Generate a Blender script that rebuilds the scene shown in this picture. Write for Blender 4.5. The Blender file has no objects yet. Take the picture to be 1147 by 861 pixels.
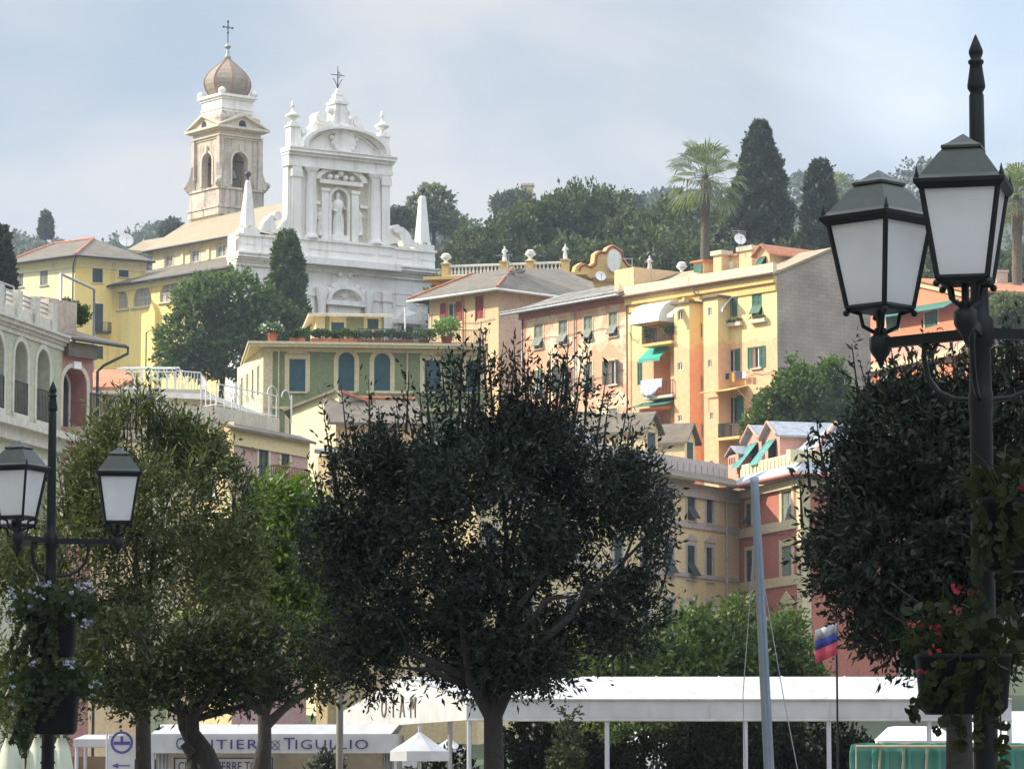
import bpy, math, random
import numpy as np
from mathutils import Vector
rnd = random.Random(7)
sc = bpy.context.scene
COL = sc.collection
# ---------------------------------------------------------------- camera model (photo pixels 1147 x 861)
F, CX, CY, HOR = 4000.0, 573.5, 430.5, 870.0
PIT = math.atan((HOR - CY) / F)
CAM = Vector((0, 0, 1.6))
cp, sp = math.cos(PIT), math.sin(PIT)
def ray(x, y):
    a = (x - CX) / F; b = (CY - y) / F
    return Vector((a, cp - b * sp, sp + b * cp))
def at(x, y, D):
    r = ray(x, y); return CAM + r * (D / r.y)
def samez(x, y, z):
    r = ray(x, y); return CAM + r * ((z - 1.6) / r.z)
def zat(y, D, x=CX): return at(x, y, D).z
# ---------------------------------------------------------------- materials
def new_mat(name):
    m = bpy.data.materials.new(name); m.use_nodes = True
    nt = m.node_tree; b = nt.nodes['Principled BSDF']
    return m, nt, b
def N(nt, t, **kw):
    n = nt.nodes.new(t)
    for k, v in kw.items(): setattr(n, k, v)
    return n
def ramp(nt, stops, interp='LINEAR'):
    r = N(nt, 'ShaderNodeValToRGB'); r.color_ramp.interpolation = interp
    e = r.color_ramp.elements
    while len(e) < len(stops): e.new(0.5)
    for i, (p, c) in enumerate(stops):
        e[i].position = p; e[i].color = (*c, 1) if len(c) == 3 else c
    return r
def plaster(name, col, col2=None, amt=0.5, scale=0.35, rough=0.9, bump=0.25, fine=6.0, streak=0.35, stain=(0.22, 0.2, 0.17), stain_amt=0.25, lo=.42, hi=.68):
    """weathered painted plaster: blotches, fine grain, vertical run-off stains"""
    m, nt, b = new_mat(name); L = nt.links
    tc = N(nt, 'ShaderNodeTexCoord')
    col2 = col2 or tuple(c * 0.72 for c in col)
    n1 = N(nt, 'ShaderNodeTexNoise'); n1.inputs['Scale'].default_value = scale; n1.inputs['Detail'].default_value = 7; n1.inputs['Roughness'].default_value = .65
    L.new(tc.outputs['Object'], n1.inputs['Vector'])
    r1 = ramp(nt, [(lo, (0, 0, 0)), (hi, (1, 1, 1))]); L.new(n1.outputs['Fac'], r1.inputs[0])
    k1 = N(nt, 'ShaderNodeMath', operation='MULTIPLY'); k1.inputs[1].default_value = amt; L.new(r1.outputs[0], k1.inputs[0])
    mx = N(nt, 'ShaderNodeMix', data_type='RGBA'); mx.inputs[6].default_value = (*col, 1); mx.inputs[7].default_value = (*col2, 1)
    L.new(k1.outputs[0], mx.inputs[0])
    mp = N(nt, 'ShaderNodeMapping'); mp.inputs['Scale'].default_value = (1.6, 1.6, .12); L.new(tc.outputs['Object'], mp.inputs[0])
    n2 = N(nt, 'ShaderNodeTexNoise'); n2.inputs['Scale'].default_value = 1.3; n2.inputs['Detail'].default_value = 5; L.new(mp.outputs[0], n2.inputs['Vector'])
    r2 = ramp(nt, [(.52, (0, 0, 0)), (.75, (1, 1, 1))]); L.new(n2.outputs['Fac'], r2.inputs[0])
    k2 = N(nt, 'ShaderNodeMath', operation='MULTIPLY'); k2.inputs[1].default_value = stain_amt + streak * .4; L.new(r2.outputs[0], k2.inputs[0])
    mx2 = N(nt, 'ShaderNodeMix', data_type='RGBA'); L.new(mx.outputs[2], mx2.inputs[6]); mx2.inputs[7].default_value = (*stain, 1)
    L.new(k2.outputs[0], mx2.inputs[0])
    n3 = N(nt, 'ShaderNodeTexNoise'); n3.inputs['Scale'].default_value = fine; n3.inputs['Detail'].default_value = 4; L.new(tc.outputs['Object'], n3.inputs['Vector'])
    hs = N(nt, 'ShaderNodeMix', data_type='RGBA', blend_type='OVERLAY'); hs.inputs[0].default_value = .35
    L.new(mx2.outputs[2], hs.inputs[6]); L.new(n3.outputs['Fac'], hs.inputs[7])
    L.new(hs.outputs[2], b.inputs['Base Color'])
    b.inputs['Roughness'].default_value = rough
    bp = N(nt, 'ShaderNodeBump'); bp.inputs['Strength'].default_value = bump; bp.inputs['Distance'].default_value = .03
    L.new(n3.outputs['Fac'], bp.inputs['Height']); L.new(bp.outputs[0], b.inputs['Normal'])
    return m
def simple(name, col, rough=.6, metal=0, var=.2, scale=3.0, spec=.5):
    m, nt, b = new_mat(name); L = nt.links
    tc = N(nt, 'ShaderNodeTexCoord')
    n1 = N(nt, 'ShaderNodeTexNoise'); n1.inputs['Scale'].default_value = scale; n1.inputs['Detail'].default_value = 5
    L.new(tc.outputs['Object'], n1.inputs['Vector'])
    r = ramp(nt, [(.3, tuple(c * (1 - var) for c in col)), (.7, tuple(min(1, c * (1 + var)) for c in col))]); L.new(n1.outputs['Fac'], r.inputs[0])
    L.new(r.outputs[0], b.inputs['Base Color'])
    b.inputs['Roughness'].default_value = rough; b.inputs['Metallic'].default_value = metal
    b.inputs['Specular IOR Level'].default_value = spec
    return m
def roofmat(name, c1, c2, scale=2.2, rough=.85, lich=(.42, .4, .33), ang=0):
    """rows of tiles or slates: brick pattern, lichen patches"""
    m, nt, b = new_mat(name); L = nt.links
    tc = N(nt, 'ShaderNodeTexCoord')
    mp = N(nt, 'ShaderNodeMapping'); mp.inputs['Rotation'].default_value = (0, 0, ang); mp.inputs['Scale'].default_value = (1, 1, 1.6)
    L.new(tc.outputs['Object'], mp.inputs[0])
    v = N(nt, 'ShaderNodeTexVoronoi'); v.inputs['Scale'].default_value = scale; L.new(mp.outputs[0], v.inputs['Vector'])
    n = N(nt, 'ShaderNodeTexNoise'); n.inputs['Scale'].default_value = .8; n.inputs['Detail'].default_value = 8; n.inputs['Roughness'].default_value = .7; L.new(mp.outputs[0], n.inputs['Vector'])
    mx = N(nt, 'ShaderNodeMix', data_type='RGBA'); mx.inputs[6].default_value = (*c1, 1); mx.inputs[7].default_value = (*c2, 1)
    sx = N(nt, 'ShaderNodeSeparateColor'); L.new(v.outputs['Color'], sx.inputs[0]); L.new(sx.outputs[0], mx.inputs[0])
    r = ramp(nt, [(.48, (0, 0, 0)), (.66, (.7, .7, .7))]); L.new(n.outputs['Fac'], r.inputs[0])
    m2 = N(nt, 'ShaderNodeMix', data_type='RGBA'); L.new(mx.outputs[2], m2.inputs[6]); m2.inputs[7].default_value = (*lich, 1); L.new(r.outputs[0], m2.inputs[0])
    L.new(m2.outputs[2], b.inputs['Base Color']); b.inputs['Roughness'].default_value = rough
    bp = N(nt, 'ShaderNodeBump'); bp.inputs['Strength'].default_value = .5; bp.inputs['Distance'].default_value = .06
    L.new(v.outputs['Distance'], bp.inputs['Height']); L.new(bp.outputs[0], b.inputs['Normal'])
    return m
def glass(name, col=(.05, .06, .07), rough=.12):
    m, nt, b = new_mat(name)
    b.inputs['Base Color'].default_value = (*col, 1); b.inputs['Roughness'].default_value = rough
    return m
def leafmat(name, c1, c2, rough=.5, trans=.35, spec=.4, tcol=None):
    m, nt, b = new_mat(name); L = nt.links
    g = N(nt, 'ShaderNodeNewGeometry'); r = ramp(nt, [(0, c1), (1, c2)])
    L.new(g.outputs['Random Per Island'], r.inputs[0]); L.new(r.outputs[0], b.inputs['Base Color'])
    b.inputs['Roughness'].default_value = rough; b.inputs['Specular IOR Level'].default_value = spec
    t = N(nt, 'ShaderNodeBsdfTranslucent')
    mc = N(nt, 'ShaderNodeMix', data_type='RGBA', blend_type='MULTIPLY'); mc.inputs[0].default_value = 1
    L.new(r.outputs[0], mc.inputs[6]); mc.inputs[7].default_value = (*(tcol or (1.6, 1.9, .7)), 1)
    L.new(mc.outputs[2], t.inputs['Color'])
    ms = N(nt, 'ShaderNodeMixShader'); ms.inputs[0].default_value = trans
    L.new(b.outputs[0], ms.inputs[1]); L.new(t.outputs[0], ms.inputs[2])
    L.new(ms.outputs[0], nt.nodes['Material Output'].inputs['Surface'])
    return m
# ---------------------------------------------------------------- mesh builder (world coordinates)
V3 = Vector
Z = Vector((0, 0, 1))
class MB:
    def __init__(s): s.v = []; s.f = []; s.sm = []
    def add(s, vs, fs, smooth=False):
        o = len(s.v); s.v += [tuple(p) for p in vs]
        for f in fs: s.f.append(tuple(i + o for i in f)); s.sm.append(smooth)
        return s
    def obox(s, P, A, B, C):
        """box from corner P with edge vectors A, B, C"""
        P, A, B, C = map(Vector, (P, A, B, C))
        vs = [P, P+A, P+A+B, P+B, P+C, P+A+C, P+A+B+C, P+B+C]
        return s.add(vs, [(0,3,2,1), (4,5,6,7), (0,1,5,4), (1,2,6,5), (2,3,7,6), (3,0,4,7)])
    def box(s, c, d, rz=0):
        c = Vector(c); a = Vector((math.cos(rz), math.sin(rz), 0)); b = Vector((-a.y, a.x, 0))
        return s.obox(c - a*d[0]/2 - b*d[1]/2 - Z*d[2]/2, a*d[0], b*d[1], Z*d[2])
    def tube(s, pts, rs, n=8, smooth=True, caps=True):
        pts = [Vector(p) for p in pts]
        if not hasattr(rs, '__len__'): rs = [rs] * len(pts)
        o = len(s.v); rings = []
        ref = None
        for i, p in enumerate(pts):
            t = (pts[min(i+1, len(pts)-1)] - pts[max(i-1, 0)])
            if t.length < 1e-9: t = Z.copy()
            t.normalize()
            if ref is None:
                ref = Vector((1, 0, 0)) if abs(t.x) < .9 else Vector((0, 1, 0))
            a = ref - t * ref.dot(t)
            if a.length < 1e-6: a = Vector((0, 1, 0)) - t * t.y
            a.normalize(); ref = a; b = t.cross(a)
            rings.append([p + (a*math.cos(2*math.pi*k/n) + b*math.sin(2*math.pi*k/n)) * rs[i] for k in range(n)])
        vs = [q for r in rings for q in r]; fs = []
        for i in range(len(pts)-1):
            for k in range(n):
                fs.append((i*n+k, i*n+(k+1)%n, (i+1)*n+(k+1)%n, (i+1)*n+k))
        s.add(vs, fs, smooth)
        if caps:
            s.add(rings[0], [tuple(reversed(range(n)))]); s.add(rings[-1], [tuple(range(n))])
        return s
    def lathe(s, c, prof, n=16, smooth=True, rz=0, sx=1, sy=1):
        """prof: (radius, z) pairs from bottom to top round the vertical through c"""
        c = Vector(c); vs = []
        for r, z in prof:
            for k in range(n):
                a = 2*math.pi*k/n + rz
                vs.append(c + Vector((r*math.cos(a)*sx, r*math.sin(a)*sy, z)))
        fs = [(i*n+k, i*n+(k+1)%n, (i+1)*n+(k+1)%n, (i+1)*n+k) for i in range(len(prof)-1) for k in range(n)]
        s.add(vs, fs, smooth)
        s.add(vs[:n], [tuple(reversed(range(n)))]); s.add(vs[-n:], [tuple(range(n))])
        return s
    def prism(s, pts, ext):
        """polygon (list of points) extruded by vector ext"""
        pts = [Vector(p) for p in pts]; ext = Vector(ext); n = len(pts)
        nn = Vector((0,0,0))
        for i in range(n): nn += pts[i].cross(pts[(i+1) % n])
        if nn.dot(ext) > 0: pts = pts[::-1]
        vs = pts + [p + ext for p in pts]
        fs = [tuple(range(n)), tuple(reversed(range(n, 2*n)))]
        fs += [(i, i+n, (i+1)%n+n, (i+1)%n) for i in range(n)]
        return s.add(vs, fs)
    def ball(s, c, r, n=10, sz=1):
        m = max(4, n//2)
        return s.lathe(c, [(max(1e-3, r*math.sin(math.pi*i/m)), -r*sz*math.cos(math.pi*i/m)) for i in range(m+1)], n)
    def build(s, name, mat, parent=None, loc=None, **props):
        me = bpy.data.meshes.new(name)
        root = parent
        while root is not None and root.parent is not None: root = root.parent
        if root is not None: L = Vector(root.location)
        else:
            if loc is None:
                a = np.array(s.v); loc = Vector((float(a[:,0].mean()), float(a[:,1].mean()), float(a[:,2].min())))
            L = Vector(loc)
        me.from_pydata([(p[0]-L.x, p[1]-L.y, p[2]-L.z) for p in s.v], [], s.f)
        me.polygons.foreach_set('use_smooth', s.sm)
        mats = mat if isinstance(mat, (list, tuple)) else [mat]
        for m in mats: me.materials.append(m)
        me.update()
        o = bpy.data.objects.new(name, me); COL.objects.link(o)
        if parent is not None: o.parent = parent
        else: o.location = L
        for k, v in props.items(): o[k] = v
        return o
def thing(name, label, cat, loc, group=None, rz=0):
    o = bpy.data.objects.new(name, None); COL.objects.link(o)
    o.location = Vector(loc); o.rotation_euler = (0, 0, rz); o.empty_display_size = .5
    o['label'] = label; o['category'] = cat
    if group: o['group'] = group
    return o
def copy_tree(o, parent=None):
    c = o.copy(); COL.objects.link(c)
    if parent is not None: c.parent = parent
    for ch in [x for x in list(o.children)]: copy_tree(ch, c)
    return c
# ---------------------------------------------------------------- walls with real openings
class Wall:
    """vertical wall plane from A to B (left to right as seen from outside)"""
    def __init__(s, A, B, z0, z1):
        s.A = Vector((A.x, A.y, 0)); s.B = Vector((B.x, B.y, 0)); s.z0, s.z1 = z0, z1
        s.u = (s.B - s.A); s.len = s.u.length; s.u.normalize(); s.n = Vector((s.u.y, -s.u.x, 0)); s.op = []
    def pt(s, u, z, out=0): return s.A + s.u*u + s.n*out + Z*z
    def uz(s, x, y, out=0):
        r = ray(x, y); t = ((s.A + s.n*out) - CAM).dot(s.n) / r.dot(s.n)
        p = CAM + r*t; return (p - s.A).dot(s.u), p.z
    def rect(s, x0, y0, x1, y1, out=0):
        xc, yc = (x0+x1)/2, (y0+y1)/2
        return s.uz(x0, yc, out)[0], s.uz(x1, yc, out)[0], s.uz(xc, y1, out)[1], s.uz(xc, y0, out)[1]
    def box(s, mb, u0, u1, z0, z1, o0, o1):
        return mb.obox(s.pt(u0, z0, o0), s.u*(u1-u0), Z*(z1-z0), s.n*(o1-o0))
    def build(s, mb, depth=.25):
        us = sorted({0.0, s.len} | {min(max(q, 0), s.len) for o in s.op for q in o[:2]})
        zs = sorted({s.z0, s.z1} | {min(max(q, s.z0), s.z1) for o in s.op for q in o[2:4]})
        for i in range(len(us)-1):
            for j in range(len(zs)-1):
                uc, zc = (us[i]+us[i+1])/2, (zs[j]+zs[j+1])/2
                if us[i+1]-us[i] < 1e-6 or zs[j+1]-zs[j] < 1e-6: continue
                if any(o[0] < uc < o[1] and o[2] < zc < o[3] for o in s.op): continue
                mb.add([s.pt(us[i], zs[j]), s.pt(us[i+1], zs[j]), s.pt(us[i+1], zs[j+1]), s.pt(us[i], zs[j+1])], [(0,1,2,3)])
        for o in s.op:
            u0, u1, z0, z1 = o[:4]; arch = o[4] if len(o) > 4 else 0
            d = -(o[5] if len(o) > 5 else depth)
            if arch:
                r = (u1-u0)/2; rz = min(r, z1-z0); zc = z1-rz; uc = (u0+u1)/2; K = 12
                arc = [(uc + r*math.cos(math.pi*k/K), zc + rz*math.sin(math.pi*k/K)) for k in range(K+1)]
                for k in range(K):
                    a, b = arc[k], arc[k+1]; mid = (a[0]+b[0])/2
                    mb.add([s.pt(b[0], b[1]), s.pt(a[0], a[1]), s.pt(a[0], z1), s.pt(b[0], z1)], [(0,1,2,3)])
                    mb.add([s.pt(*a), s.pt(*b), s.pt(*b, d), s.pt(*a, d)], [(0,1,2,3)])
                out = [(u1, zc), (u1, z0), (u0, z0), (u0, zc)]
            else: out = [(u1, z1), (u1, z0), (u0, z0), (u0, z1), (u1, z1)]
            for a, b in zip(out, out[1:]):
                mb.add([s.pt(*a), s.pt(*b), s.pt(*b, d), s.pt(*a, d)], [(3,2,1,0)])
        return mb
def arch_pts(W, u0, u1, z0, z1, out, K=12, arch=True):
    if not arch: return [W.pt(u0,z0,out), W.pt(u1,z0,out), W.pt(u1,z1,out), W.pt(u0,z1,out)]
    r = (u1-u0)/2; rz = min(r, z1-z0); zc = z1-rz; uc = (u0+u1)/2
    return [W.pt(u0,z0,out), W.pt(u1,z0,out)] + [W.pt(uc+r*math.cos(math.pi*k/K), zc+rz*math.sin(math.pi*k/K), out) for k in range(K+1)]
def arch_band(mb, W, u0, u1, z0, z1, w, o0, o1, K=14, arch=True):
    """surround of width w round an opening"""
    if not arch:
        W.box(mb, u0-w, u0, z0, z1, o0, o1); W.box(mb, u1, u1+w, z0, z1, o0, o1); W.box(mb, u0-w, u1+w, z1, z1+w, o0, o1); return
    r = (u1-u0)/2; rz = min(r, z1-z0); zc = z1-rz; uc = (u0+u1)/2
    W.box(mb, u0-w, u0, z0, zc, o0, o1); W.box(mb, u1, u1+w, z0, zc, o0, o1)
    for k in range(K):
        a, b = math.pi*k/K, math.pi*(k+1)/K
        p = [(uc+r*math.cos(a), zc+rz*math.sin(a)), (uc+r*math.cos(b), zc+rz*math.sin(b)), (uc+(r+w)*math.cos(b), zc+(rz+w)*math.sin(b)), (uc+(r+w)*math.cos(a), zc+(rz+w)*math.sin(a))]
        mb.prism([W.pt(*q, o0) for q in p], W.n*(o1-o0))
def slat_panel(mb, P, A, B, nrm, t=.04, slats=12):
    """louvred shutter leaf: corner P, width vector A, height vector B, outward normal nrm"""
    P, A, B, nrm = Vector(P), Vector(A), Vector(B), Vector(nrm).normalized()
    a, b = A.normalized(), B.normalized(); w, h = A.length, B.length; st = min(.07, w*.2)
    T = nrm*t
    mb.obox(P, a*st, B, T); mb.obox(P+A-a*st, a*st, B, T)
    for k in (0, .5, 1):
        mb.obox(P + a*st + b*(h-st)*k, a*(w-2*st), b*st, T)
    n = slats; pitch = (h - st)/n
    for i in range(n):
        q = P + a*st + b*(st*.5 + pitch*(i+.1))
        mb.obox(q + T*.1, a*(w-2*st), b*pitch*.55 - nrm*t*.35 + T*.5, nrm*.008 + b*.006)
    mb.obox(P + a*st + b*st*.5 + T*.02, a*(w-2*st), b*(h-st), T*.05)
def win(root, W, r, shut='closed', arch=False, recess=.14, sur=None, sw=.16, sill=None, shm=None, frm=None, gl=None, slats=12, px=True, cap=None, name='window'):
    """a window as a part of root; its frame, sill, surround and shutters are sub-parts. r: photo rectangle on the wall"""
    u0, u1, z0, z1 = W.rect(*r) if px else r
    W.op.append((u0, u1, z0, z1, arch, recess))
    g = MB(); pts = arch_pts(W, u0, u1, z0, z1, -recess, arch=arch); g.add(pts, [tuple(range(len(pts)))])
    p = g.build(name, gl or M['glass'], root)
    w = u1-u0; uc = (u0+u1)/2
    if shut != 'closed' and shut != 'tilt2':
        f = MB(); t = min(.07, w*.12); o0, o1 = -recess+.003, -recess+.05
        if arch: 
            arch_band(f, W, u0+t, u1-t, z0+t, z1-t, t, o0, o1); W.box(f, u0, u1, z0, z0+t, o0, o1)
        else:
            W.box(f, u0, u0+t, z0, z1, o0, o1); W.box(f, u1-t, u1, z0, z1, o0, o1); W.box(f, u0+t, u1-t, z0, z0+t, o0, o1); W.box(f, u0+t, u1-t, z1-t, z1, o0, o1)
        W.box(f, uc-t/2, uc+t/2, z0+t, z1-t, o0, o1)
        f.build('window_frame', frm or M['white_paint'], p)
    if sur:
        f = MB(); arch_band(f, W, u0, u1, z0, z1, sw, -.02, .035, arch=arch)
        if cap == 'tri':
            f.prism([W.pt(u0-sw*1.6, z1+sw*1.3, -.02), W.pt(u1+sw*1.6, z1+sw*1.3, -.02), W.pt(uc, z1+sw*3.2, -.02)], W.n*.09)
        if cap == 'flat': W.box(f, u0-sw*1.5, u1+sw*1.5, z1+sw+.003, z1+sw*1.6, -.02, .12)
        f.build('surround', sur, p)
    if sill:
        f = MB(); W.box(f, u0-.12, u1+.12, z0-.1, z0-.002, -.05, .14); f.build('sill', sill, p)
    if shm:
        h = z1-z0; a = W.u
        if shut == 'closed':
            for k in (0, 1):
                s = MB(); slat_panel(s, W.pt(u0+k*w/2+.01, z0+.01, -.07), a*(w/2-.02), Z*(h-.02), W.n, slats=slats)
                if arch: # arched leaf: fill the head
                    s = MB(); n_ = 6; r_ = w/2; rz_ = min(r_, h); zc = z1-rz_
                    slat_panel(s, W.pt(u0+k*w/2+.01, z0+.01, -.07), a*(w/2-.02), Z*(zc-z0), W.n, slats=slats)
                    q = [W.pt(uc, zc+.012, -.07)] + [W.pt(uc+(1 if k else -1)*(r_-.012)*math.cos(math.pi/2*i/n_), zc+.012+(rz_-.03)*math.sin(math.pi/2*i/n_), -.07) for i in range(n_+1)]
                    s.prism(q, W.n*.04)
                s.build('shutter', shm, p)
        elif shut == 'open':
            for k in (0, 1):
                s = MB(); q = W.pt(u0-w*.52, z0, .03) if k == 0 else W.pt(u1+.02*w, z0, .03)
                slat_panel(s, q, a*(w*.5), Z*h, W.n, slats=slats); s.build('shutter', shm, p)
        elif shut == 'ajar':
            for k in (0, 1):
                s = MB(); d = (W.n*.75 + a*(-.6 if k == 0 else .6)).normalized()
                q = W.pt(u0, z0, .01) if k == 0 else W.pt(u1, z0, .01)
                nn = (a if k == 0 else -a)
                slat_panel(s, q, d*(w*.5), Z*h, d.cross(Z), slats=slats); s.build('shutter', shm, p)
        elif shut == 'tilt' or shut == 'tilt2':  # upper half closed, lower half pushed out
            for k in (0, 1):
                s = MB(); P = W.pt(u0+k*w/2+.01, z0+h*.48, -.06)
                slat_panel(s, P, a*(w/2-.02), Z*(h*.51), W.n, slats=slats//2)
                B = (-Z*.84 + W.n*.54).normalized()*h*.46
                slat_panel(s, P+W.n*.03, a*(w/2-.02), B, a.cross(B).normalized(), slats=slats//2)
                s.build('shutter', shm, p)
    return p
def slab(mb, pts, t=.14):
    return mb.prism(pts, Vector((0, 0, -t)))
def railing(mb, P0, P1, h, n, r=.012, top=.025, low=True, s=4):
    P0, P1 = Vector(P0), Vector(P1)
    mb.tube([P0+Z*h, P1+Z*h], top, s, False)
    if low: mb.tube([P0+Z*.08, P1+Z*.08], top*.8, s, False)
    for i in range(n+1):
        q = P0.lerp(P1, i/n); mb.tube([q, q+Z*h], r if 0 < i < n else top, s, False, False)
def text_mesh(name, txt, mat, size, P, U, Nn, parent, ext=.01, sx=1.0, spacing=1.0):
    """lettering as a mesh standing on plane (U across, Z up), extruded along Nn"""
    cu = bpy.data.curves.new(name, 'FONT'); cu.body = txt; cu.size = size; cu.extrude = ext; cu.space_character = spacing
    cu.align_x = 'CENTER'; cu.align_y = 'CENTER'; cu.resolution_u = 4
    o = bpy.data.objects.new('tmp', cu); COL.objects.link(o)
    dg = bpy.context.evaluated_depsgraph_get(); dg.update()
    me = bpy.data.meshes.new_from_object(o.evaluated_get(dg))
    vs = [Vector(P) + Vector(U)*(v.co.x*sx) + Z*v.co.y + Vector(Nn)*v.co.z for v in me.vertices]
    fs = [tuple(p.vertices) for p in me.polygons]
    bpy.data.objects.remove(o); bpy.data.meshes.remove(me)
    m = MB(); m.add(vs, fs); return m.build(name, mat, parent)
M = {}
M['glass'] = glass('window_glass', (.06, .07, .08), .1)
M['glass_pale'] = glass('window_glass_pale', (.22, .24, .25), .2)
M['dark_in'] = glass('dark_interior', (.02, .02, .022), .8)
M['white_paint'] = simple('white_paint', (.75, .74, .7), .5, var=.06)
M['white_stone'] = plaster('white_stone', (.84, .81, .74), (.66, .61, .52), amt=.6, scale=.45, stain=(.4, .37, .31), stain_amt=.35)
M['cream_stone'] = plaster('cream_stone', (.62, .55, .42), (.5, .43, .31), amt=.5, scale=.6, stain=(.3, .27, .22), stain_amt=.2)
M['tower_stone'] = plaster('tower_stone', (.58, .5, .4), (.3, .25, .2), amt=.85, scale=.45, stain=(.12, .105, .09), stain_amt=.65, streak=.6)
M['yellow'] = plaster('yellow_plaster', (.88, .68, .24), (.76, .58, .2), amt=.4, scale=.25, stain=(.4, .31, .18), stain_amt=.28)
M['yellow_pale'] = plaster('pale_yellow_plaster', (.8, .7, .42), (.7, .6, .36), amt=.4, scale=.25, stain=(.42, .36, .25), stain_amt=.28)
M['grey_roof'] = roofmat('slate_roof', (.12, .1, .07), (.17, .14, .1), lich=(.2, .17, .12))
M['slate'] = roofmat('blue_slate_roof', (.25, .27, .3), (.36, .38, .4), scale=3, lich=(.4, .42, .42))
M['tan_roof'] = roofmat('tan_roof', (.3, .23, .14), (.37, .29, .18), lich=(.38, .31, .21))
M['stone_roof'] = roofmat('stone_slab_roof', (.11, .1, .08), (.2, .185, .15), scale=1.6, lich=(.36, .34, .28))
M['terracotta'] = roofmat('terracotta_roof', (.42, .14, .06), (.55, .2, .09), scale=4, lich=(.4, .25, .15))
M['dark_metal'] = simple('dark_green_iron', (.006, .009, .009), .5, .0, .3, 8, .25)
M['grey_metal'] = simple('grey_metal', (.35, .36, .37), .4, .6, .1)
M['green_sh'] = simple('green_shutter_paint', (.03, .13, .08), .6, 0, .2, 2)
M['teal_sh'] = simple('teal_shutter_paint', (.012, .075, .085), .6, 0, .2, 2)
M['grey_sh'] = simple('faded_grey_green_shutter', (.2, .22, .17), .7, 0, .2, 2)
M['dkgreen_sh'] = simple('dark_green_shutter', (.022, .05, .045), .6, 0, .2, 2)
M['red_sh'] = simple('red_shutter_paint', (.3, .03, .025), .6, 0, .2, 2)
M['terracotta_pot'] = simple('terracotta_pot', (.42, .13, .06), .8)
M['iron'] = simple('wrought_iron', (.04, .045, .05), .5, .3)
M['white_iron'] = simple('white_iron', (.62, .62, .6), .5, 0, .1)
# ---------------------------------------------------------------- camera
cam = bpy.data.cameras.new('camera'); co = bpy.data.objects.new('camera', cam); COL.objects.link(co)
co.location = CAM; co.rotation_euler = (math.pi/2 + PIT, 0, 0)
cam.sensor_width = 36; cam.lens = 36 * F / 1147; cam.clip_end = 20000; cam.clip_start = .5
sc.camera = co
# ---------------------------------------------------------------- light
SUN_EL = math.radians(33); SX, SY = -.995, .1   # horizontal direction towards the sun
sd = Vector((SX, SY, 0)).normalized() * math.cos(SUN_EL) + Z * math.sin(SUN_EL)
sun = bpy.data.lights.new('sun', 'SUN'); sun.energy = 5.0; sun.angle = math.radians(.6); sun.color = (1, .91, .76)
so = bpy.data.objects.new('sun', sun); COL.objects.link(so); so.location = (0, 0, 200)
so.rotation_euler = sd.to_track_quat('Z', 'Y').to_euler()
w = bpy.data.worlds.new('World'); sc.world = w; w.use_nodes = True
nt = w.node_tree; L = nt.links; bg = nt.nodes['Background']
sky = N(nt, 'ShaderNodeTexSky', sky_type='NISHITA'); sky.sun_disc = False; sky.sun_elevation = SUN_EL
sky.sun_rotation = math.atan2(SX, SY); sky.air_density = 1.2; sky.dust_density = 2.5; sky.altitude = 10
tc = N(nt, 'ShaderNodeTexCoord'); mp = N(nt, 'ShaderNodeMapping'); mp.inputs['Scale'].default_value = (1, 1, 2.2); mp.inputs['Location'].default_value = (.31, .0, .12)
L.new(tc.outputs['Generated'], mp.inputs[0])
cn = N(nt, 'ShaderNodeTexNoise'); cn.inputs['Scale'].default_value = 5.0; cn.inputs['Detail'].default_value = 6; cn.inputs['Roughness'].default_value = .5; cn.inputs['Distortion'].default_value = .3
L.new(mp.outputs[0], cn.inputs['Vector'])
cr = ramp(nt, [(.30, (.8, .8, .8)), (.62, (.98, .98, .98))]); L.new(cn.outputs['Fac'], cr.inputs[0])
cm = N(nt, 'ShaderNodeMix', data_type='RGBA'); L.new(sky.outputs[0], cm.inputs[6]); 
sx_ = N(nt, 'ShaderNodeSeparateXYZ'); L.new(tc.outputs['Generated'], sx_.inputs[0])
mr_ = N(nt, 'ShaderNodeMapRange'); mr_.inputs[1].default_value = .24; mr_.inputs[2].default_value = .55; mr_.inputs[3].default_value = 1.0; mr_.inputs[4].default_value = 3.1
L.new(sx_.outputs['Z'], mr_.inputs[0])
vm_ = N(nt, 'ShaderNodeVectorMath', operation='SCALE'); 
cn2 = N(nt, 'ShaderNodeTexNoise'); cn2.inputs['Scale'].default_value = 7.0; cn2.inputs['Detail'].default_value = 7; cn2.inputs['Roughness'].default_value = .45; cn2.inputs['Distortion'].default_value = .6
mp2 = N(nt, 'ShaderNodeMapping'); mp2.inputs['Scale'].default_value = (1, 1, 1.7); mp2.inputs['Location'].default_value = (1.12, .2, .62); L.new(tc.outputs['Generated'], mp2.inputs[0]); L.new(mp2.outputs[0], cn2.inputs['Vector'])
cr2 = ramp(nt, [(.40, (3.1, 3.85, 4.7)), (.5, (3.85, 4.35, 4.9)), (.6, (5.2, 5.2, 5.3))]); L.new(cn2.outputs['Fac'], cr2.inputs[0]); L.new(cr2.outputs[0], vm_.inputs[0]); 
dtr = ray(1120, 20).normalized(); dd_ = N(nt, 'ShaderNodeVectorMath', operation='DOT_PRODUCT'); dd_.inputs[1].default_value = dtr; nrm_ = N(nt, 'ShaderNodeVectorMath', operation='NORMALIZE'); L.new(tc.outputs['Generated'], nrm_.inputs[0]); L.new(nrm_.outputs[0], dd_.inputs[0])
ad_ = N(nt, 'ShaderNodeMath', operation='MULTIPLY_ADD'); ad_.inputs[1].default_value = .006; L.new(cn2.outputs['Fac'], ad_.inputs[0]); L.new(dd_.outputs['Value'], ad_.inputs[2])
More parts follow.
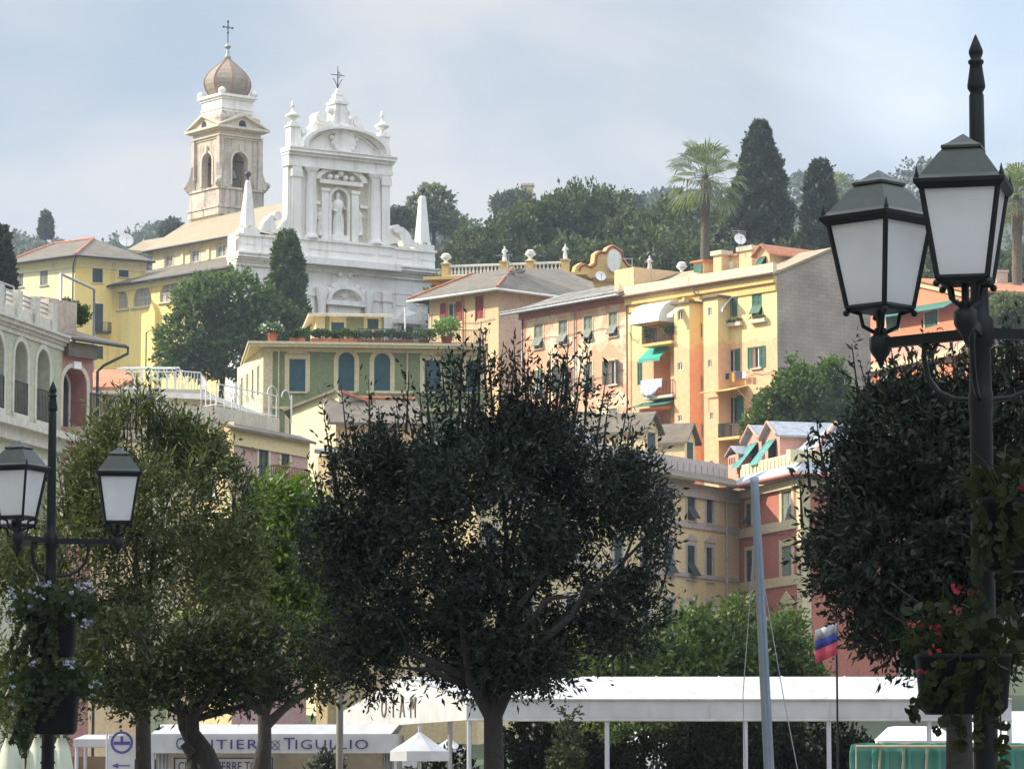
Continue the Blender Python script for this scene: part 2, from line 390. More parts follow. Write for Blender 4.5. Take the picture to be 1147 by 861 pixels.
bk_m = N(nt, 'ShaderNodeMapRange'); bk_m.interpolation_type = 'SMOOTHSTEP'; bk_m.inputs[1].default_value = math.cos(math.radians(4.2))+.003; bk_m.inputs[2].default_value = math.cos(math.radians(1.5))+.003; bk_m.inputs[3].default_value = 0; bk_m.inputs[4].default_value = .42; L.new(ad_.outputs[0], bk_m.inputs[0])
sm_ = N(nt, 'ShaderNodeMath', operation='ADD'); L.new(mr_.outputs[0], sm_.inputs[0]); L.new(bk_m.outputs[0], sm_.inputs[1]); L.new(sm_.outputs[0], vm_.inputs['Scale']); 
tn = N(nt, 'ShaderNodeMix', data_type='RGBA', blend_type='MULTIPLY'); tn.inputs[7].default_value = (1.0, 1.01, 1.07, 1)
mr2 = N(nt, 'ShaderNodeMapRange'); mr2.inputs[1].default_value = .24; mr2.inputs[2].default_value = .5; L.new(sx_.outputs['Z'], mr2.inputs[0]); L.new(mr2.outputs[0], tn.inputs[0])
L.new(vm_.outputs[0], tn.inputs[6]); L.new(tn.outputs[2], cm.inputs[7])
L.new(cr.outputs[0], cm.inputs[0]); L.new(cm.outputs[2], bg.inputs['Color']); bg.inputs['Strength'].default_value = .11
sc.view_settings.view_transform = 'Standard'; sc.view_settings.look = 'None'; sc.view_settings.exposure = EXPO = 0.4
sc.view_settings.gamma = 1
sc.cycles.max_bounces = 6; sc.cycles.transparent_max_bounces = 6; sc.cycles.volume_bounces = 0; sc.cycles.use_denoising = True
sc.cycles.volume_step_rate = 10
# ---------------------------------------------------------------- ground
PROF = [(-100, 0), (118, 0), (150, 1.5), (190, 5), (215, 12), (240, 17), (280, 27), (320, 33), (345, 40), (380, 50), (500, 63), (700, 96), (1000, 143), (1300, 165), (3000, 170)]
def hgt(x, y):
    def prof(y):
        for (a, za), (b, zb) in zip(PROF, PROF[1:]):
            if a <= y <= b: return za + (zb-za)*(y-a)/(b-a)
        return 170 if y > 0 else 0
    z = prof(y); k = min(1, max(0, (y-330)/300))
    if y > 400:
        q_ = x/y*F + CX
        lim = .1525 if q_ < 560 else (.167 if q_ > 880 else .1525+.0145*(q_-560)/320)
        lim += .0022*math.sin(q_*.043+.6) + .0012*math.sin(q_*.11)
        t = min(1, (y-400)/500); t = t*t*(3-2*t); z = prof(400)*(1-t) + (lim*min(y, 1000)-5)*t if y < 1000 else lim*1000-5
    return z + k*2.2*(math.sin(x*.031+y*.01) + math.sin(y*.021+x*.015)) + (k*1.5*math.sin(x*.012+1))
g = MB(); xs = [-860, -720] + list(range(-600, 601, 20)) + [720, 860]; ys = [-50, 0, 60, 100, 118] + list(range(130, 400, 15)) + list(range(400, 1000, 25)) + [1050, 1150, 1300, 1600, 1950, 2300]
vs = [(x, y, hgt(x, y)) for y in ys for x in xs]; nx = len(xs)
g.add(vs, [(j*nx+i, j*nx+i+1, (j+1)*nx+i+1, (j+1)*nx+i) for j in range(len(ys)-1) for i in range(nx-1)], True)
m, nt_, b = new_mat('hill_scrub'); tc_ = N(nt_, 'ShaderNodeTexCoord'); n_ = N(nt_, 'ShaderNodeTexNoise'); n_.inputs['Scale'].default_value = .06; n_.inputs['Detail'].default_value = 9; n_.inputs['Roughness'].default_value = .7
nt_.links.new(tc_.outputs['Object'], n_.inputs['Vector']); r_ = ramp(nt_, [(.35, (.035, .05, .022)), (.6, (.07, .085, .035)), (.8, (.16, .14, .09))]); nt_.links.new(n_.outputs['Fac'], r_.inputs[0]); nt_.links.new(r_.outputs[0], b.inputs['Base Color']); b.inputs['Roughness'].default_value = .95
g.build('terrain', m, loc=(0, 0, 0), kind='structure')
g = MB(); g.obox((-60, -20, -.1), (120, 0, 0), (0, 134, 0), (0, 0, .108))
pm, nt_, b = new_mat('promenade_paving'); tc_ = N(nt_, 'ShaderNodeTexCoord'); br = N(nt_, 'ShaderNodeTexBrick'); br.inputs['Scale'].default_value = 1.0
br.inputs['Color1'].default_value = (.23, .21, .19, 1); br.inputs['Color2'].default_value = (.28, .26, .23, 1); br.inputs['Mortar'].default_value = (.12, .11, .1, 1); br.inputs['Mortar Size'].default_value = .01
nt_.links.new(tc_.outputs['Object'], br.inputs['Vector']); nt_.links.new(br.outputs['Color'], b.inputs['Base Color'])
g.build('pavement', pm, loc=(0, 0, 0), kind='structure')
# ---------------------------------------------------------------- air
HAZE = 0.0002
if HAZE:
    g = MB(); g.obox((-900, -60, -2), (1800, 0, 0), (0, 2400, 0), (0, 0, 222))
    m = bpy.data.materials.new('air'); m.use_nodes = True; n_ = m.node_tree; n_.nodes.clear()
    out = n_.nodes.new('ShaderNodeOutputMaterial'); pv = n_.nodes.new('ShaderNodeVolumePrincipled')
    pv.inputs['Color'].default_value = (.78, .87, 1, 1); pv.inputs['Density'].default_value = HAZE; pv.inputs['Anisotropy'].default_value = .2
    n_.links.new(pv.outputs[0], out.inputs['Volume'])
    g.build('haze', m, loc=(0, 0, 0), kind='stuff')
# ================================================================ CHURCH
ZC = at(262, 283, 330).z                     # height of the main cornice
cL = at(264, 283, 330); cR = samez(489, 303.2, ZC)
CW = Wall(cL, cR, 28, ZC)
SD = None
sA = at(264, 298, 330.2); sB = samez(115, 321.6, sA.z)
sd_ = Vector((sB.x-sA.x, sB.y-sA.y, 0)); SIDE = sd_.normalized()
U, NN = CW.u, CW.n
ch = thing('basilica', 'white baroque church with pedimented marble facade and yellow side aisle, on top of the hill', 'church', (cL.x, cL.y, hgt(cL.x, cL.y)))
WS = M['white_stone']
def fu(x, y, out=0): return CW.uz(x, y, out)
W_ = CW.len
# --- lower front
door = CW.rect(361, 338, 405, 385)
CW.op.append((door[0]+.5, door[1]-.5, 30, door[3]-.3, 0, .5))
f = MB(); CW.build(f, .5)
# front mass depth: side return of facade block
zA0 = fu(270, 263.5)[1]                      # attic top
BK = SIDE * 1.2
f.add([CW.pt(0, 28), CW.pt(0, zA0), CW.pt(0, zA0)+BK, CW.pt(0, 28)+BK], [(0,1,2,3)])
f.add([CW.pt(W_, 28), CW.pt(W_, ZC), CW.pt(W_, ZC)+BK, CW.pt(W_, 28)+BK], [(0,1,2,3)])
# attic
CW.box(f, .25, W_-.25, ZC+.02, zA0, -1.5, .1)
uc0, uc1 = fu(322, 260)[0], fu(436, 270)[0]
CW.box(f, uc0-.3, uc1+.3, ZC+.02, zA0+.02, -.5, .55)
for a, b in ((.25, 2.0), (3.0, uc0-.9), (uc1+.9, W_-3), (W_-2.0, W_-.25)):
    CW.box(f, a, b, ZC+.9, zA0-.5, .05, .16)
u = uc0+.3
for a, b in ((uc0, uc0+1.5), (uc0+1.9, uc1-1.9), (uc1-1.5, uc1)): CW.box(f, a, b, ZC+.9, zA0-.55, .5, .63)
CW.box(f, .1, uc0-.35, zA0, zA0+.22, -1.5, .28); CW.box(f, uc1+.35, W_-.1, zA0, zA0+.22, -1.5, .28); CW.box(f, uc0-.34, uc1+.34, zA0+.02, zA0+.26, -.6, .72)
f.build('lower_facade_wall', WS, ch)
c = MB()
for (o, za, zb) in ((.25, -1.15, -.85), (.4, -.85, -.6), (.75, -.6, -.42), (1.0, -.42, -.12), (1.12, -.12, .03)):
    CW.box(c, -o*.25, W_+o*.5, ZC+za, ZC+zb-.004, -1.4, o)
CW.box(c, uc0-.5, uc1+.5, ZC-.6, ZC+.035, .5, 1.5); CW.box(c, -.05, W_+.05, ZC-2.6, ZC-1.35, .02, .12)
c.build('main_cornice', WS, ch)
# --- lower order: pilasters, columns, panels
zb = 30
def column_(mb, W, u, r, z0, z1, o, n=14):
    c_ = W.pt(u, 0, o); h = z1-z0
    mb.lathe((c_.x, c_.y, 0), [(r*1.35, z0), (r*1.35, z0+h*.03), (r*1.15, z0+h*.05), (r, z0+h*.07), (r*1.02, z0+h*.4), (r*.88, z1-h*.1), (r*.95, z1-h*.09), (r*.95, z1-h*.08), (r*1.0, z1-h*.075), (r*1.45, z1-h*.02), (r*1.45, z1)], n)
zt = ZC-2.6
for k, (x, w) in enumerate(((277, 1.1), (292, .9), (346, .9), (418, .9), (432, .9), (473, .9), (484, 1.1))):
    u = fu(x, 330)[0]; q = MB(); CW.box(q, u-w/2, u+w/2, zb, zt-.9, -.02, .28); CW.box(q, u-w/2-.12, u+w/2+.12, zt-.9, zt-.55, -.02, .4); CW.box(q, u-w/2-.06, u+w/2+.06, zt-.55, zt-.003, -.02, .33)
    q.build('pilaster', WS, ch)
for x in (357, 409):
    q = MB(); column_(q, CW, fu(x, 330)[0], .42, zb, zt-.1, .6); q.build('column', WS, ch)
q = MB()
for x0, x1, y0, y1 in ((440, 462, 308, 316), (441, 461, 326, 345), (298, 338, 300, 306), (300, 336, 312, 350), (352, 372, 303, 311), (398, 420, 306, 314)):
    a, b, z0, z1 = CW.rect(x0, y0, x1, y1); arch_band(q, CW, a, b, z0, z1, .12, 0, .1, arch=False); CW.box(q, a+.25, b-.25, z0+.2, z1-.2, 0, .07); q.build('wall_panel', WS, ch); q = MB()

# main door pediment (segmental, broken by ornament) and door
q = MB(); a, b, z0, z1 = CW.rect(362, 321, 404, 338); CW.box(q, a-.1, b+.1, z0-.45, z0, 0, .9); CW.box(q, a+.3, b-.3, z0-1.3, z0-.45, 0, .5)
R = (b-a)/2; K = 12
for k in range(K):
    t0, t1 = math.pi*k/K, math.pi*(k+1)/K
    P = [((a+b)/2+R*math.cos(t), z0+1.5*math.sin(t)) for t in (t0, t1)] + [((a+b)/2+R*.82*math.cos(t), z0+1.12*math.sin(t)) for t in (t1, t0)]
    q.prism([CW.pt(x_, z_, 0) for x_, z_ in P], NN*.95)
q.build('door_pediment', WS, ch)
q = MB(); uu, zz = fu(384, 314)
q.prism([CW.pt(uu+x_, zz+z_, 0) for x_, z_ in ((-1.1,-1.3),(-.9,-.3),(-.55,.2),(-.6,.8),(0,1.3),(.6,.8),(.55,.2),(.9,-.3),(1.1,-1.3),(0,-1.7))], NN*.35)
for s_ in (-1, 1):
    q.ball(CW.pt(uu+s_*1.9, zz-1.2, .5), .42, 8); q.ball(CW.pt(uu+s_*1.3, zz-.7, .5), .36, 8); q.ball(CW.pt(uu+s_*.5, zz+.5, .4), .3, 8)
q.build('carved_crest', WS, ch)
q = MB(); pts = arch_pts(CW, door[0]+.5, door[1]-.5, 30, door[3]-.3, -.45, arch=False); q.add(pts, [(0,1,2,3)]); q.build('door', simple('old_wood', (.09, .05, .03)), ch)
q = MB(); a, b, z0, z1 = CW.rect(441, 347, 469, 359)
q.prism([CW.pt(a, z0, 0), CW.pt(b, z0, 0), CW.pt((a+b)/2, z1+.3, 0)], NN*.7); CW.box(q, a-.1, b+.1, z0-.4, z0-.003, 0, .85); CW.box(q, a+.2, a+.7, z0-4, z0-.4, 0, .3); CW.box(q, b-.7, b-.2, z0-4, z0-.4, 0, .3); q.build('side_door_pediment', WS, ch)
q = MB(); CW.box(q, a+.7, b-.7, z0-3.9, z0-.6, 0, .04); q.build('side_door', M['dark_in'], ch)
# --- upper storey
zU = fu(378, 171)[1]                          # top of the upper cornice
uw = Wall(CW.pt(uc0, 0, -.05), CW.pt(uc1, 0, -.05), zA0+.2, zU-.1)
def ru(*r): return uw.rect(*r)
niche = ru(370.5, 212.8, 388.5, 270)
bay = ru(352, 189.5, 413.5, 272)
uw2 = Wall(uw.pt(bay[0], 0, -.35), uw.pt(bay[1], 0, -.35), zA0+.2, bay[3])
uw.op.append((bay[0], bay[1], zA0+.1, bay[3], 0, .35))
f = MB(); uw.build(f)
TH = .9
f.add([uw.pt(0, zA0), uw.pt(0, zU), uw.pt(0, zU, -TH), uw.pt(0, zA0, -TH)], [(0,1,2,3)])
f.add([uw.pt(uw.len, zA0), uw.pt(uw.len, zU), uw.pt(uw.len, zU, -TH), uw.pt(uw.len, zA0, -TH)], [(0,3,2,1)])
f.add([uw.pt(0, zA0, -TH), uw.pt(uw.len, zA0, -TH), uw.pt(uw.len, zU, -TH), uw.pt(0, zU, -TH)], [(0,3,2,1)])
f.build('upper_facade_wall', WS, ch)
f = MB(); n0 = uw2.rect(370.5, 212.8, 388.5, 270); uw2.op.append((n0[0], n0[1], n0[2], n0[3], 1, .9)); uw2.build(f)
pts = arch_pts(uw2, n0[0], n0[1], n0[2], n0[3], -.9); f.add(pts, [tuple(range(len(pts)))])
f.build('niche_bay', M['cream_stone'], ch)
q = MB(); arch_band(q, uw2, n0[0], n0[1], n0[2], n0[3], .28, -.02, .16)
for s_ in (-1, 1):
    a_ = n0[0]-1.15 if s_ < 0 else n0[1]+.4
    uw2.box(q, a_, a_+.75, zA0+.25, n0[3]-.3, -.02, .3); uw2.box(q, a_-.1, a_+.85, n0[3]-.3, n0[3], -.02, .4)
uw2.box(q, n0[0]-1.5, n0[1]+1.5, n0[3]+.42, n0[3]+.8, -.02, .55)
um = (n0[0]+n0[1])/2
for s_ in (-1, 1): # broken curved pediment
    P = [(um+s_*x_, n0[3]+.8+z_) for x_, z_ in ((2.9,0),(2.7,.5),(1.9,1.05),(.8,1.35),(.7,.95),(1.7,.65),(2.2,.3),(2.3,0))]
    q.prism([uw2.pt(x_, z_, -.02) for x_, z_ in P], NN*.55)
    for k in (0, 1): q.ball(uw2.pt(um+s_*(.5+k*.7), n0[3]+1.1, .35), .3, 8)
q.ball(uw2.pt(um, n0[3]+1.5, .3), .35, 8)
uw2.box(q, .05, n0[0]-1.3, zA0+3.7, zA0+4.0, -.02, .3); uw2.box(q, n0[1]+1.3, uw2.len-.05, zA0+3.7, zA0+4.0, -.02, .3)
q.build('niche_surround', WS, ch)
# figures in stone
def statue(W, u, z, h, o, parent, name='statue', mat=None):
    q = MB(); c_ = W.pt(u, z, o); r = h*.125
    q.lathe(c_, [(r*1.25, 0), (r*1.25, h*.05), (r*1.15, h*.06), (r*1.1, h*.2), (r*.85, h*.4), (r*.75, h*.52), (r*.95, h*.64), (r*1.05, h*.74), (r*.8, h*.81), (r*.32, h*.84), (r*.3, h*.86), (r*.42, h*.9), (r*.46, h*.94), (r*.3, h*.99), (r*.05, h)], 12, rz=.3)
    a = W.u
    q.tube([c_+Z*h*.76-a*r*.95, c_+Z*h*.6-a*r*1.35, c_+Z*h*.55-a*r*.6+W.n*r*.9], [r*.3, r*.27, r*.18], 7)
    q.tube([c_+Z*h*.76+a*r*.95, c_+Z*h*.62+a*r*1.5, c_+Z*h*.66+a*r*1.9+W.n*r*.6], [r*.3, r*.26, r*.16], 7)
    for k in range(6):
        t = -1.2+.48*k; p = c_ + a*r*1.0*math.sin(t) + W.n*r*1.0*math.cos(t)
        q.tube([p+Z*h*.05, p*1+Z*h*.3, c_+Z*h*.55+a*r*.6*math.sin(t)+W.n*r*.65*math.cos(t)], [r*.18, r*.2, r*.1], 5)
    return q.build(name, mat or WS, parent)
statue(uw2, um, n0[2]+.5, 4.2, -.25, ch)
q = MB(); uw2.box(q, um-.9, um+.9, n0[2]-.2, n0[2]+.5, -.6, .5); q.build('statue_plinth', WS, ch)
for x in (358.5, 402): statue(uw2, uw2.uz(x, 250)[0], uw2.uz(x, 264)[1], 2.7, .0, ch, 'relief_figure')
# columns and pilasters of the upper order
zc1 = uw.uz(345, 188)[1]
for x in (346.3, 418): q = MB(); column_(q, uw, uw.uz(x, 230)[0], .5, zA0+.26, zc1, .42); q.build('column', WS, ch)
for x in (330.5, 430.5):
    q = MB(); u = uw.uz(x, 230)[0]; uw.box(q, u-.45, u+.45, zA0+.26, zc1-1, -.02, .32); uw.box(q, u-.58, u+.58, zc1-1, zc1-.3, -.02, .45); uw.box(q, u-.5, u+.5, zc1-.3, zc1, -.02, .4); q.build('pilaster', WS, ch)
c = MB(); e0, e1 = zc1, zU
H = e1-e0
for (o, a, b) in ((.45, 0, .25), (.38, .25, .6), (.65, .6, .75), (.95, .75, .93), (1.05, .93, 1.0)):
    uw.box(c, -o*.3, uw.len+o*.35, e0+H*a, e0+H*b-.004, -TH, o)
c.build('upper_cornice', WS, ch)
# segmental pediment
pl, pr, pz = uw.uz(334, 163)[0], uw.uz(432, 175)[0], zU+.05
pt_ = uw.uz(381, 143.5)[1]; pc = (pl+pr)/2; hw = (pr-pl)/2; hh = pt_-pz
def seg(t, k=1.0):
    return pc+hw*k*math.cos(t), pz+hh*math.sin(t)**.9*k if 0 < t < math.pi else pz
q = MB(); K = 22
arc = [seg(math.pi*k/K, .9) for k in range(K+1)]
q.prism([uw.pt(x_, z_, -.8) for x_, z_ in arc], NN*.9); q.build('pediment_field', WS, ch)
q = MB()
for k in range(K):
    t0, t1 = math.pi*k/K, math.pi*(k+1)/K
    for k0, k1, o in ((.9, 1.0, 1.05), (.82, .9, .55)):
        q.prism([uw.pt(*seg(t0, k0), -.9), uw.pt(*seg(t1, k0), -.9), uw.pt(*seg(t1, k1), -.9), uw.pt(*seg(t0, k1), -.9)], NN*(.9+o))
q.build('pediment_moulding', WS, ch)
q = MB()  # carved arms in the pediment
P = [(-.9,.5),(-1.3,1.2),(-1.0,2.2),(-1.2,2.8),(-.4,3.2),(0,2.9),(.4,3.2),(1.2,2.8),(1.0,2.2),(1.3,1.2),(.9,.5),(0,-.2)]
q.prism([uw.pt(pc+x_, pz-.3+z_*.95, 0) for x_, z_ in P], NN*.5)
for k in range(14):
    t = k*.45; q.ball(uw.pt(pc+1.35*math.cos(t), pz+1.3+1.25*math.sin(t), .35), .26, 7)
for s_ in (-1, 1):
    q.tube([uw.pt(pc+s_*1.2, pz+1.8, .2), uw.pt(pc+s_*2.3, pz+1.5, .2), uw.pt(pc+s_*3.6, pz+.6, .2)], [.2, .16, .08], 6)
q.build('carved_arms', WS, ch)
# scalloped crest behind the pediment
q = MB()
crest = [(334,163),(337,154),(346,143),(349,142),(352,137),(357,133),(364,137),(371,133.5),(375,126),(376,118),(387,119),(388.5,128),(392,136),(397,140),(404,139),(408,145),(412,152),(415,156),(420,158),(424,166),(433,176)]
pts = [uw.uz(x_, y_, -.4) for x_, y_ in crest]
q.prism([uw.pt(a_, b_, -1.3) for a_, b_ in pts], NN*.95)
for x_, y_, r_ in ((361, 132, .62), (400, 137, .62), (341, 147, .45), (416.5, 154, .45)):
    a_, b_ = uw.uz(x_, y_, 0); K = 14
    q.prism([uw.pt(a_+r_*math.cos(2*math.pi*k/K), b_+r_*math.sin(2*math.pi*k/K), -1.45) for k in range(K)], NN*1.3)
    q.prism([uw.pt(a_+r_*.6*math.cos(2*math.pi*k/K), b_+r_*.6*math.sin(2*math.pi*k/K), -1.2) for k in range(K)], NN*1.2)
q.build('scalloped_crest', WS, ch)
q = MB()
a0, a1, z0, z1 = uw.rect(373.5, 117, 388.5, 143, 0)
am = (a0+a1)/2; wv = (a1-a0)
q.prism([uw.pt(am-wv*.62, z0, -1.2), uw.pt(am+wv*.62, z0, -1.2), uw.pt(am+wv*.40, z1, -1.2), uw.pt(am-wv*.40, z1, -1.2)], NN*1.4)
uw.box(q, am-wv*.55, am+wv*.55, z1, z1+.25, -1.3, .35)
for k, (r_, h_) in enumerate(((.42, .28), (.34, .2), (.25, .2), (.3, .12), (.18, .25))):
    uw.box(q, am-wv*r_, am+wv*r_, z1+.25+sum((.28,.2,.2,.12,.25)[:k]), z1+.25+sum((.28,.2,.2,.12,.25)[:k+1])-.003, -.5-r_*1.2, -.5+r_*1.2)
zt_ = z1+.25+1.05
q.ball(uw.pt(am, zt_+.1, -.5), .22, 8)
for s_ in (-1, 1): q.ball(uw.pt(am+s_*wv*.62, z1-.6, -.4), .4, 8)
q.build('crest_pedestal', WS, ch)
q = MB(); zk = zt_+.2; IR = M['iron']
zX = uw.uz(379, 73)[1]; arm = uw.uz(379, 83)[1]
q.tube([uw.pt(am, zk, -.5), uw.pt(am, zX, -.5)], [.07, .03], 6); q.tube([uw.pt(am-.75, arm, -.5), uw.pt(am+.75, arm, -.5)], .04, 6)
for s_ in (-1, 1):
    for t in (.25, .5): q.tube([uw.pt(am, arm+.35*s_, -.5), uw.pt(am+t, arm, -.5), uw.pt(am, arm-.35*s_, -.5)], .025, 4)
    for t in (-.5, .5): q.tube([uw.pt(am, zk+.2, -.5), uw.pt(am+t*.7, zk+.9, -.5), uw.pt(am+t*1.1, zk+1.05, -.5)], .035, 4)
q.build('iron_cross', IR, ch)
# corner pedestals with flame urns
for x0, x1, y0, y1, vy in ((321, 334, 143, 164, 113), (421.5, 433.5, 154.5, 177, 124.5)):
    a, b, z0, z1 = uw.rect(x0, y0, x1, y1, -.3); m_ = (a+b)/2
    q = MB(); uw.box(q, a+.12, b-.05, zU, z1, -.7, .25); uw.box(q, a, b+.07, z1, z1+.14, -.82, .36); uw.box(q, a+.2, b-.13, z1+.14, z1+.45, -.6, .12); p = q.build('corner_pedestal', WS, ch)
    zt2 = uw.uz((x0+x1)/2, vy, -.3)[1]; h = zt2-(z1+.45); q = MB()
    q.lathe(uw.pt(m_, z1+.45, -.25), [(.22, 0), (.14, h*.06), (.25, h*.14), (.68, h*.26), (.72, h*.34), (.4, h*.42), (.22, h*.5), (.1, h*.6), (.08, h*.72), (.26, h*.76), (.08, h*.8), (.18, h*.9), (.02, h)], 12)
    q.build('flame_urn', WS, p)
# side volutes: concave sweep and S scroll, each side
for side, xs_ in ((-1, [(322.5, 236), (321, 245), (317, 252), (309, 258), (322.5, 262)]), (1, [(436, 250), (437.5, 258), (441, 265), (448, 271), (436, 274)])):
    q = MB(); P = [uw.uz(*p) for p in xs_]; q.prism([uw.pt(a_, b_, -.9) for a_, b_ in P], NN*.9); q.build('sweep', WS, ch)
    q = MB(); base = ((294, 260), (308, 261)) if side < 0 else ((444, 271), (461, 273))
    S = [(294, 258), (296, 249), (302, 241.5), (309, 239.5), (313, 242), (310, 245), (307.5, 248), (309, 254), (309, 261)] if side < 0 else [(441.5, 258), (444, 253.5), (451, 254.5), (457, 260), (461, 268), (466, 272), (466, 276), (452, 275), (449, 268), (445, 261)]
    q.prism([uw.pt(*uw.uz(*p), -.9) for p in S], NN*1.0)
    a_, b_ = uw.uz(*((310, 242) if side < 0 else (443.5, 256.5))); K = 12
    q.prism([uw.pt(a_+.42*math.cos(2*math.pi*k/K), b_+.42*math.sin(2*math.pi*k/K), -1) for k in range(K)], NN*1.25); q.build('volute', WS, ch)
# obelisks
for (x0, x1, y0, t0, t1, y1, by) in ((269, 286, 252, 274.3, 281, 202, 193), (465, 481, 270, 468.8, 477.2, 219.5, 212)):
    a, b, _, _ = CW.rect(x0, y1, x1, y0, -.6); zz0 = zA0+.22; zz1 = CW.uz((x0+x1)/2, y1, -.6)[1]; c_, d_ = CW.uz(t0, y1, -.6)[0], CW.uz(t1, y1, -.6)[0]
    mid = (a+b)/2; w0 = (b-a)/2*.93; w1 = (d_-c_)/2
    q = MB(); C0 = CW.pt(mid, 0, -.6); rz = math.atan2(U.y, U.x)+math.pi/4; r2 = math.sqrt(2)
    q.lathe((C0.x, C0.y, 0), [(w0*1.35*r2*.85, zz0), (w0*1.35*r2*.85, zz0+.5)], 4, False, rz)
    for s_ in (-1, 1):
        for s2 in (-1, 1): q.ball(CW.pt(mid+s_*w0*.62, zz0+.66, -.6+s2*w0*.62), .2, 7)
    q.lathe((C0.x, C0.y, 0), [(w0*r2*.72, zz0+.8), (w0*r2*.72, zz0+1.0), (w1*r2*.62, zz1-.25), (w1*r2*.4, zz1)], 4, False, rz)
    p = q.build('obelisk', WS, ch)
    q = MB(); q.tube([CW.pt(mid, zz1, -.6), CW.pt(mid, zz1+.35, -.6)], .1, 6); q.ball(CW.pt(mid, zz1+.58, -.6), .32, 10); q.build('bronze_ball', M['iron'], p)
# --- side aisle
AW = Wall(sB, sA, 28, sA.z-.15)
q = []
zs = None
f = MB()
lun = [(133.5, 321.5+13, 15), (159.5, 331, 16), (189.5, 325.5, 17), (217.5, 320, 17), (248, 313, 18)]
lunr = []
for x, y, w in lun:
    a, b, z0, z1 = AW.rect(x-w/2-2, y-11.5, x+w/2+2, y+12); lunr.append((a, b, z0, z1)); AW.op.append((a, b, z0, z1, 1, .22))
AW.build(f)
for a, b, z0, z1 in lunr: pass
f.build('side_wall', M['yellow'], ch)
pane = simple('old_lunette_panes', (.34, .31, .27), .5, 0, .25, 1.5)
for a, b, z0, z1 in lunr:
    q = MB(); p_ = arch_pts(AW, a, b, z0, z1, -.2); q.add(p_, [tuple(range(len(p_)))]); p = q.build('lunette_window', pane, ch)
    q = MB(); arch_band(q, AW, a+.09, b-.09, z0+.09, z1-.09, .09, -.19, -.1); m_ = (a+b)/2
    for t in (-.45, 0, .45): AW.box(q, m_+(b-a)/2*t-.04, m_+(b-a)/2*t+.04, z0+.05, z1-.1-abs(t)*.6, -.19, -.13)
    AW.box(q, a+.05, b-.05, z0+(z1-z0)*.4, z0+(z1-z0)*.4+.08, -.19, -.13); q.build('window_bars', M['cream_stone'], p)
    q = MB(); AW.box(q, a-.25, b+.25, z0-.16, z0-.003, -.05, .22); q.build('sill', M['cream_stone'], p)
# shallow buttresses
q = MB()
for (a, b, z0, z1), (a2, b2, _, _) in list(zip(lunr, lunr[1:]))[1:2]:
    m_ = (b+a2)/2; q.prism([AW.pt(m_-.5, 28, -.02), AW.pt(m_+.5, 28, -.02), AW.pt(m_+.5, z0-.8, -.02), AW.pt(m_, z0+.1, -.02), AW.pt(m_-.5, z0-.8, -.02)], AW.n*.5)
q.build('buttress', M['yellow'], ch)
# aisle roof
e0 = AW.pt(-.8, sA.z-.05, .9); e1 = AW.pt(AW.len+.1, sA.z-.05, .9)
zN0 = at(255, 287.6, 350).z
nA = at(268, 263, 343); zEav = nA.z; nB = samez(171, 280.6, zEav)
CLW = Wall(nB, nA, zEav-4.5, zEav-.1)
zar = CLW.uz(225, 292.5)[1]; zj = CLW.uz(183, 300)[1]; zj = (zar+zj)/2
CLW.z0 = zj-1
f = MB(); rp = [e0, e1, CLW.pt(CLW.len+4, zj, 0), CLW.pt(-1.0, zj, 0)]; slab(f, rp, .22); f.build('aisle_roof', M['grey_roof'], ch)
f = MB(); f.tube([AW.pt(-.8, sA.z-.22, 1.0), AW.pt(AW.len, sA.z-.22, 1.0)], .11, 6); f.build('gutter', M['iron'], ch)
f = MB(); AW.box(f, -.05, AW.len-.05, sA.z-.75, sA.z-.28, -.02, .25); f.build('eaves_moulding', M['yellow_pale'], ch)
# clerestory
for x0, x1, y0, y1 in ((184.5, 193.5, 286, 298.5), (213.5, 223, 280, 293.5), (242.5, 253, 274.5, 287.5)):
    win(ch, CLW, (x0, y0, x1, y1), None, sur=M['cream_stone'], sw=.2, gl=M['glass_pale'], recess=.2)
f = MB(); CLW.build(f)
f.add([CLW.pt(0, zj-1), CLW.pt(0, zEav), CLW.pt(0, zEav, -9), CLW.pt(0, zj-1, -9)], [(0,3,2,1)])
for x in (205, 234): u = CLW.uz(x, 285)[0]; CLW.box(f, u-.2, u+.2, zj, zEav-.1, -.02, .16)
f.build('clerestory_wall', M['yellow_pale'], ch)
# nave roof
rA = at(330, 224, 352); rB = samez(209, 249.5, rA.z)
ef, eb = CLW.pt(-.6, zEav-.05, .8), CLW.pt(CLW.len+8, zEav-.05, .8)
off = (rA - nA); 
back = lambda p: Vector((p.x, p.y, zEav)) + (-CLW.n)*13
f = MB(); slab(f, [ef, eb, rA + CLW.u*1.5, rB], .25)
slab(f, [ef, rB, ef - CLW.n*15], .25)
slab(f, [rB, rA+CLW.u*1.5, eb - CLW.n*15, ef - CLW.n*15], .25)
f.build('nave_roof', M['tan_roof'], ch)
f = MB(); f.tube([ef-Z*.12, eb-Z*.12], .12, 6); f.build('gutter', M['iron'], ch)
# body behind the facade and apse block hiding under roofs
f = MB(); f.prism([CLW.pt(CLW.len+6, 28, 0), CLW.pt(0, 28, -.5), CLW.pt(0, 28, -14), CLW.pt(CLW.len+6, 28, -14)], Z*(zEav-28-.5)); f.build('nave_body', M['yellow_pale'], ch)
# low roof behind the nave's left end
f = MB(); p1, p2 = at(143, 278, 362), at(196, 262, 366); slab(f, [at(143, 279.5, 357), at(180, 283, 356), at(209, 262, 362), at(185, 265.5, 370), at(160, 269.5, 370)], .25); f.build('apse_roof', M['tan_roof'], ch)
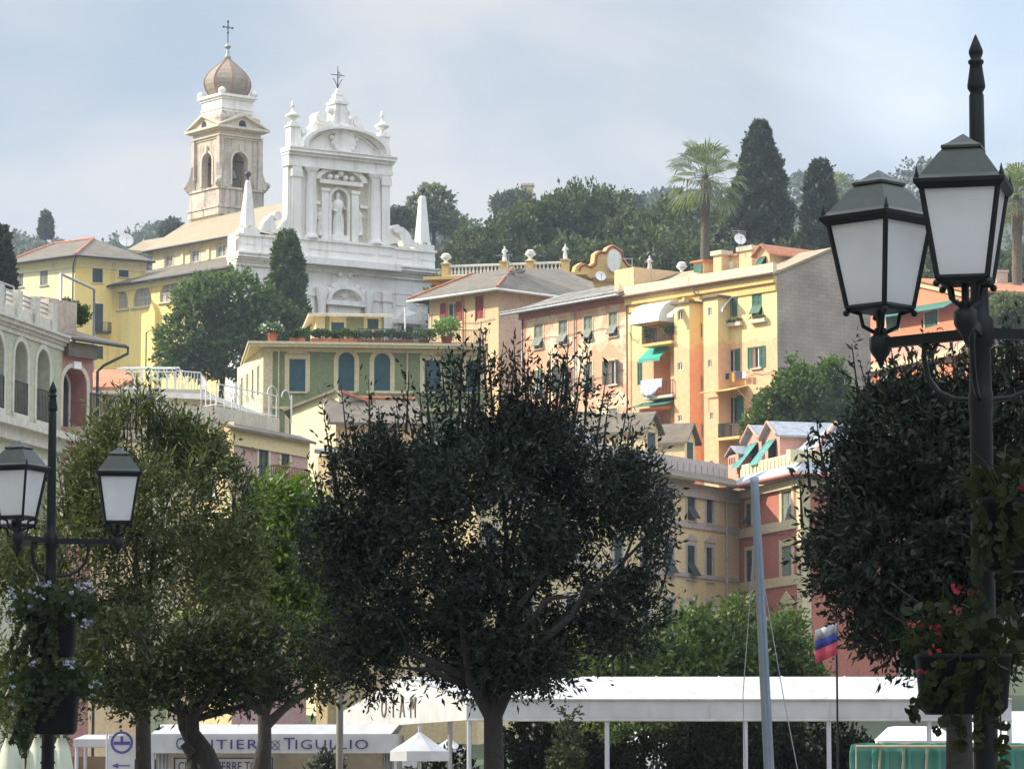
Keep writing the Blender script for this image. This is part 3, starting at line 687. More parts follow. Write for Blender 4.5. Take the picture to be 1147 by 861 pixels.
# ================================================================ BELL TOWER
TD = 362.0
tc_ = at(246.5, 150, TD)                       # near vertical edge
TH_ = math.radians(38); tu = Vector((math.cos(TH_), math.sin(TH_), 0)); tv = Vector((-tu.y, tu.x, 0))
s_px = TD/F; S = 5.05
tw = thing('bell_tower', 'weathered stone bell tower with onion dome tiled in copper brown, behind the church roof', 'bell tower', (tc_.x, tc_.y, hgt(tc_.x, tc_.y)))
TC = Vector((tc_.x, tc_.y, 0)) + tu*S/2 + tv*S/2
def tz(y): return at(250, y, TD).z
def sq(mb, half, z0, z1, half1=None):
    half1 = half if half1 is None else half1
    vs = [TC + tu*a*h + tv*b*h + Z*z for (h, z) in ((half, z0), (half1, z1)) for a, b in ((-1,-1),(1,-1),(1,1),(-1,1))]
    mb.add(vs, [(3,2,1,0), (4,5,6,7), (0,1,5,4), (1,2,6,5), (2,3,7,6), (3,0,4,7)])
TS = M['tower_stone']
f = MB(); sq(f, S/2+.1, 34, tz(225)); f.build('tower_base', M['yellow_pale'], tw)
f = MB(); sq(f, S/2+.35, tz(240), tz(232)); sq(f, S/2+.45, tz(232)+.004, tz(229.5)); sq(f, S/2+.25, tz(229.5)+.004, tz(211)); sq(f, S/2+.4, tz(211)+.004, tz(208.5)); f.build('belfry_plinth', TS, tw)
hb = S/2-.12; z0, z1 = tz(208.3), tz(152)
fr = Wall(TC - tu*hb - tv*hb, TC + tu*hb - tv*hb, z0, z1); fl = Wall(TC - tu*hb + tv*hb, TC - tu*hb - tv*hb, z0, z1)
fb = Wall(TC + tu*hb + tv*hb, TC - tu*hb + tv*hb, z0, z1); fe = Wall(TC + tu*hb - tv*hb, TC + tu*hb + tv*hb, z0, z1)
f = MB()
za, zb_ = tz(211), tz(167.5)
for W in (fr, fl, fb, fe):
    c_ = W.len/2; W.op = [(c_-.95, c_+.95, z0+.05, zb_, 1, .7)] if W in (fr, fl) else []; W.build(f)
for W in (fr, fl, fb, fe):
    Wi = Wall(W.pt(.7, 0, -.7), W.pt(W.len-.7, 0, -.7), z0, z1); c_ = Wi.len/2; Wi.op = [(c_-.95, c_+.95, z0+.05, zb_, 1, .01)] if W in (fr, fl) else []; Wi.build(f)
f.build('belfry_wall', TS, tw)
f = MB(); sq(f, hb-.3, z0-.1, z0+.02); f.build('belfry_floor', TS, tw)
q = MB()
for W in (fr, fl, fb, fe):
    q = MB(); c_ = W.len/2; arch_band(q, W, c_-.95, c_+.95, z0+.3, zb_, .22, -.02, .1); q.obox(W.pt(c_-.15, zb_+.1, -.02), W.u*.3, Z*.6, W.n*.25); q.build('arch_surround', M['cream_stone'], tw)
# corner piers with volute feet
for a, b in ((-1,-1),(1,-1),(1,1),(-1,1)):
    q = MB(); C = TC + tu*a*(hb) + tv*b*(hb)
    d = (tu*a+tv*b).normalized(); pe = Vector((-d.y, d.x, 0))
    q.obox(C - tu*a*.55*0 - (tu+tv)*.28 + Z*tz(196), tu*.56, tv*.56, Z*(z1-tz(196)))
    prof = [(0, tz(208.5)), (.95, tz(208.5)), (1.1, tz(205)), (1.0, tz(201)), (.7, tz(197)), (.5, tz(190)), (.38, tz(182)), (0, tz(178))]
    q.prism([C + d*(r_-.1) - pe*.28 + Z*z_ for r_, z_ in prof], pe*.56)
    q.ball(C + d*.85 + Z*tz(203), .36, 8)
    q.build('corner_pier', TS, tw)
f = MB(); sq(f, S/2+.0, tz(153.5), tz(151)); sq(f, S/2+.2, tz(151)+.004, tz(149.5)); sq(f, S/2+.0, tz(149.5)+.004, tz(144.5)); sq(f, S/2+.4, tz(144.5)+.004, tz(143)); sq(f, S/2+.7, tz(143)+.004, tz(140.5)); f.build('belfry_cornice', M['cream_stone'], tw)
# four small pediments
for W in (fr, fl, fb, fe):
    q = MB(); h = tz(124.5)-tz(140.5); c_ = W.len/2; wv = S/2+.7; zb2 = tz(140.5)+.004
    o = .82
    q.prism([W.pt(c_-wv, zb2, o-.02), W.pt(c_-wv+.25, zb2, o-.02), W.pt(c_, zb2+h-.32, o-.02), W.pt(c_+wv-.25, zb2, o-.02), W.pt(c_+wv, zb2, o-.02), W.pt(c_, zb2+h, o-.02)][0:3] + [W.pt(c_, zb2+h, o-.02)], -W.n*1.9)
    q.prism([W.pt(c_+wv-.25, zb2, o-.02), W.pt(c_+wv, zb2, o-.02), W.pt(c_, zb2+h, o-.02), W.pt(c_, zb2+h-.32, o-.02)], -W.n*1.9)
    q.prism([W.pt(c_-wv+.3, zb2, .45), W.pt(c_+wv-.3, zb2, .45), W.pt(c_, zb2+h-.3, .45)], -W.n*1.2)
    p = q.build('tower_pediment', M['cream_stone'], tw)
    q = MB(); pts = arch_pts(W, c_-.45, c_+.45, zb2+.1, zb2+.75, .47); q.add(pts, [tuple(range(len(pts)))]); q.build('vent', M['dark_in'], p)
f = MB(); sq(f, S/2-.1, tz(140.5), tz(131)); sq(f, S/2-.05, tz(131)+.004, tz(128)); sq(f, S/2-.1, tz(128)+.004, tz(122), S/2-.55)
f.build('flared_skirt', TS, tw)
f = MB(); sq(f, S/2-.6, tz(122)+.004, tz(108)); sq(f, S/2-.45, tz(108)+.004, tz(105.5)); sq(f, S/2-.25, tz(105.5)+.004, tz(102.5)); 
sq(f, S/2-.5, tz(119), tz(117.5))
for a, b in ((-1,-1),(1,-1),(1,1),(-1,1)): f.ball(TC + tu*a*(S/2-.55) + tv*b*(S/2-.55) + Z*(tz(102.5)+.25), .42, 8)
f.build('drum', WS, tw)
# onion dome, eight ribs
dt = M['dome'] = roofmat('dome_tiles', (.25, .2, .145), (.33, .27, .19), scale=5, lich=(.36, .32, .25))
prof = [(1.75, 102), (1.95, 99.5), (2.22, 95), (2.38, 89), (2.36, 84), (2.12, 78), (1.75, 73), (1.3, 68.5), (.85, 64.5), (.45, 61), (.22, 58), (.16, 55.5)]
rz = math.atan2(tu.y, tu.x) + math.pi/8
f = MB(); f.lathe((TC.x, TC.y, 0), [(r_*1.03, tz(y_)) for r_, y_ in prof], 8, True, rz)
for i in range(len(f.sm)): f.sm[i] = False
dm = f.build('onion_dome', dt, tw)
for k in range(8):
    a = 2*math.pi*k/8 + rz; q = MB()
    q.tube([(TC.x+r_*1.04*math.cos(a), TC.y+r_*1.04*math.sin(a), tz(y_)) for r_, y_ in prof], .065, 6); q.build('dome_rib', simple('rib_tiles', (.35, .17, .11), .8), dm)
f = MB(); f.lathe((TC.x, TC.y, 0), [(.3, tz(57.5)), (.34, tz(56)), (.16, tz(53)), (.2, tz(51)), (.1, tz(48)), (.1, tz(47.5)), (.28, tz(46)), (.34, tz(44.5)), (.28, tz(43)), (.08, tz(41.6)), (.06, tz(41))], 12); f.build('finial', M['grey_metal'], tw)
q = MB(); A = lambda a, y: TC + tu*a + Z*tz(y)
q.tube([A(0, 42), A(0, 15)], .055, 6); q.tube([A(-.55, 23), A(.55, 23)], .05, 6)
for p_ in (A(-.55, 23), A(.55, 23), A(0, 16.5), A(0, 29)): q.ball(p_, .13, 6)
q.tube([A(-.25, 23), A(0, 20.5), A(.25, 23), A(0, 25.5), A(-.25, 23)], .03, 4)
q.build('iron_cross', M['iron'], tw)
bl = simple('bell_bronze', (.10, .15, .13), .45, .7)
for a, b, s_ in ((0, -1.2, 1.0), (-1.35, 0, .7)):
    q = MB(); C = TC + tu*a + tv*b; zz = tz(196)
    q.lathe((C.x, C.y, zz), [(.62*s_, 0), (.6*s_, .05), (.45*s_, .3*s_), (.36*s_, .7*s_), (.3*s_, .95*s_), (.1*s_, 1.05*s_), (.05, 1.2*s_)], 14); q.tube([C+Z*(zz+1.0*s_), C+Z*(zz+1.9)], .05, 6)
    q.build('bell', bl, tw)
q = MB(); q.obox(TC - tu*1.9 - tv*1.3 + Z*(tz(196)+1.8), tu*3.8, tv*.2, Z*.2); q.obox(TC - tu*1.45 - tv*1.9 + Z*(tz(196)+1.6), tu*.2, tv*3.8, Z*.18)
for k in range(-3, 4): q.tube([TC+tu*k*.22-tv*1.55+Z*z0, TC+tu*k*.22-tv*1.55+Z*(z0+1.0)], .02, 4)
q.build('bell_frame', M['iron'], tw)
# ================================================================ YELLOW MONASTERY LEFT OF THE CHURCH
mc = at(85, 287.6, 341); zE = mc.z; ml = samez(10.5, 296.8, zE); mr = samez(170, 293.6, zE)
mo = thing('monastery_house', 'yellow hip-roofed house with green shutters at the left end of the church', 'house', (mc.x, mc.y, hgt(mc.x, mc.y)))
WL = Wall(ml, mc, 30, zE); ex = (mr-mc).normalized(); WR = Wall(mc, mc + ex*((mr-mc).length-.6), 30, zE)
WL.A = WL.A + WL.u*.6; WL.len -= .6
for r in ((18, 303.5, 26, 321.5), (45, 299.5, 53.5, 319.5)): win(mo, WL, r, 'closed', shm=M['grey_sh'], sill=M['cream_stone'])
for r in ((103.5, 296.5, 115, 316.5), (133, 298, 144, 310.5)): win(mo, WR, r, 'closed', shm=M['dkgreen_sh'], sur=M['yellow_pale'], sw=.18, sill=M['cream_stone'])
win(mo, WR, (106, 340, 115.5, 371.5), 'closed', shm=M['dkgreen_sh'], sur=M['yellow_pale'], sw=.12)
win(mo, WR, (106, 387.5, 115.5, 402), 'closed', shm=M['dkgreen_sh'], sur=M['yellow_pale'], sw=.12)
f = MB(); WR.build(f); f.build('wall', M['yellow'], mo)
f = MB(); WL.build(f); f.build('wall', M['yellow_pale'], mo)
f = MB()
for W in (WL, WR): W.box(f, 0, W.len, zE-1.0, zE-.25, -.02, .12); W.box(f, 0, W.len, zE-.25, zE, -.02, .35)
f.build('eaves_moulding', M['yellow_pale'], mo)
ap = at(105, 267.3, 350)
e1, e2, e3 = WL.pt(-.8, zE, .9), WL.pt(WL.len+.6, zE, .9)+WR.n*.5, WR.pt(WR.len+.6, zE, .9)
rB2 = samez(32, 292, ap.z+0); 
f = MB(); bk1 = e1 + (e3-e2)*1.0
ridge2 = ap + (e1-e2)*.55
slab(f, [e1, e2, ap, ridge2], .2); slab(f, [e2, e3, ap], .2); slab(f, [e3, bk1, ridge2, ap], .2); slab(f, [bk1, e1, ridge2], .2)
f.build('hip_roof', M['grey_roof'], mo)
f = MB(); f.tube([e2+Z*.05, ap+Z*.05], .13, 6); f.tube([e1+Z*.05, ridge2+Z*.05], .13, 6); f.tube([ap+Z*.05, ridge2+Z*.05], .12, 6); f.build('ridge_tiles', M['terracotta'], mo)
f = MB(); f.tube([e1-Z*.1, e2-Z*.1, e3-Z*.1], .11, 6); f.tube([e2-Z*.1, WL.pt(WL.len-.2, zE-.9, .15), WL.pt(WL.len-.2, 32, .15)], .07, 6); f.build('gutter', M['iron'], mo)
q = MB(); a, b, z0, z1 = WR.rect(107, 365, 121, 374)
WR.box(q, a-.1, b, z0, z0+.14, 0, .9); P = WR.pt(a-.1, z0+.14, .85); railing(q, P, WR.pt(b, z0+.14, .85), .9, 10, .015); railing(q, WR.pt(b, z0+.14, .85), WR.pt(b, z0+.14, 0), .9, 6, .015); q.build('balcony', M['iron'], mo)
# church-side street lamp and dish
lp = at(163.5, 400, 318); t = thing('wall_lamp', 'hooked street lamp standing in front of the yellow church side wall', 'street lamp', (lp.x, lp.y, hgt(lp.x, lp.y)))
zt = zat(372, 318); q = MB(); q.tube([(lp.x, lp.y, hgt(lp.x, lp.y)), (lp.x, lp.y, zt-.2), (lp.x, lp.y, zt)], .06, 6)
arc = [(lp.x+.5+.45*math.cos(a)*1.0, lp.y, zt-.1+.5*math.sin(a)) for a in (math.pi, 2.6, 2.0, 1.5, 1.0, .5, .0)]; arc = [(lp.x+.55*(1-math.cos(a))*.9, lp.y, zt-.3+.5*math.sin(a)) for a in (0, .4, .9, 1.5, 2.1, 2.6, 3.0)]
q.tube(arc, .035, 6); q.build('pole', M['iron'], t); q = MB(); e = arc[-1]; q.lathe((e[0], e[1], e[2]-.45), [(.33, 0), (.3, .05), (.12, .25), (.08, .4), (.05, .5)], 10); q.build('lamp_shade', M['iron'], t)
def dish(x, y, D, r, label, col=None, mast=None, group=None, az=0.3, antenna=False):
    """satellite dish on a mast: x,y photo place"""
    c = at(x, y, D); t = thing('satellite_dish', label, 'satellite dish', (c.x, c.y, (mast if mast else c.z-1)), group)
    d = Vector((math.sin(az)*.9, -math.cos(az)*.9, .35)).normalized(); a = d.cross(Z).normalized(); b = a.cross(d)
    q = MB(); K = 18; rings = 4
    vs = [c]; 
    for i in range(1, rings+1):
        rr = r*i/rings
        for k in range(K): vs.append(c + a*rr*math.cos(2*math.pi*k/K) + b*rr*math.sin(2*math.pi*k/K) + d*(rr*rr/r*.22))
    fs = [(0, 1+k, 1+(k+1)%K) for k in range(K)] + [(1+(i-1)*K+k, 1+i*K+k, 1+i*K+(k+1)%K, 1+(i-1)*K+(k+1)%K) for i in range(1, rings) for k in range(K)]
    q.add(vs, fs, True); q.build('dish', col or M['white_paint'], t)
    q = MB(); q.tube([c - d*.05, c-d*.15], .06, 6); q.tube([Vector((c.x, c.y, mast or c.z-1.2))-d*.15, c - d*.15 + Z*(1.6*r if antenna else .1)], .03, 6)
    q.tube([c - b*r*.9 + d*r*.2, c + d*r*.75], .02, 5); q.ball(c + d*r*.75, .07, 6); q.build('mast', M['grey_metal'], t)
    if antenna:
        q = MB(); tp = c - d*.15 + Z*1.6*r; q.tube([c-d*.15, tp], .025, 5)
        for k in range(3): q.tube([tp - Z*.12*k - a*.5, tp - Z*.12*k + a*.5], .015, 4)
        q.tube([tp - Vector((.5, .2, 0)), tp+Vector((.5, .2, 0))], .015, 4); q.build('antenna', M['grey_metal'], t)
    return t
dish(141, 269.5, 352, .75, 'large pale satellite dish behind the roof ridge of the yellow house', M['white_stone'], antenna=False)
# ================================================================ MIDDLE DISTANCE HOUSES
M['pink_faded'] = plaster('peeling_pink_plaster', (.74, .36, .22), (.8, .62, .42), amt=1.0, scale=.55, lo=.47, hi=.56, stain=(.5, .34, .24), stain_amt=.4)
M['apricot'] = plaster('apricot_plaster', (.72, .5, .28), (.66, .44, .24), amt=.5, scale=.4, stain=(.4, .29, .19), stain_amt=.35)
M['beige_shade'] = plaster('stained_shaded_beige_plaster', (.5, .4, .3), (.38, .3, .24), amt=.8, scale=.6, stain=(.26, .22, .18), stain_amt=.4)  # beige with shade put into its colour for shaded walls, plus stains
M['villa_green'] = plaster('sage_green_plaster', (.19, .22, .1), (.16, .19, .09), amt=.4, scale=.4, stain=(.14, .15, .1), stain_amt=.12)
M['villa_cream'] = plaster('villa_cream_trim', (.6, .5, .3), (.5, .42, .26), amt=.4, stain=(.34, .3, .22), stain_amt=.15)
M['orange'] = plaster('orange_plaster', (.68, .24, .12), (.6, .2, .1), amt=.4, scale=.4, stain=(.45, .22, .14), stain_amt=.15)
M['cream_pal'] = plaster('cream_palazzo_plaster', (.72, .56, .3), (.62, .48, .26), amt=.4, scale=.3, stain=(.38, .32, .22), stain_amt=.15)
M['mauve_trim'] = plaster('greyish_mauve_trim', (.46, .4, .37), (.4, .34, .32), amt=.4, stain=(.3, .27, .25), stain_amt=.2)
M['brick_red'] = plaster('brick_red_plaster', (.44, .15, .1), (.36, .12, .085), amt=.5, scale=.35, stain=(.2, .1, .08), stain_amt=.2)
M['grey_wall'] = plaster('grey_cement_render', (.27, .25, .235), (.22, .2, .19), amt=.6, scale=.5, stain=(.18, .165, .15), stain_amt=.3)
M['pink_lit'] = plaster('salmon_pink_plaster', (.68, .34, .25), (.62, .3, .22), amt=.4, scale=.5, stain=(.42, .25, .2), stain_amt=.15)
M['awning_white'] = simple('white_awning_cloth', (.78, .77, .74), .7, 0, .04)
M['awning_green'] = simple('turquoise_awning_cloth', (.04, .4, .3), .7, 0, .08)
M['awning_dkgreen'] = simple('dark_green_awning_cloth', (.03, .16, .12), .7, 0, .1)
M['linen'] = simple('lavender_linen', (.52, .55, .78), .8, 0, .06)
M['leaf_pot'] = leafmat('pot_plant_leaves', (.04, .08, .02), (.09, .14, .04))
# two-tone plaster of the tall house: salmon up to an uneven line, yellow above and round the windows
m, nt_, b = new_mat('yellow_and_salmon_plaster'); L_ = nt_.links; tc1 = N(nt_, 'ShaderNodeTexCoord')
nA_ = N(nt_, 'ShaderNodeTexNoise'); nA_.inputs['Scale'].default_value = .5; nA_.inputs['Detail'].default_value = 3; L_.new(tc1.outputs['Object'], nA_.inputs['Vector'])
sp_ = N(nt_, 'ShaderNodeSeparateXYZ'); L_.new(tc1.outputs['Object'], sp_.inputs[0])
H_Z = at(870, 307, 225).z; H_BASE = hgt(16.7, 225)
ma = N(nt_, 'ShaderNodeMath', operation='MULTIPLY_ADD'); L_.new(nA_.outputs['Fac'], ma.inputs[0]); ma.inputs[1].default_value = 2.6; L_.new(sp_.outputs['Z'], ma.inputs[2])
mr1 = N(nt_, 'ShaderNodeMapRange'); zsw = at(860, 382, 226).z - H_BASE + 1.3; mr1.inputs[1].default_value = zsw-.1; mr1.inputs[2].default_value = zsw+.1; L_.new(ma.outputs[0], mr1.inputs[0])
mxa = N(nt_, 'ShaderNodeMix', data_type='RGBA'); mxa.inputs[6].default_value = (.8, .46, .25, 1); mxa.inputs[7].default_value = (.82, .62, .29, 1); L_.new(mr1.outputs[0], mxa.inputs[0])
nB_ = N(nt_, 'ShaderNodeTexNoise'); nB_.inputs['Scale'].default_value = 3; nB_.inputs['Detail'].default_value = 6; L_.new(tc1.outputs['Object'], nB_.inputs['Vector'])
mxb = N(nt_, 'ShaderNodeMix', data_type='RGBA', blend_type='OVERLAY'); mxb.inputs[0].default_value = .3; L_.new(mxa.outputs[2], mxb.inputs[6]); L_.new(nB_.outputs['Fac'], mxb.inputs[7])
L_.new(mxb.outputs[2], b.inputs['Base Color']); b.inputs['Roughness'].default_value = .9; M['two_tone'] = m
M['yel_strip'] = plaster('golden_plaster', (.72, .5, .18), (.66, .46, .17), amt=.4, stain=(.5, .36, .2), stain_amt=.15)

def dark_box(root, W, u0, u1, z0, z1, d, mat, name='loggia'):
    """a real recess: opening in W lined with walls"""
    W.op.append((u0, u1, z0, z1, 0, d)); q = MB(); q.add([W.pt(u0, z0, -d), W.pt(u1, z0, -d), W.pt(u1, z1, -d), W.pt(u0, z1, -d)], [(0,1,2,3)])
    return q.build(name, mat, root)
# ---------------------------------------------------------------- tall yellow house (H)
hR = at(870, 307, 225); hL = samez(703, 333.5, hR.z); zh = hR.z
th = thing('apartment_house', 'tall yellow and salmon apartment house with bare grey cement gable and white dome awning', 'apartment house', (hR.x, hR.y, H_BASE))
HW = Wall(hL, hR, 8, zh-.05)
bk = -HW.n; GDEP = 8.3
GW = Wall(hR, hR + bk*GDEP, 8, zh-.3)
TT = M['two_tone']
# bays: (photo x0,x1,top y, out)
bays = []
for x0, x1, yt, o in ((755, 772, 340.5, 1.0), (788, 804, 334, 1.1)):
    a, b_, _, zt = HW.rect(x0, yt, x1, yt+20, o); bays.append((a, b_, zt, o))
ops = HW
win(th, HW, (813, 334, 821.5, 355.5), 'open', shm=M['green_sh'], recess=.2)
win(th, HW, (842, 329.5, 853.5, 353.5), 'tilt2', shm=M['green_sh'], recess=.2)
win(th, HW, (815.5, 391.5, 824.5, 416.5), 'open', shm=M['green_sh'], recess=.2, sill=M['cream_stone'])
win(th, HW, (843, 388, 852.5, 412), 'open', shm=M['green_sh'], recess=.2, sill=M['cream_stone'])
win(th, HW, (843, 441, 855.5, 472), 'closed', shm=M['green_sh'])
win(th, HW, (812, 444, 826, 475), 'open', shm=M['green_sh'], recess=.25, name='balcony_door')
# loggias at left
a, b_, z0, z1 = HW.rect(719, 352, 752, 383); dark_box(th, HW, a, b_, z0, z1, 2.2, M['yellow'])
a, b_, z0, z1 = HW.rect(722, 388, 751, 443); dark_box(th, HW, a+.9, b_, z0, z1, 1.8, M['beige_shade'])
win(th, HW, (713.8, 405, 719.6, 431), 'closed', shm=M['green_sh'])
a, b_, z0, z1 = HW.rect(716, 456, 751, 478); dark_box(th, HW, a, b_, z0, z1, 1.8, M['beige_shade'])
for x0, x1, y0, y1 in ((781.5, 786.5, 362, 378.5), (782, 787, 421, 438), (782.5, 787.5, 475, 490)): win(th, HW, (x0, y0, x1, y1), None, recess=.12, gl=M['glass_pale'])
f = MB(); HW.build(f)
for (a, b_, zt, o), (x0, x1) in zip(bays, ((755, 772), (788, 804))):
    BW = Wall(HW.pt(a, 0, o), HW.pt(b_, 0, o), 8, zt)
    if x0 == 755:
        for r in ((759, 348, 764, 358.5), (758.8, 406, 764, 414.5), (759.2, 465, 763.5, 472)): win(th, BW, r, None, recess=.1, name='small_window')
    else:
        for r in ((793, 344.5, 797, 353.5), (793, 403, 797, 411.5), (795, 462, 798.5, 469.5), (795, 516, 799, 524)): win(th, BW, r, None, recess=.1, name='small_window')
    BW.build(f)
    f.add([HW.pt(a, 8), HW.pt(a, zt), HW.pt(a, zt, o), HW.pt(a, 8, o)], [(0,1,2,3)]); f.add([HW.pt(b_, 8), HW.pt(b_, zt), HW.pt(b_, zt, o), HW.pt(b_, 8, o)], [(0,3,2,1)])
f.build('wall', TT, th)
q = MB()
for (a, b_, zt, o) in bays: q.prism([HW.pt(a-.2, zt, -.02), HW.pt(a-.2, zt, o+.2), HW.pt(b_+.2, zt, o+.2), HW.pt(b_+.2, zt, -.02)], Z*.14)
q.build('bay_roof', M['grey_roof'], th)
q = MB(); a, _ = HW.uz(772.5, 420); b2, _ = HW.uz(778.5, 420); HW.box(q, a+.3, b2, 8, zh-.75, -.02, .9); q.build('chimney_shaft', M['yel_strip'], th)
q = MB(); HW.box(q, 0, HW.len, zh-.55, zh-.1, -.02, .3); HW.box(q, 0, HW.len-.02, zh-1.05, zh-.56, -.02, .12); q.build('eaves_moulding', M['yel_strip'], th)
# gable
gz = at(929, 282, 229.5).z; g = MB(); GW.build(g); gl_ = GW.len
g.add([GW.pt(0, zh-.3), GW.pt(gl_, zh-.3), GW.pt(gl_, zh+.1), GW.pt(gl_*.58, gz), GW.pt(0, zh+.1)], [(0,1,2,3,4)])
gm, nt_, b = new_mat('grey_cement_blocks'); tcg = N(nt_, 'ShaderNodeTexCoord'); sg = N(nt_, 'ShaderNodeSeparateXYZ'); nt_.links.new(tcg.outputs['Object'], sg.inputs[0]); cb = N(nt_, 'ShaderNodeCombineXYZ'); nt_.links.new(sg.outputs['Y'], cb.inputs['X']); nt_.links.new(sg.outputs['Z'], cb.inputs['Y'])
bk_ = N(nt_, 'ShaderNodeTexBrick'); bk_.inputs['Scale'].default_value = 1; bk_.inputs['Brick Width'].default_value = .5; bk_.inputs['Row Height'].default_value = .26; bk_.inputs['Mortar Size'].default_value = .015; bk_.inputs['Color1'].default_value = (.34, .275, .22, 1); bk_.inputs['Color2'].default_value = (.38, .31, .25, 1); bk_.inputs['Mortar'].default_value = (.27, .225, .185, 1)
nt_.links.new(cb.outputs[0], bk_.inputs['Vector']); ng = N(nt_, 'ShaderNodeTexNoise'); ng.inputs['Scale'].default_value = .5; ng.inputs['Detail'].default_value = 8; nt_.links.new(tcg.outputs['Object'], ng.inputs['Vector'])
mg = N(nt_, 'ShaderNodeMix', data_type='RGBA', blend_type='OVERLAY'); mg.inputs[0].default_value = .5; nt_.links.new(bk_.outputs['Color'], mg.inputs[6]); nt_.links.new(ng.outputs['Fac'], mg.inputs[7]); nt_.links.new(mg.outputs[2], b.inputs['Base Color']); b.inputs['Roughness'].default_value = .95
g.build('gable_wall', gm, th)
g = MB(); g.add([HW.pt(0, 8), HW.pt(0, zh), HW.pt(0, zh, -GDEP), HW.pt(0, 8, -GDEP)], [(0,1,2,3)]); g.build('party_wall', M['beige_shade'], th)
r_ = MB(); e0, e1 = HW.pt(-.1, zh+.02, .45), HW.pt(HW.len+.12, zh+.02, .45); rg0, rg1 = HW.pt(-.1, gz+.05, -GDEP*.58), HW.pt(HW.len+.12, gz+.05, -GDEP*.58); e2, e3 = HW.pt(-.1, zh, -GDEP-.3), HW.pt(HW.len+.12, zh, -GDEP-.3)
slab(r_, [e0, e1, rg1, rg0], .16); slab(r_, [rg0, rg1, e3, e2], .16); r_.build('roof', M['tan_roof'], th)
r_ = MB(); u1_ = HW.uz(777, 318)[0]; pk = .62
HW.box(r_, .05, u1_-.1, zh+.08, zh+.08+pk, .05, .38); HW.box(r_, u1_-.1, u1_+.6, zh+.08, zh+.25+pk, -1.0, .34); HW.box(r_, u1_+.62, HW.len+.05, zh+.08, zh+.08+pk, .05, .38)
r_.build('parapet', M['yellow_pale'], th)
r_ = MB(); r_.tube([HW.pt(-.3, zh+.0, .58), HW.pt(HW.len+.15, zh+.0, .58)], .085, 6)
a, z_ = HW.uz(783, 322); r_.tube([HW.pt(a, zh-.1, .55), HW.pt(a+.1, zh-.5, .5), HW.pt(a+.55, zh-.75, .3), HW.pt(a+.6, zh-1.1, .2)], .06, 6)
for x in (702.5, 700): a = max(.15, HW.uz(x, 400)[0]); r_.tube([HW.pt(a, zh-.3, .2), HW.pt(a, 9, .2)], .05, 6)
r_.build('gutter', simple('rusty_gutter', (.2, .1, .07), .6), th)
# dormers and chimneys on the roof
def gbox(root, W, x0, x1, y0, y1, o, depth, mat, name, cap=None, capm=None):
    a, b_, z0, z1 = W.rect(x0, y0, x1, y1, o); q = MB(); W.box(q, a, b_, z0-.5, z1, o-depth, o)
    p = q.build(name, mat, root)
    if cap:
        q = MB(); W.box(q, a-.15, b_+.15, z1, z1+cap, o-depth-.1, o+.15); q.build('cap', capm or M['grey_roof'], p)
    return p, (a, b_, z0, z1)
p, r4 = gbox(th, HW, 777, 788, 294, 309, -2.2, 2.0, M['apricot'], 'dormer', .14, M['terracotta']); 
q = MB(); HW.box(q, r4[0]+.1, r4[1]-.1, r4[2]+.1, r4[3]-.15, -2.19, -2.12); q.build('shutter', M['green_sh'], p)
gbox(th, HW, 799, 808, 286, 304, -2.4, .8, M['apricot'], 'chimney', .3, M['cream_stone'])
p, r4 = gbox(th, HW, 809.5, 826, 288, 304, -3.2, 2.0, M['apricot'], 'dormer', .14, M['terracotta']); q = MB(); m_ = (r4[0]+r4[1])/2; HW.box(q, m_-.35, m_+.35, r4[2]+.05, r4[3]-.3, -3.19, -3.12); q.build('window', M['white_paint'], p)
gbox(th, HW, 828, 842, 281, 303, -2.6, 1.0, M['apricot'], 'chimney', .3, M['cream_stone'])
a, b_, z0, z1 = HW.rect(848, 284, 862, 300, -2.0); q = MB(); D_ = 5.0; m_ = (a+b_)/2
q.prism([HW.pt(a, z0-.6, -2.0), HW.pt(b_, z0-.6, -2.0), HW.pt(b_, z1, -2.0), HW.pt(m_, z1+.5, -2.0), HW.pt(a, z1, -2.0)], HW.n*-D_); p = q.build('dormer', M['apricot'], th)
q = MB(); slab(q, [HW.pt(a-.3, z1-.1, -1.7), HW.pt(m_, z1+.62, -1.7), HW.pt(m_, z1+.62, -2-D_), HW.pt(a-.3, z1-.1, -2-D_)], .1); slab(q, [HW.pt(m_, z1+.62, -1.7), HW.pt(b_+.3, z1-.1, -1.7), HW.pt(b_+.3, z1-.1, -2-D_), HW.pt(m_, z1+.62, -2-D_)], .1); q.build('dormer_roof', M['terracotta'], p)
q = MB(); HW.box(q, a+.3, b_-.3, z0-.2, z1-.2, -1.99, -1.95); q.build('window', M['dark_in'], p)
q = MB(); slat_panel(q, HW.pt(a+.3, z1-.25, -1.93), HW.u*(b_-a-.6), (-Z*.8+HW.n*.6).normalized()*1.2, HW.n); q.build('shutter', M['green_sh'], p)
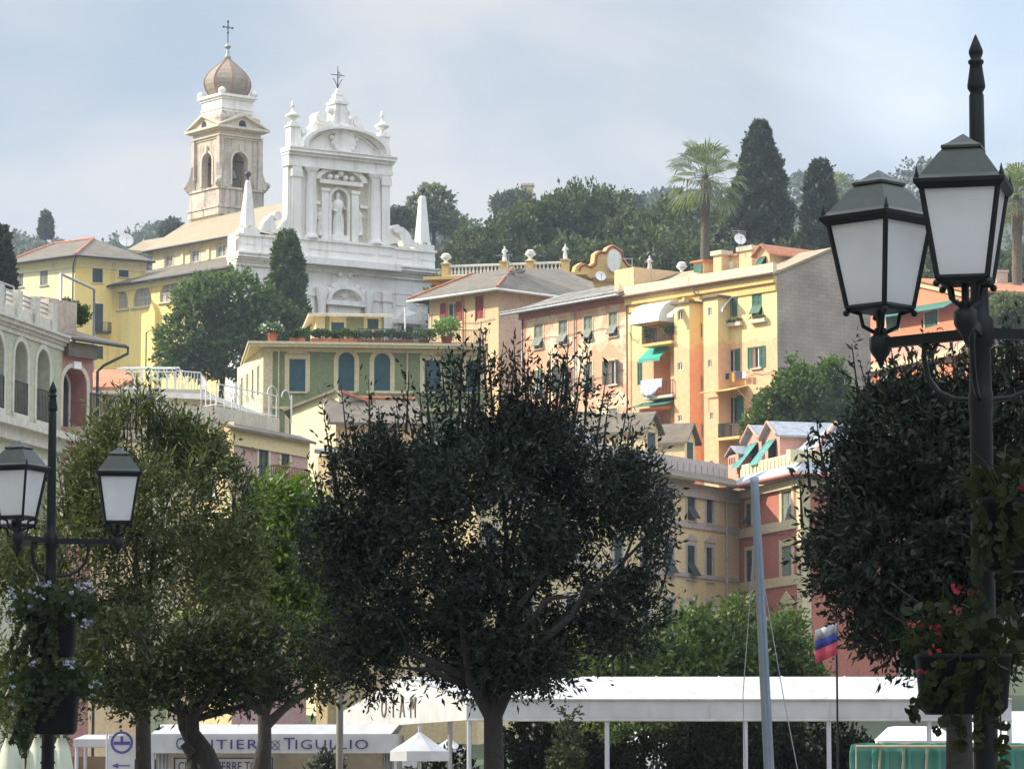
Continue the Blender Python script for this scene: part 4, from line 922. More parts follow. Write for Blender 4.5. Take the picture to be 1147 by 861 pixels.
# balconies
def balcony(root, W, x0, x1, ytop, ybot, out, n, mat=None, slabm=None, rail=True, name='balcony'):
    a, b_, z0, z1 = W.rect(x0, ytop, x1, ybot, out); q = MB(); W.box(q, a, b_, z0-.18, z0, -.02, out); p = q.build(name, slabm or M['yel_strip'], root)
    if rail:
        q = MB(); o = out-.05; h = z1-z0; rr = .018
        railing(q, W.pt(a+.05, z0, o), W.pt(b_-.05, z0, o), h, n, rr); railing(q, W.pt(b_-.05, z0, o), W.pt(b_-.05, z0, .02), h, max(3, int(n*out/(b_-a))), rr); railing(q, W.pt(a+.05, z0, o), W.pt(a+.05, z0, .02), h, max(3, int(n*out/(b_-a))), rr)
        q.build('railing', mat or M['iron'], p)
    return p, (a, b_, z0, z1)
b1, r1 = balcony(th, HW, 718, 752, 364, 383.5, 1.3, 22)
balcony(th, HW, 720, 753, 427, 443, 1.2, 20, slabm=M['cream_stone'])
balcony(th, HW, 803.5, 828, 473.5, 489, 1.2, 20)
# awnings
a, b_, z0, z1 = HW.rect(716.5, 338, 750, 363, .8); q = MB(); K = 8
prof = [(0.02+1.75*math.sin(math.pi/2*k/K), z1-(z1-z0)*(1-math.cos(math.pi/2*k/K))) for k in range(K+1)]
for k in range(K): q.obox(HW.pt(a, prof[k][1], prof[k][0]), HW.u*(b_-a), Z*(prof[k+1][1]-prof[k][1]) + HW.n*(prof[k+1][0]-prof[k][0]), (Z*.03))
for e in (a, b_-.03): q.prism([HW.pt(e, z1, 0)] + [HW.pt(e, z_, o_) for o_, z_ in prof] + [HW.pt(e, z0, 0)], HW.u*.03)
q.build('dome_awning', M['awning_white'], th)
a, b_, z0, z1 = HW.rect(722, 388, 746.5, 402, .5); q = MB(); q.obox(HW.pt(a, z1, .06), HW.u*(b_-a), HW.n*1.0-Z*(z1-z0), Z*.025)
K = 12
for k in range(K): q.prism([HW.pt(a+(b_-a)*k/K, z0, 1.06), HW.pt(a+(b_-a)*(k+1)/K, z0, 1.06), HW.pt(a+(b_-a)*(k+.75)/K, z0-.25, 1.06), HW.pt(a+(b_-a)*(k+.25)/K, z0-.25, 1.06)], HW.n*.02)
q.build('green_awning', M['awning_green'], th)
a, b_, z0, z1 = HW.rect(706, 447, 751, 455, 1.2); q = MB(); q.obox(HW.pt(a+.3, z1, .06), HW.u*(b_-a-.3), HW.n*1.6-Z*.5, Z*.03); q.build('green_awning', M['awning_dkgreen'], th)
for r in ((810.5, 334, 819, 352.5), (756.5, 345.5, 763, 356)):
    o = .1 if r[0] > 800 else 1.1
    a, b_, z0, z1 = HW.rect(*r, o); q = MB(); q.obox(HW.pt(a+.1, z1, o), HW.u*(b_-a), HW.n*.8-Z*(z1-z0)*.75, Z*.03); q.obox(HW.pt(a+.1, z1-(z1-z0)*.75, o+.8), HW.u*(b_-a), -Z*.18, HW.n*.02); q.build('small_awning', M['awning_white'], th)
a, b_, z0, z1 = HW.rect(805, 433, 828, 440, .8); q = MB(); q.obox(HW.pt(a, z1, .05), HW.u*(b_-a), HW.n*1.5-Z*.35, Z*.06)
q.tube([HW.pt(a-1, z0+.1, 1.5), HW.pt(b_+.5, z0+.1, 1.5)], .05, 6); q.tube([HW.pt(a-1, z0+.1, 1.5), HW.pt(a-1, z0-.8, 1.5)], .03, 5); q.tube([HW.pt(b_+.5, z0+.1, 1.5), HW.pt(b_+1.4, z0-1.6, .1)], .03, 5); q.build('rolled_awning', simple('golden_awning', (.6, .42, .12), .7), th)
# loggia furniture seen behind the railings
def blades(mb, c, n, r, ln, w, seed, flat=.5):
    rr = random.Random(seed); c = Vector(c)
    for i in range(n):
        d = Vector((rr.gauss(0, 1), rr.gauss(0, 1), rr.gauss(0.3, .8))).normalized(); p = c + Vector((d.x*r[0], d.y*r[1], d.z*r[2]))*rr.uniform(.5, 1)
        t = Vector((rr.gauss(0, 1), rr.gauss(0, 1), rr.gauss(0, .7)+flat*.5)).normalized(); s_ = t.cross(Vector((rr.gauss(0,1), rr.gauss(0,1), rr.gauss(0,1)))).normalized()
        l_ = ln*rr.uniform(.6, 1.2); mb.add([p, p+t*l_*.5+s_*w, p+t*l_, p+t*l_*.5-s_*w], [(0,1,2,3)])
def pot_plant(name, label, cat, P, r, h, leafr, nleaf, lm=None, seed=1, group=None, ln=.28, potm=None, flower=None):
    t = thing(name, label, cat, P, group); P = Vector(P)
    q = MB(); q.lathe(P, [(r*.7, 0), (r*.95, h*.85), (r*1.08, h*.86), (r*1.08, h), (r*.9, h*1.001)], 12); q.build('pot', potm or M['terracotta_pot'], t)
    q = MB(); blades(q, P+Z*(h+leafr[2]*.7), nleaf, leafr, ln, ln*.28, seed); q.build('leaves', lm or M['leaf_pot'], t)
    if flower:
        q = MB(); blades(q, P+Z*(h+leafr[2]*.75), nleaf//3, [v*1.1 for v in leafr], ln*.6, ln*.25, seed+5); q.build('flowers', flower, t)
    return t
pot_plant('balcony_plant', 'leafy plant in a pot at the left end of the balcony under the white awning', 'potted plant', HW.pt(r1[0]+.4, r1[2]+.01, 1.0), .2, .3, (.35, .35, .4), 160, seed=3)
pot_plant('balcony_plant', 'bushy potted plant at the right end of the balcony under the white awning', 'potted plant', HW.pt(r1[1]-.5, r1[2]+.01, 1.0), .2, .5, (.5, .4, .35), 200, seed=4)
for x, yy, lab in ((819, 363, 'window box with sparse plants under the window with the small white awning'), (846, 359, 'window box with dry plants under the topmost right shutters')):
    a, z_ = HW.uz(x, yy, .4); t = thing('window_box', lab, 'window box', HW.pt(a, z_, .4)); q = MB(); HW.box(q, a-.75, a+.75, z_-.12, z_+.12, .02, .32); q.build('box', M['cream_stone'], t)
    q = MB(); 
    for k in range(8): blades(q, HW.pt(a-.6+.17*k, z_+.2, .2), 16, (.14, .14, .16), .2, .04, 11+k+int(x))
    q.build('leaves', M['leaf_pot'], t)
a, b_, z0, z1 = HW.rect(719, 425, 743, 443, 1.3)
q = MB(); K = 14; pts = []
for j in range(7):
    for i in range(K+1):
        u = a + (b_-a)*i/K; drop = (z1-z0)*1.05*(j/6)*(.55+.45*math.sin(math.pi*min(1, .15+i/K)))
        pts.append(HW.pt(u, z1-drop, 1.34+.05*math.sin(i*1.9)*(j/6)+.04))
q.add(pts, [(j*(K+1)+i, j*(K+1)+i+1, (j+1)*(K+1)+i+1, (j+1)*(K+1)+i) for j in range(6) for i in range(K)], True)
o = q.build('hanging_sheet', M['linen'], None); o['label'] = 'pale lavender sheet hung over the balcony rail to dry'; o['category'] = 'sheet'
mod = o.modifiers.new('thick', 'SOLIDIFY'); mod.thickness = .02
t = thing('laundry_line', 'small garments drying below the open green shuttered window', 'laundry', HW.pt(HW.uz(823, 420)[0], HW.uz(823, 420)[1], .3))
a, z_ = HW.uz(810, 419.5, .4); b_, _ = HW.uz(834, 420, .4); q = MB(); q.tube([HW.pt(a, z_, .45), HW.pt(b_, z_, .45)], .02, 4); q.tube([HW.pt(a, z_, .45), HW.pt(a, z_, 0)], .02, 4); q.tube([HW.pt(b_, z_, .45), HW.pt(b_, z_, 0)], .02, 4); q.build('line', M['iron'], t)
gc = [simple('navy_cloth', (.04, .05, .12), .9), simple('white_cloth', (.6, .6, .6), .9), simple('ochre_cloth', (.5, .3, .06), .9)]
for k, (du, w, h, mi) in enumerate(((.1, .5, .35, 0), (.75, .4, .55, 2), (1.3, .5, .35, 0), (1.9, .35, .4, 1), (2.35, .4, .3, 1))):
    if a+du+w < b_+.4: q = MB(); HW.box(q, a+du, a+du+w, z_-h, z_+.03, .43, .47); q.build('garment', gc[mi], t)
dish(828.5, 268.3, 231, .4, 'white satellite dish with aerial above the roof chimneys of the tall house', mast=zat(283, 231), antenna=True)

# ---------------------------------------------------------------- long pink house (G)
gR = at(703, 331.5, 237.5); gR = HW.pt(0.02, at(703, 330, 236.5).z, -.1); gzz = gR.z; gL = samez(584, 350.5, gzz)
tg = thing('long_pink_house', 'long house with peeling pink plaster and grey-green shutters under a stone slab roof', 'house', (gR.x, gR.y, hgt(gR.x, gR.y)))
PW = Wall(gL, gR, 8, gzz)
for k, (xc, w) in enumerate(((603.5, 9.5), (631, 9.5), (659, 9.5), (687, 9.5))):
    yt = 349.5 + (687-xc)*.165
    for j, dy in enumerate((0, 54, 108)):
        win(tg, PW, (xc-w/2, yt+dy*(1-.0006*(687-xc)), xc+w/2, yt+dy+27), 'tilt2' if (j == 0 and k != 1) else ('tilt2' if (k+j) % 2 else 'ajar'), shm=M['grey_sh'], sur=M['villa_cream'], sw=.14, sill=M['cream_stone'], recess=.18)
f = MB(); PW.build(f); f.add([PW.pt(0, 8), PW.pt(0, gzz), PW.pt(0, gzz, -11), PW.pt(0, 8, -11)], [(0,1,2,3)]); f.build('wall', M['pink_faded'], tg)
q = MB(); PW.box(q, 0, PW.len-.03, gzz-.5, gzz-.05, -.02, .25); q.build('eaves_moulding', M['brick_red'], tg)
q = MB(); zr = at(640, 317, 244).z; e0, e1 = PW.pt(-1.0, gzz-.02, .9), PW.pt(PW.len+.05, gzz-.02, .9); t1, t0 = PW.pt(PW.len+.05, gzz+1.75, -4.2), PW.pt(-1.0+.3, gzz+1.75, -4.2)
slab(q, [e0, e1, t1, t0], .16); slab(q, [t0, t1, PW.pt(PW.len, gzz, -11.5), PW.pt(-1, gzz, -11.5)], .16)
n = 34
for i in range(n): q.obox(e0.lerp(e1, (i+.2)/n)+Z*.01+PW.n*.0, PW.u*.28, -PW.n*.5+Z*.18, Z*.07)
q.build('roof', M['stone_roof'], tg)
q = MB(); q.tube([e0+PW.n*.12-Z*.1, e1+PW.n*.12-Z*.1], .1, 6); q.tube([e0+PW.n*.3+Z*.05, e1+PW.n*.3+Z*.12], .03, 5); q.build('gutter', M['grey_metal'], tg)
q = MB(); a, b_, z0, z1 = PW.rect(700, 313, 706, 331, -3); PW.box(q, PW.len-2.2, PW.len-.1, gzz+.3, gzz+1.9, -5, -.5); q.build('roof_wall', M['apricot'], tg)
c = at(708, 289, 240); t = thing('roof_aerial', 'thin T-shaped aerial pole rising between the pink house and the yellow house', 'aerial', (c.x, c.y, gzz+1.6)); q = MB(); q.tube([(c.x, c.y, gzz+.5), (c.x, c.y, c.z)], .035, 5); q.tube([(c.x-.9, c.y, c.z-.05), (c.x+.05, c.y, c.z-.05)], .03, 5); q.build('mast', M['grey_metal'], t)
dish(672.5, 309.5, 238, .36, 'white satellite dish on the stone slab roof of the pink house', mast=gzz+1.2)
dish(680, 293, 285, .5, 'pale dish high in front of the villa crest', M['white_stone'], mast=zat(303, 285)) if False else None

# ---------------------------------------------------------------- apricot house with red shutters (F)
fC = at(559, 324.5, 252); zf = fC.z; fL = samez(467.5, 337.5, zf)
tf = thing('hip_roof_house', 'apricot house with dark red shutters under a wide hipped slate roof', 'house', (fC.x, fC.y, hgt(fC.x, fC.y)))
u_ = (fC-fL).normalized(); fL2 = at(485.5, 337, fL.y)
FW = Wall(fL + u_*1.3, fC - u_*.05, 10, zf); FB = -FW.n
FR = Wall(FW.B, FW.B + FB*9, 10, zf)
RS = M['red_sh']
win(tf, FW, (499.5, 338.5, 511, 360), 'open', shm=RS, recess=.3)
win(tf, FW, (532.5, 331.5, 542, 357), 'closed', shm=RS, sur=M['villa_cream'], sw=.1)
for x0, y0 in ((500, 386), (533, 381)): win(tf, FW, (x0, y0, x0+10, y0+25), 'closed', shm=RS, sur=M['villa_cream'], sw=.1)
for x0, y0 in ((500, 434), (533, 430)): win(tf, FW, (x0, y0, x0+10, y0+25), 'ajar', shm=RS)
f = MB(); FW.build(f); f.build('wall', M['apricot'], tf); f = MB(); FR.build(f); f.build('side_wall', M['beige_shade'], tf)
e = [FW.pt(-1.3, zf, 1.0), FW.pt(FW.len+.9, zf, 1.0), FR.pt(FR.len+.9, zf, .9), FW.pt(-1.3, zf, -10)]
apx = at(574, 300.5, 256.5); ap2 = at(611, 300.5, 262)
ap2 = apx + FW.u*0 + FB*3.2
apx2 = apx - FW.u*4.2
q = MB(); slab(q, [e[0], e[1], apx, apx2], .15); slab(q, [e[1], e[2], apx], .15); slab(q, [e[2], e[3], apx2, apx], .15); slab(q, [e[3], e[0], apx2], .15); q.build('hip_roof', M['grey_roof'], tf)
q = MB(); q.tube([e[1]+Z*.06, apx+Z*.06], .1, 6); q.tube([e[0]+Z*.06, apx2+Z*.06], .1, 6); q.build('ridge_tiles', M['terracotta'], tf)
q = MB(); q.tube([e[0]-Z*.12, e[1]-Z*.12, e[2]-Z*.12], .1, 6); q.tube([e[0]+FW.u*.4-Z*.15, FW.pt(.1, zf-1.1, .15), FW.pt(.1, 12, .15)], .05, 5); q.build('gutter', M['white_paint'], tf)
# lower annex roof running right behind the pink house
q = MB(); P = [at(560, 322, 256), at(668, 327, 262), at(664, 316, 266), at(628, 301.5, 272), at(575, 300, 266)]; slab(q, P, .2)
o = q.build('long_slate_roof', M['grey_roof'], tf)
q = MB(); c = at(565, 290, 252.5); q.tube([at(568, 316, 251), Vector((c.x+.3, 251, c.z))], .05, 5); ta = thing('roof_aerial', 'TV aerial with a small white dish on the hipped slate roof', 'aerial', at(568, 316, 251))
q.tube([(c.x-.5, 251, c.z-1.4), (c.x+1.6, 251, c.z-1.0)], .025, 4); q.tube([(c.x-.6, 251, c.z), (c.x+.6, 251, c.z+.1)], .025, 4)
for k in range(6): q.tube([(c.x-.5+k*.2, 250.7, c.z-.02), (c.x-.5+k*.2, 251.3, c.z-.02)], .015, 4)
q.build('mast', M['grey_metal'], ta)
gbox(tf, FW, 571, 578, 304.5, 312, -3.0, .7, M['beige_shade'], 'chimney', .2)

# ---------------------------------------------------------------- villa parapet behind (I)
ID = 290.0; iz = at(633, 308, ID).z
ti = thing('baroque_villa', 'golden villa with balustraded parapet, stone figures and a scrolled crest, behind the slate roofs', 'villa', (at(633, 308, ID).x, ID, hgt(5, ID)))
iA, iB, iC_ = at(493, 303, ID+1), at(633, 307, ID-1.5), at(775, 315, ID-2); iA.z = iB.z = iC_.z = iz
IW = Wall(iA, iB, 30, at(500, 311, ID+1).z)
M['ochre'] = plaster('ochre_plaster', (.62, .42, .15), (.55, .37, .14), amt=.5, stain=(.4, .3, .18), stain_amt=.2)
f = MB(); IW.z1 = at(500, 314, ID).z; IW.build(f); f.add([IW.pt(0, 30), IW.pt(0, IW.z1), IW.pt(0, IW.z1, -10), IW.pt(0, 30, -10)], [(0,1,2,3)]); f.build('wall', M['orange'], ti)
f = MB()
IE = Wall(at(630, 310, ID-1.3), at(775, 312, ID+4), 30, at(500, 311, ID).z)
zc = at(500, 309.5, ID).z
IW.box(f, -.9, IW.len+2, IW.z1, zc-.25, -2, .7); IW.box(f, -1.2, IW.len+2, zc-.25, zc, -2, 1.0); IE.box(f, 0, IE.len, 36, zc-.4, -2, .3); f.build('cornice', M['ochre'], ti)
def balust(W, u0, u1, z0, h, o, root, mat):
    q = MB(); W.box(q, u0, u1, z0+h-.16, z0+h, o-.2, o+.2); W.box(q, u0, u1, z0, z0+.15, o-.18, o+.18); n = int((u1-u0)/.3)
    for i in range(n):
        c = W.pt(u0+(i+.5)*(u1-u0)/n, z0+.15, o); hh = h-.31; q.lathe(c, [(.06, 0), (.1, hh*.25), (.11, hh*.35), (.05, hh*.7), (.08, hh)], 6)
    q.build('balustrade', mat, root)
PV = M['white_stone']
def ipier(W, x, o=0.55, y=300, w=.55, h=None):
    u = W.uz(x, y, o)[0]; return u
zb0 = zc; hB = .95
us = [ipier(IW, x) for x in (499.5, 565, 594, 633)]
for a, b_ in zip(us, us[1:]): balust(IW, a+.3, b_-.3, zb0, hB, .5, ti, PV)
us2 = [IE.uz(x, 305)[0] for x in (637, 727, 763)]
zbE = zc-.4
balust(IE, us2[1]+.3, us2[2]-.2, zbE+.0, .85, .1, ti, PV)
for W, uu, o, z_ in [(IW, v, .5, zb0) for v in us] + [(IE, v, .1, zbE) for v in us2[1:]]:
    q = MB(); W.box(q, uu-.3, uu+.3, z_, z_+hB+.05, o-.3, o+.3); W.box(q, uu-.38, uu+.38, z_+hB+.05, z_+hB+.17, o-.38, o+.38); q.build('parapet_pier', M['ochre'], ti)
def urn(W, u, z, h, o, root, name='stone_urn'):
    q = MB(); q.lathe(W.pt(u, z, o), [(.28, 0), (.28, .08*h), (.12, .15*h), (.14, .25*h), (.42, .5*h), (.46, .62*h), (.34, .72*h), (.42, .78*h), (.3, .84*h), (.25, .95*h), (.06, h)], 12); q.build(name, PV, root)
zt = zb0+hB+.17
urn(IW, us[0], zt, .85, .5, ti); statue(IW, us[1], zt, 1.25, .5, ti, 'stone_figure'); urn(IW, us[2], zt, .9, .5, ti); statue(IW, us[3], zt, 1.25, .5, ti, 'stone_figure')
statue(IE, us2[1], zbE+hB+.17, 1.3, .1, ti, 'stone_figure'); urn(IE, us2[2], zbE+hB+.17, 1.0, .1, ti)
cx, cz = IE.uz(681, 300); k = 290/F
P = [(-46, -9), (-44, -2), (-38, 2), (-33, 0), (-29, -1), (-23, 3), (-22, 13), (-17, 17), (-9, 17), (-6, 22), (0, 25), (6, 22), (12, 19), (14, 10), (19, 4), (27, 1), (34, 1), (40, -2), (48, -8), (52, -12), (52, -14), (-46, -14)]
q = MB(); q.prism([IE.pt(cx+a*k*1.05, cz+b_*k, .2) for a, b_ in P], IE.n*.7); p = q.build('scrolled_crest', M['ochre'], ti)
q = MB(); q.tube([IE.pt(cx+a*k*.95, cz+(b_-2)*k, .93) for a, b_ in P[:-3]], .09, 5); q.build('crest_moulding', M['red_sh'], p)
q = MB(); K = 20; q.prism([IE.pt(cx+(8.5+.9*math.sin(4*math.pi*i/K))*k*math.cos(2*math.pi*i/K), cz+6*k+13*k*math.sin(2*math.pi*i/K), .9) for i in range(K)], IE.n*.25); q.build('oval_shield', PV, p)
q = MB(); q.prism([IW.pt(-.6, iz+.2, -.6), IE.pt(IE.len, iz+.2, -.6), IE.pt(IE.len, iz+.2, -9), IW.pt(-.6, iz+.2, -9)], -Z*.3); q.build('roof_deck', M['grey_roof'], ti)

# downpipes and cables on the house fronts
def pipe(root, W, x, y, ztop, zbot, mat=None):
    u = min(max(.15, W.uz(x, y)[0]), W.len-.15); q = MB(); q.tube([W.pt(u, ztop, .25), W.pt(u, ztop-.35, .12), W.pt(u, zbot, .12)], .05, 6)
    z_ = ztop-1.5
    while z_ > zbot+1: q.tube([W.pt(u-.08, z_, .12), W.pt(u+.08, z_, .12)], .03, 4); z_ -= 2.5
    q.build('downpipe', mat or M['iron'], root)
def cable(root, W, pts, r=.018, sag=.15):
    q = MB(); P = [W.pt(*W.uz(x, y), .07) for x, y in pts]; out = []
    for a, b_ in zip(P, P[1:]): out += [a, a.lerp(b_, .5)-Z*sag]
    out.append(P[-1]); q.tube(out, r, 4); q.build('cable', M['iron'], root)
pipe(tg, PW, 587, 400, gzz-.1, 10); pipe(tg, PW, 645, 380, gzz-.1, 10, M['grey_metal']); pipe(tf, FW, 520, 400, zf-.1, 12, M['terracotta_pot'])
cable(tg, PW, [(586, 380), (617, 377), (645, 373), (673, 368), (700, 364)]); cable(tg, PW, [(590, 432), (645, 424), (700, 414)], sag=.25); cable(th, HW, [(825, 425), (845, 418), (866, 416)]); cable(th, HW, [(827, 455), (845, 455), (868, 448)], sag=.2); cable(th, HW, [(706, 372), (712, 380), (717, 378)], sag=.3); cable(tf, FW, [(490, 366), (515, 362), (555, 357)])
# ================================================================ CREAM PALAZZO (J) AND RED PALAZZO (K)
JZ = at(827.4, 547.2, 193).z
jR = at(827.4, 547.2, 193); jL = samez(535, 500.8, JZ)
tj = thing('cream_palazzo', 'cream palazzo in shade with dark green shutters, two roof dormers and a mauve parapet', 'palazzo', (jR.x, jR.y, 2))
JW = Wall(jL, jR, 0, JZ-.1)
cols = [(722.5, 8), (749, 9), (774, 8.5), (794.5, 7)]
def jline(x, y_at_794, slope): return y_at_794 + (794.5-x)*slope*-1
for k, (x, w) in enumerate(cols + [(692, 9)]):
    f_ = (794.5-x)
    for j, (y0, y1, sl) in enumerate(((553, 586, .15), (613, 650, .12), (675, 716, .07), (740, 775, .02))):
        ya, yb = y0 - f_*sl, y1 - f_*sl
        sh = 'tilt2' if ((j == 0 and k in (0, 1, 2)) or (j == 1 and k in (1, 2))) else 'closed'
        win(tj, JW, (x-w/2, ya, x+w/2, yb), sh, shm=M['dkgreen_sh'], sur=M['mauve_trim'], sw=.2, cap='tri' if j == 1 else None, sill=M['mauve_trim'])
# windows seen through the dark tree
for x, y0 in ((590, 524), (590, 590), (590, 660), (640, 535), (640, 600), (640, 667), (550, 590), (550, 520)):
    a = JW.uz(x, y0)[0]
    if a > .3: win(tj, JW, (x-6, y0, x+6, y0+34), 'closed', shm=M['dkgreen_sh'], sur=M['mauve_trim'], sw=.2)
f = MB(); JW.build(f); f.build('wall', M['cream_pal'], tj)
f = MB(); JR = Wall(JW.B, JW.B-JW.n*9, 0, JZ); JR.build(f); f.build('side_wall', M['cream_pal'], tj); f = MB()
f.add([JW.pt(0, 0), JW.pt(0, JZ), JW.pt(0, JZ, -9), JW.pt(0, 0, -9)], [(0,1,2,3)]); f.build('side_wall', M['cream_pal'], tj)
q = MB()
for z_, h in ((JW.uz(794, 594)[1], .35), (JW.uz(794, 655)[1]+.3, .22)): JW.box(q, 0, JW.len-.02, z_, z_+h, -.02, .09)
JW.box(q, 0, JW.len-.02, JZ-.85, JZ-.15, -.02, .2); q.build('string_course', M['mauve_trim'], tj)
q = MB(); e0, e1 = JW.pt(-.5, JZ, .95), JW.pt(JW.len+.6, JZ, .95); i0, i1 = JW.pt(-.5, JZ+.55, -.3), JW.pt(JW.len-.2, JZ+.55, -.3); slab(q, [e0, e1, i1, i0], .14); q.build('eaves_roof', M['grey_roof'], tj)
q = MB(); JW.box(q, -.5, JW.len-.6, JZ+.45, JZ+1.25, -.75, -.35)
for i in range(40): JW.box(q, -.3+i*(JW.len)/40, -.3+i*(JW.len)/40+.1, JZ+.5, JZ+1.0, -.36, -.29)
q.build('parapet', M['mauve_trim'], tj)
q = MB(); u64 = JW.uz(655, 520)[0]; slab(q, [JW.pt(u64, JZ+.4, -.7), JW.pt(JW.len-.6, JZ+.4, -.7), JW.pt(JW.len-.6, JZ+3.2, -5.5), JW.pt(u64+3, JZ+3.2, -5.5)], .15); slab(q, [JW.pt(u64+3, JZ+3.2, -5.5), JW.pt(JW.len-.6, JZ+3.2, -5.5), JW.pt(JW.len-.6, JZ, -10), JW.pt(u64, JZ, -10)], .15); slab(q, [JW.pt(u64, JZ+.4, -.7), JW.pt(u64+3, JZ+3.2, -5.5), JW.pt(u64, JZ, -10)], .15); slab(q, [JW.pt(-.3, JZ+.3, -.3), JW.pt(u64+.5, JZ+.3, -.3), JW.pt(u64+.5, JZ+.3, -9), JW.pt(-.3, JZ+.3, -9)], .2); q.build('roof', M['slate'], tj)
# dormers: their gabled fronts face right-front like the facade
def dormer(root, W, x0, x1, y0, y1, o, depth, peak, mat, wmat, shm=None, roofm=None):
    a, b_, z0, z1 = W.rect(x0, y0, x1, y1, o); m_ = (a+b_)/2
    q = MB(); q.prism([W.pt(a, z0-1, o), W.pt(b_, z0-1, o), W.pt(b_, z1, o), W.pt(m_, z1+peak, o), W.pt(a, z1, o)], W.n*-depth); p = q.build('dormer', mat, root)
    q = MB()
    for e, d in ((a-.25, 1), (b_+.25, -1)):
        zz = z1 - peak*.25/(m_-a) ; slab(q, [W.pt(e, zz+.03, o+.3), W.pt(m_, z1+peak+.05, o+.3), W.pt(m_, z1+peak+.05, o-depth), W.pt(e, zz+.03, o-depth)], .1)
    q.build('dormer_roof', roofm or M['grey_roof'], p)
    q = MB(); u0, u1 = a+(b_-a)*.22, b_-(b_-a)*.22; W.box(q, u0, u1, z0+.1, z1-.25, o-.02, o+.02); w_ = q.build('window', wmat, p)
    return p, (a, b_, z0, z1)
dormer(tj, JW, 767, 778.5, 490, 519, -.9, 7, .75, M['cream_pal'], M['dkgreen_sh'])
dormer(tj, JW, 722, 737, 479, 511, -.9, 7, .8, M['cream_pal'], M['dkgreen_sh'])
dish(748, 517, 190, .01, 'x') if False else None
# red palazzo
KZ = JZ
kL = jR; kR = samez(897.5, 531.5, KZ)
tk = thing('red_palazzo', 'brick red palazzo with blue slate roof and two salmon dormers with turquoise shutters', 'palazzo', (kR.x, kR.y, 2))
KW = Wall(kL, kR, 0, KZ-.1)
KR = Wall(KW.B, KW.B + Vector((.86, .5, 0)).normalized()*6, 0, KZ-.1)
for r in ((876, 550, 887, 583), (876, 611, 887, 648), (876, 686, 887, 715), (836, 564, 841.5, 588), (836, 616, 843, 651), (838, 690, 844, 720)):
    win(tk, KW, r, 'tilt2' if r[0] < 850 and r[1] < 600 else 'closed', shm=M['grey_sh'] if r[0] > 850 else M['dkgreen_sh'], sur=M['villa_cream'], sw=.35 if r[0] > 850 else .2, cap='tri' if r[1] > 680 else None, recess=.12)
f = MB(); KW.build(f); KR.build(f); f.build('wall', M['brick_red'], tk)
q = MB(); KW.box(q, KW.len-.55, KW.len+.06, 0, KZ-.3, -.02, .08); KR.box(q, -.06, .5, 0, KZ-.3, -.02, .08)
KW.box(q, 0, KW.len-.55, KW.uz(870, 590)[1]-.25, KW.uz(870, 590)[1]+.25, -.02, .08); KW.box(q, 0, KW.len-.55, KW.uz(870, 652)[1]-.25, KW.uz(870, 652)[1]+.25, -.02, .08)
KW.box(q, 0, KW.len, KZ-.6, KZ-.2, -.02, .25); KR.box(q, 0, 6, KZ-.6, KZ-.2, -.02, .25); q.build('trim', M['villa_cream'], tk)
c0, c1, c2 = KW.pt(0, KZ, .9), KW.pt(KW.len, KZ, .9) + KR.n*.9, KR.pt(6, KZ, .9)
k0, k1, k2 = KW.pt(0, KZ+.75, -.3), KW.pt(KW.len-.3, KZ+.75, -.3), KR.pt(6, KZ+.75, -.3)
q = MB(); slab(q, [c0, c1, k1, k0], .12); slab(q, [c1, c2, k2, k1], .12); q.build('eaves_roof', M['slate'], tk)
q = MB(); q.tube([c0-Z*.05, c1-Z*.05, c2-Z*.05], .1, 6); q.build('gutter', M['brick_red'], tk)
q = MB(); ph = .62
KW.box(q, -.8, KW.len-.62, KZ+.72, KZ+.72+ph, -.75, -.4); KR.box(q, -.4, 6, KZ+.72, KZ+.72+ph, -.75, -.4)
n = 16
for i in range(n): KW.box(q, i*(KW.len-.6)/n, i*(KW.len-.6)/n+.12, KZ+.8, KZ+.8+ph*.75, -.41, -.33)
for i in range(5): KR.box(q, .3+i*1.1, .42+i*1.1, KZ+.8, KZ+.8+ph*.75, -.41, -.33)
q.build('parapet', M['yellow_pale'], tk)
hp = at(936, 475, KW.B.y+5.5)
bL = KW.pt(-.8, KZ+.8, -.8); bR = KW.pt(KW.len-1.0, KZ+.8, -.8); bR2 = KR.pt(6, KZ+.8, -.8)
tL = KW.pt(-.5, hp.z, -6.5)
q = MB(); slab(q, [bL, bR, hp, tL], .12); slab(q, [bR, bR2, hp + (bR2-bR)*.9, hp], .12); q.build('slate_roof', M['slate'], tk)
q = MB(); q.tube([bR+Z*.05, hp+Z*.08], .13, 6); q.build('ridge_tiles', M['pink_lit'], tk)
for x0, x1, y0, y1, shx in ((836.5, 853, 491, 520, 0), (857, 873.5, 487, 517, 1)):
    p, (a, b_, z0, z1) = dormer(tk, KW, x0, x1, y0, y1, -1.4, 5.5, .7, M['pink_lit'], M['dark_in'], roofm=M['slate'])
    q = MB(); slat_panel(q, KW.pt(a+(b_-a)*.2, z1-.3, -1.33), KW.u*(b_-a)*.6, (-Z*.78+KW.n*.62)*1.75, KW.n, t=.03); q.build('shutter', simple('turquoise_shutter', (.08, .3, .26), .6), p)
    q = MB()
    for e, d in ((a-.2, 1), (b_+.2, -1)): q.tube([KW.pt(e, z1-.1, -1.1), KW.pt((a+b_)/2, z1+.72, -1.1)], .07, 5)
    q.build('barge_board', M['pink_lit'], p)
a, b_, z0, z1 = KW.rect(809, 509, 822, 530, -.3); q = MB(); KW.box(q, a+.1, b_-.1, z0-.4, z1, -1.6, -.6); p = q.build('chimney', M['pink_lit'], tk); m_ = (a+b_)/2
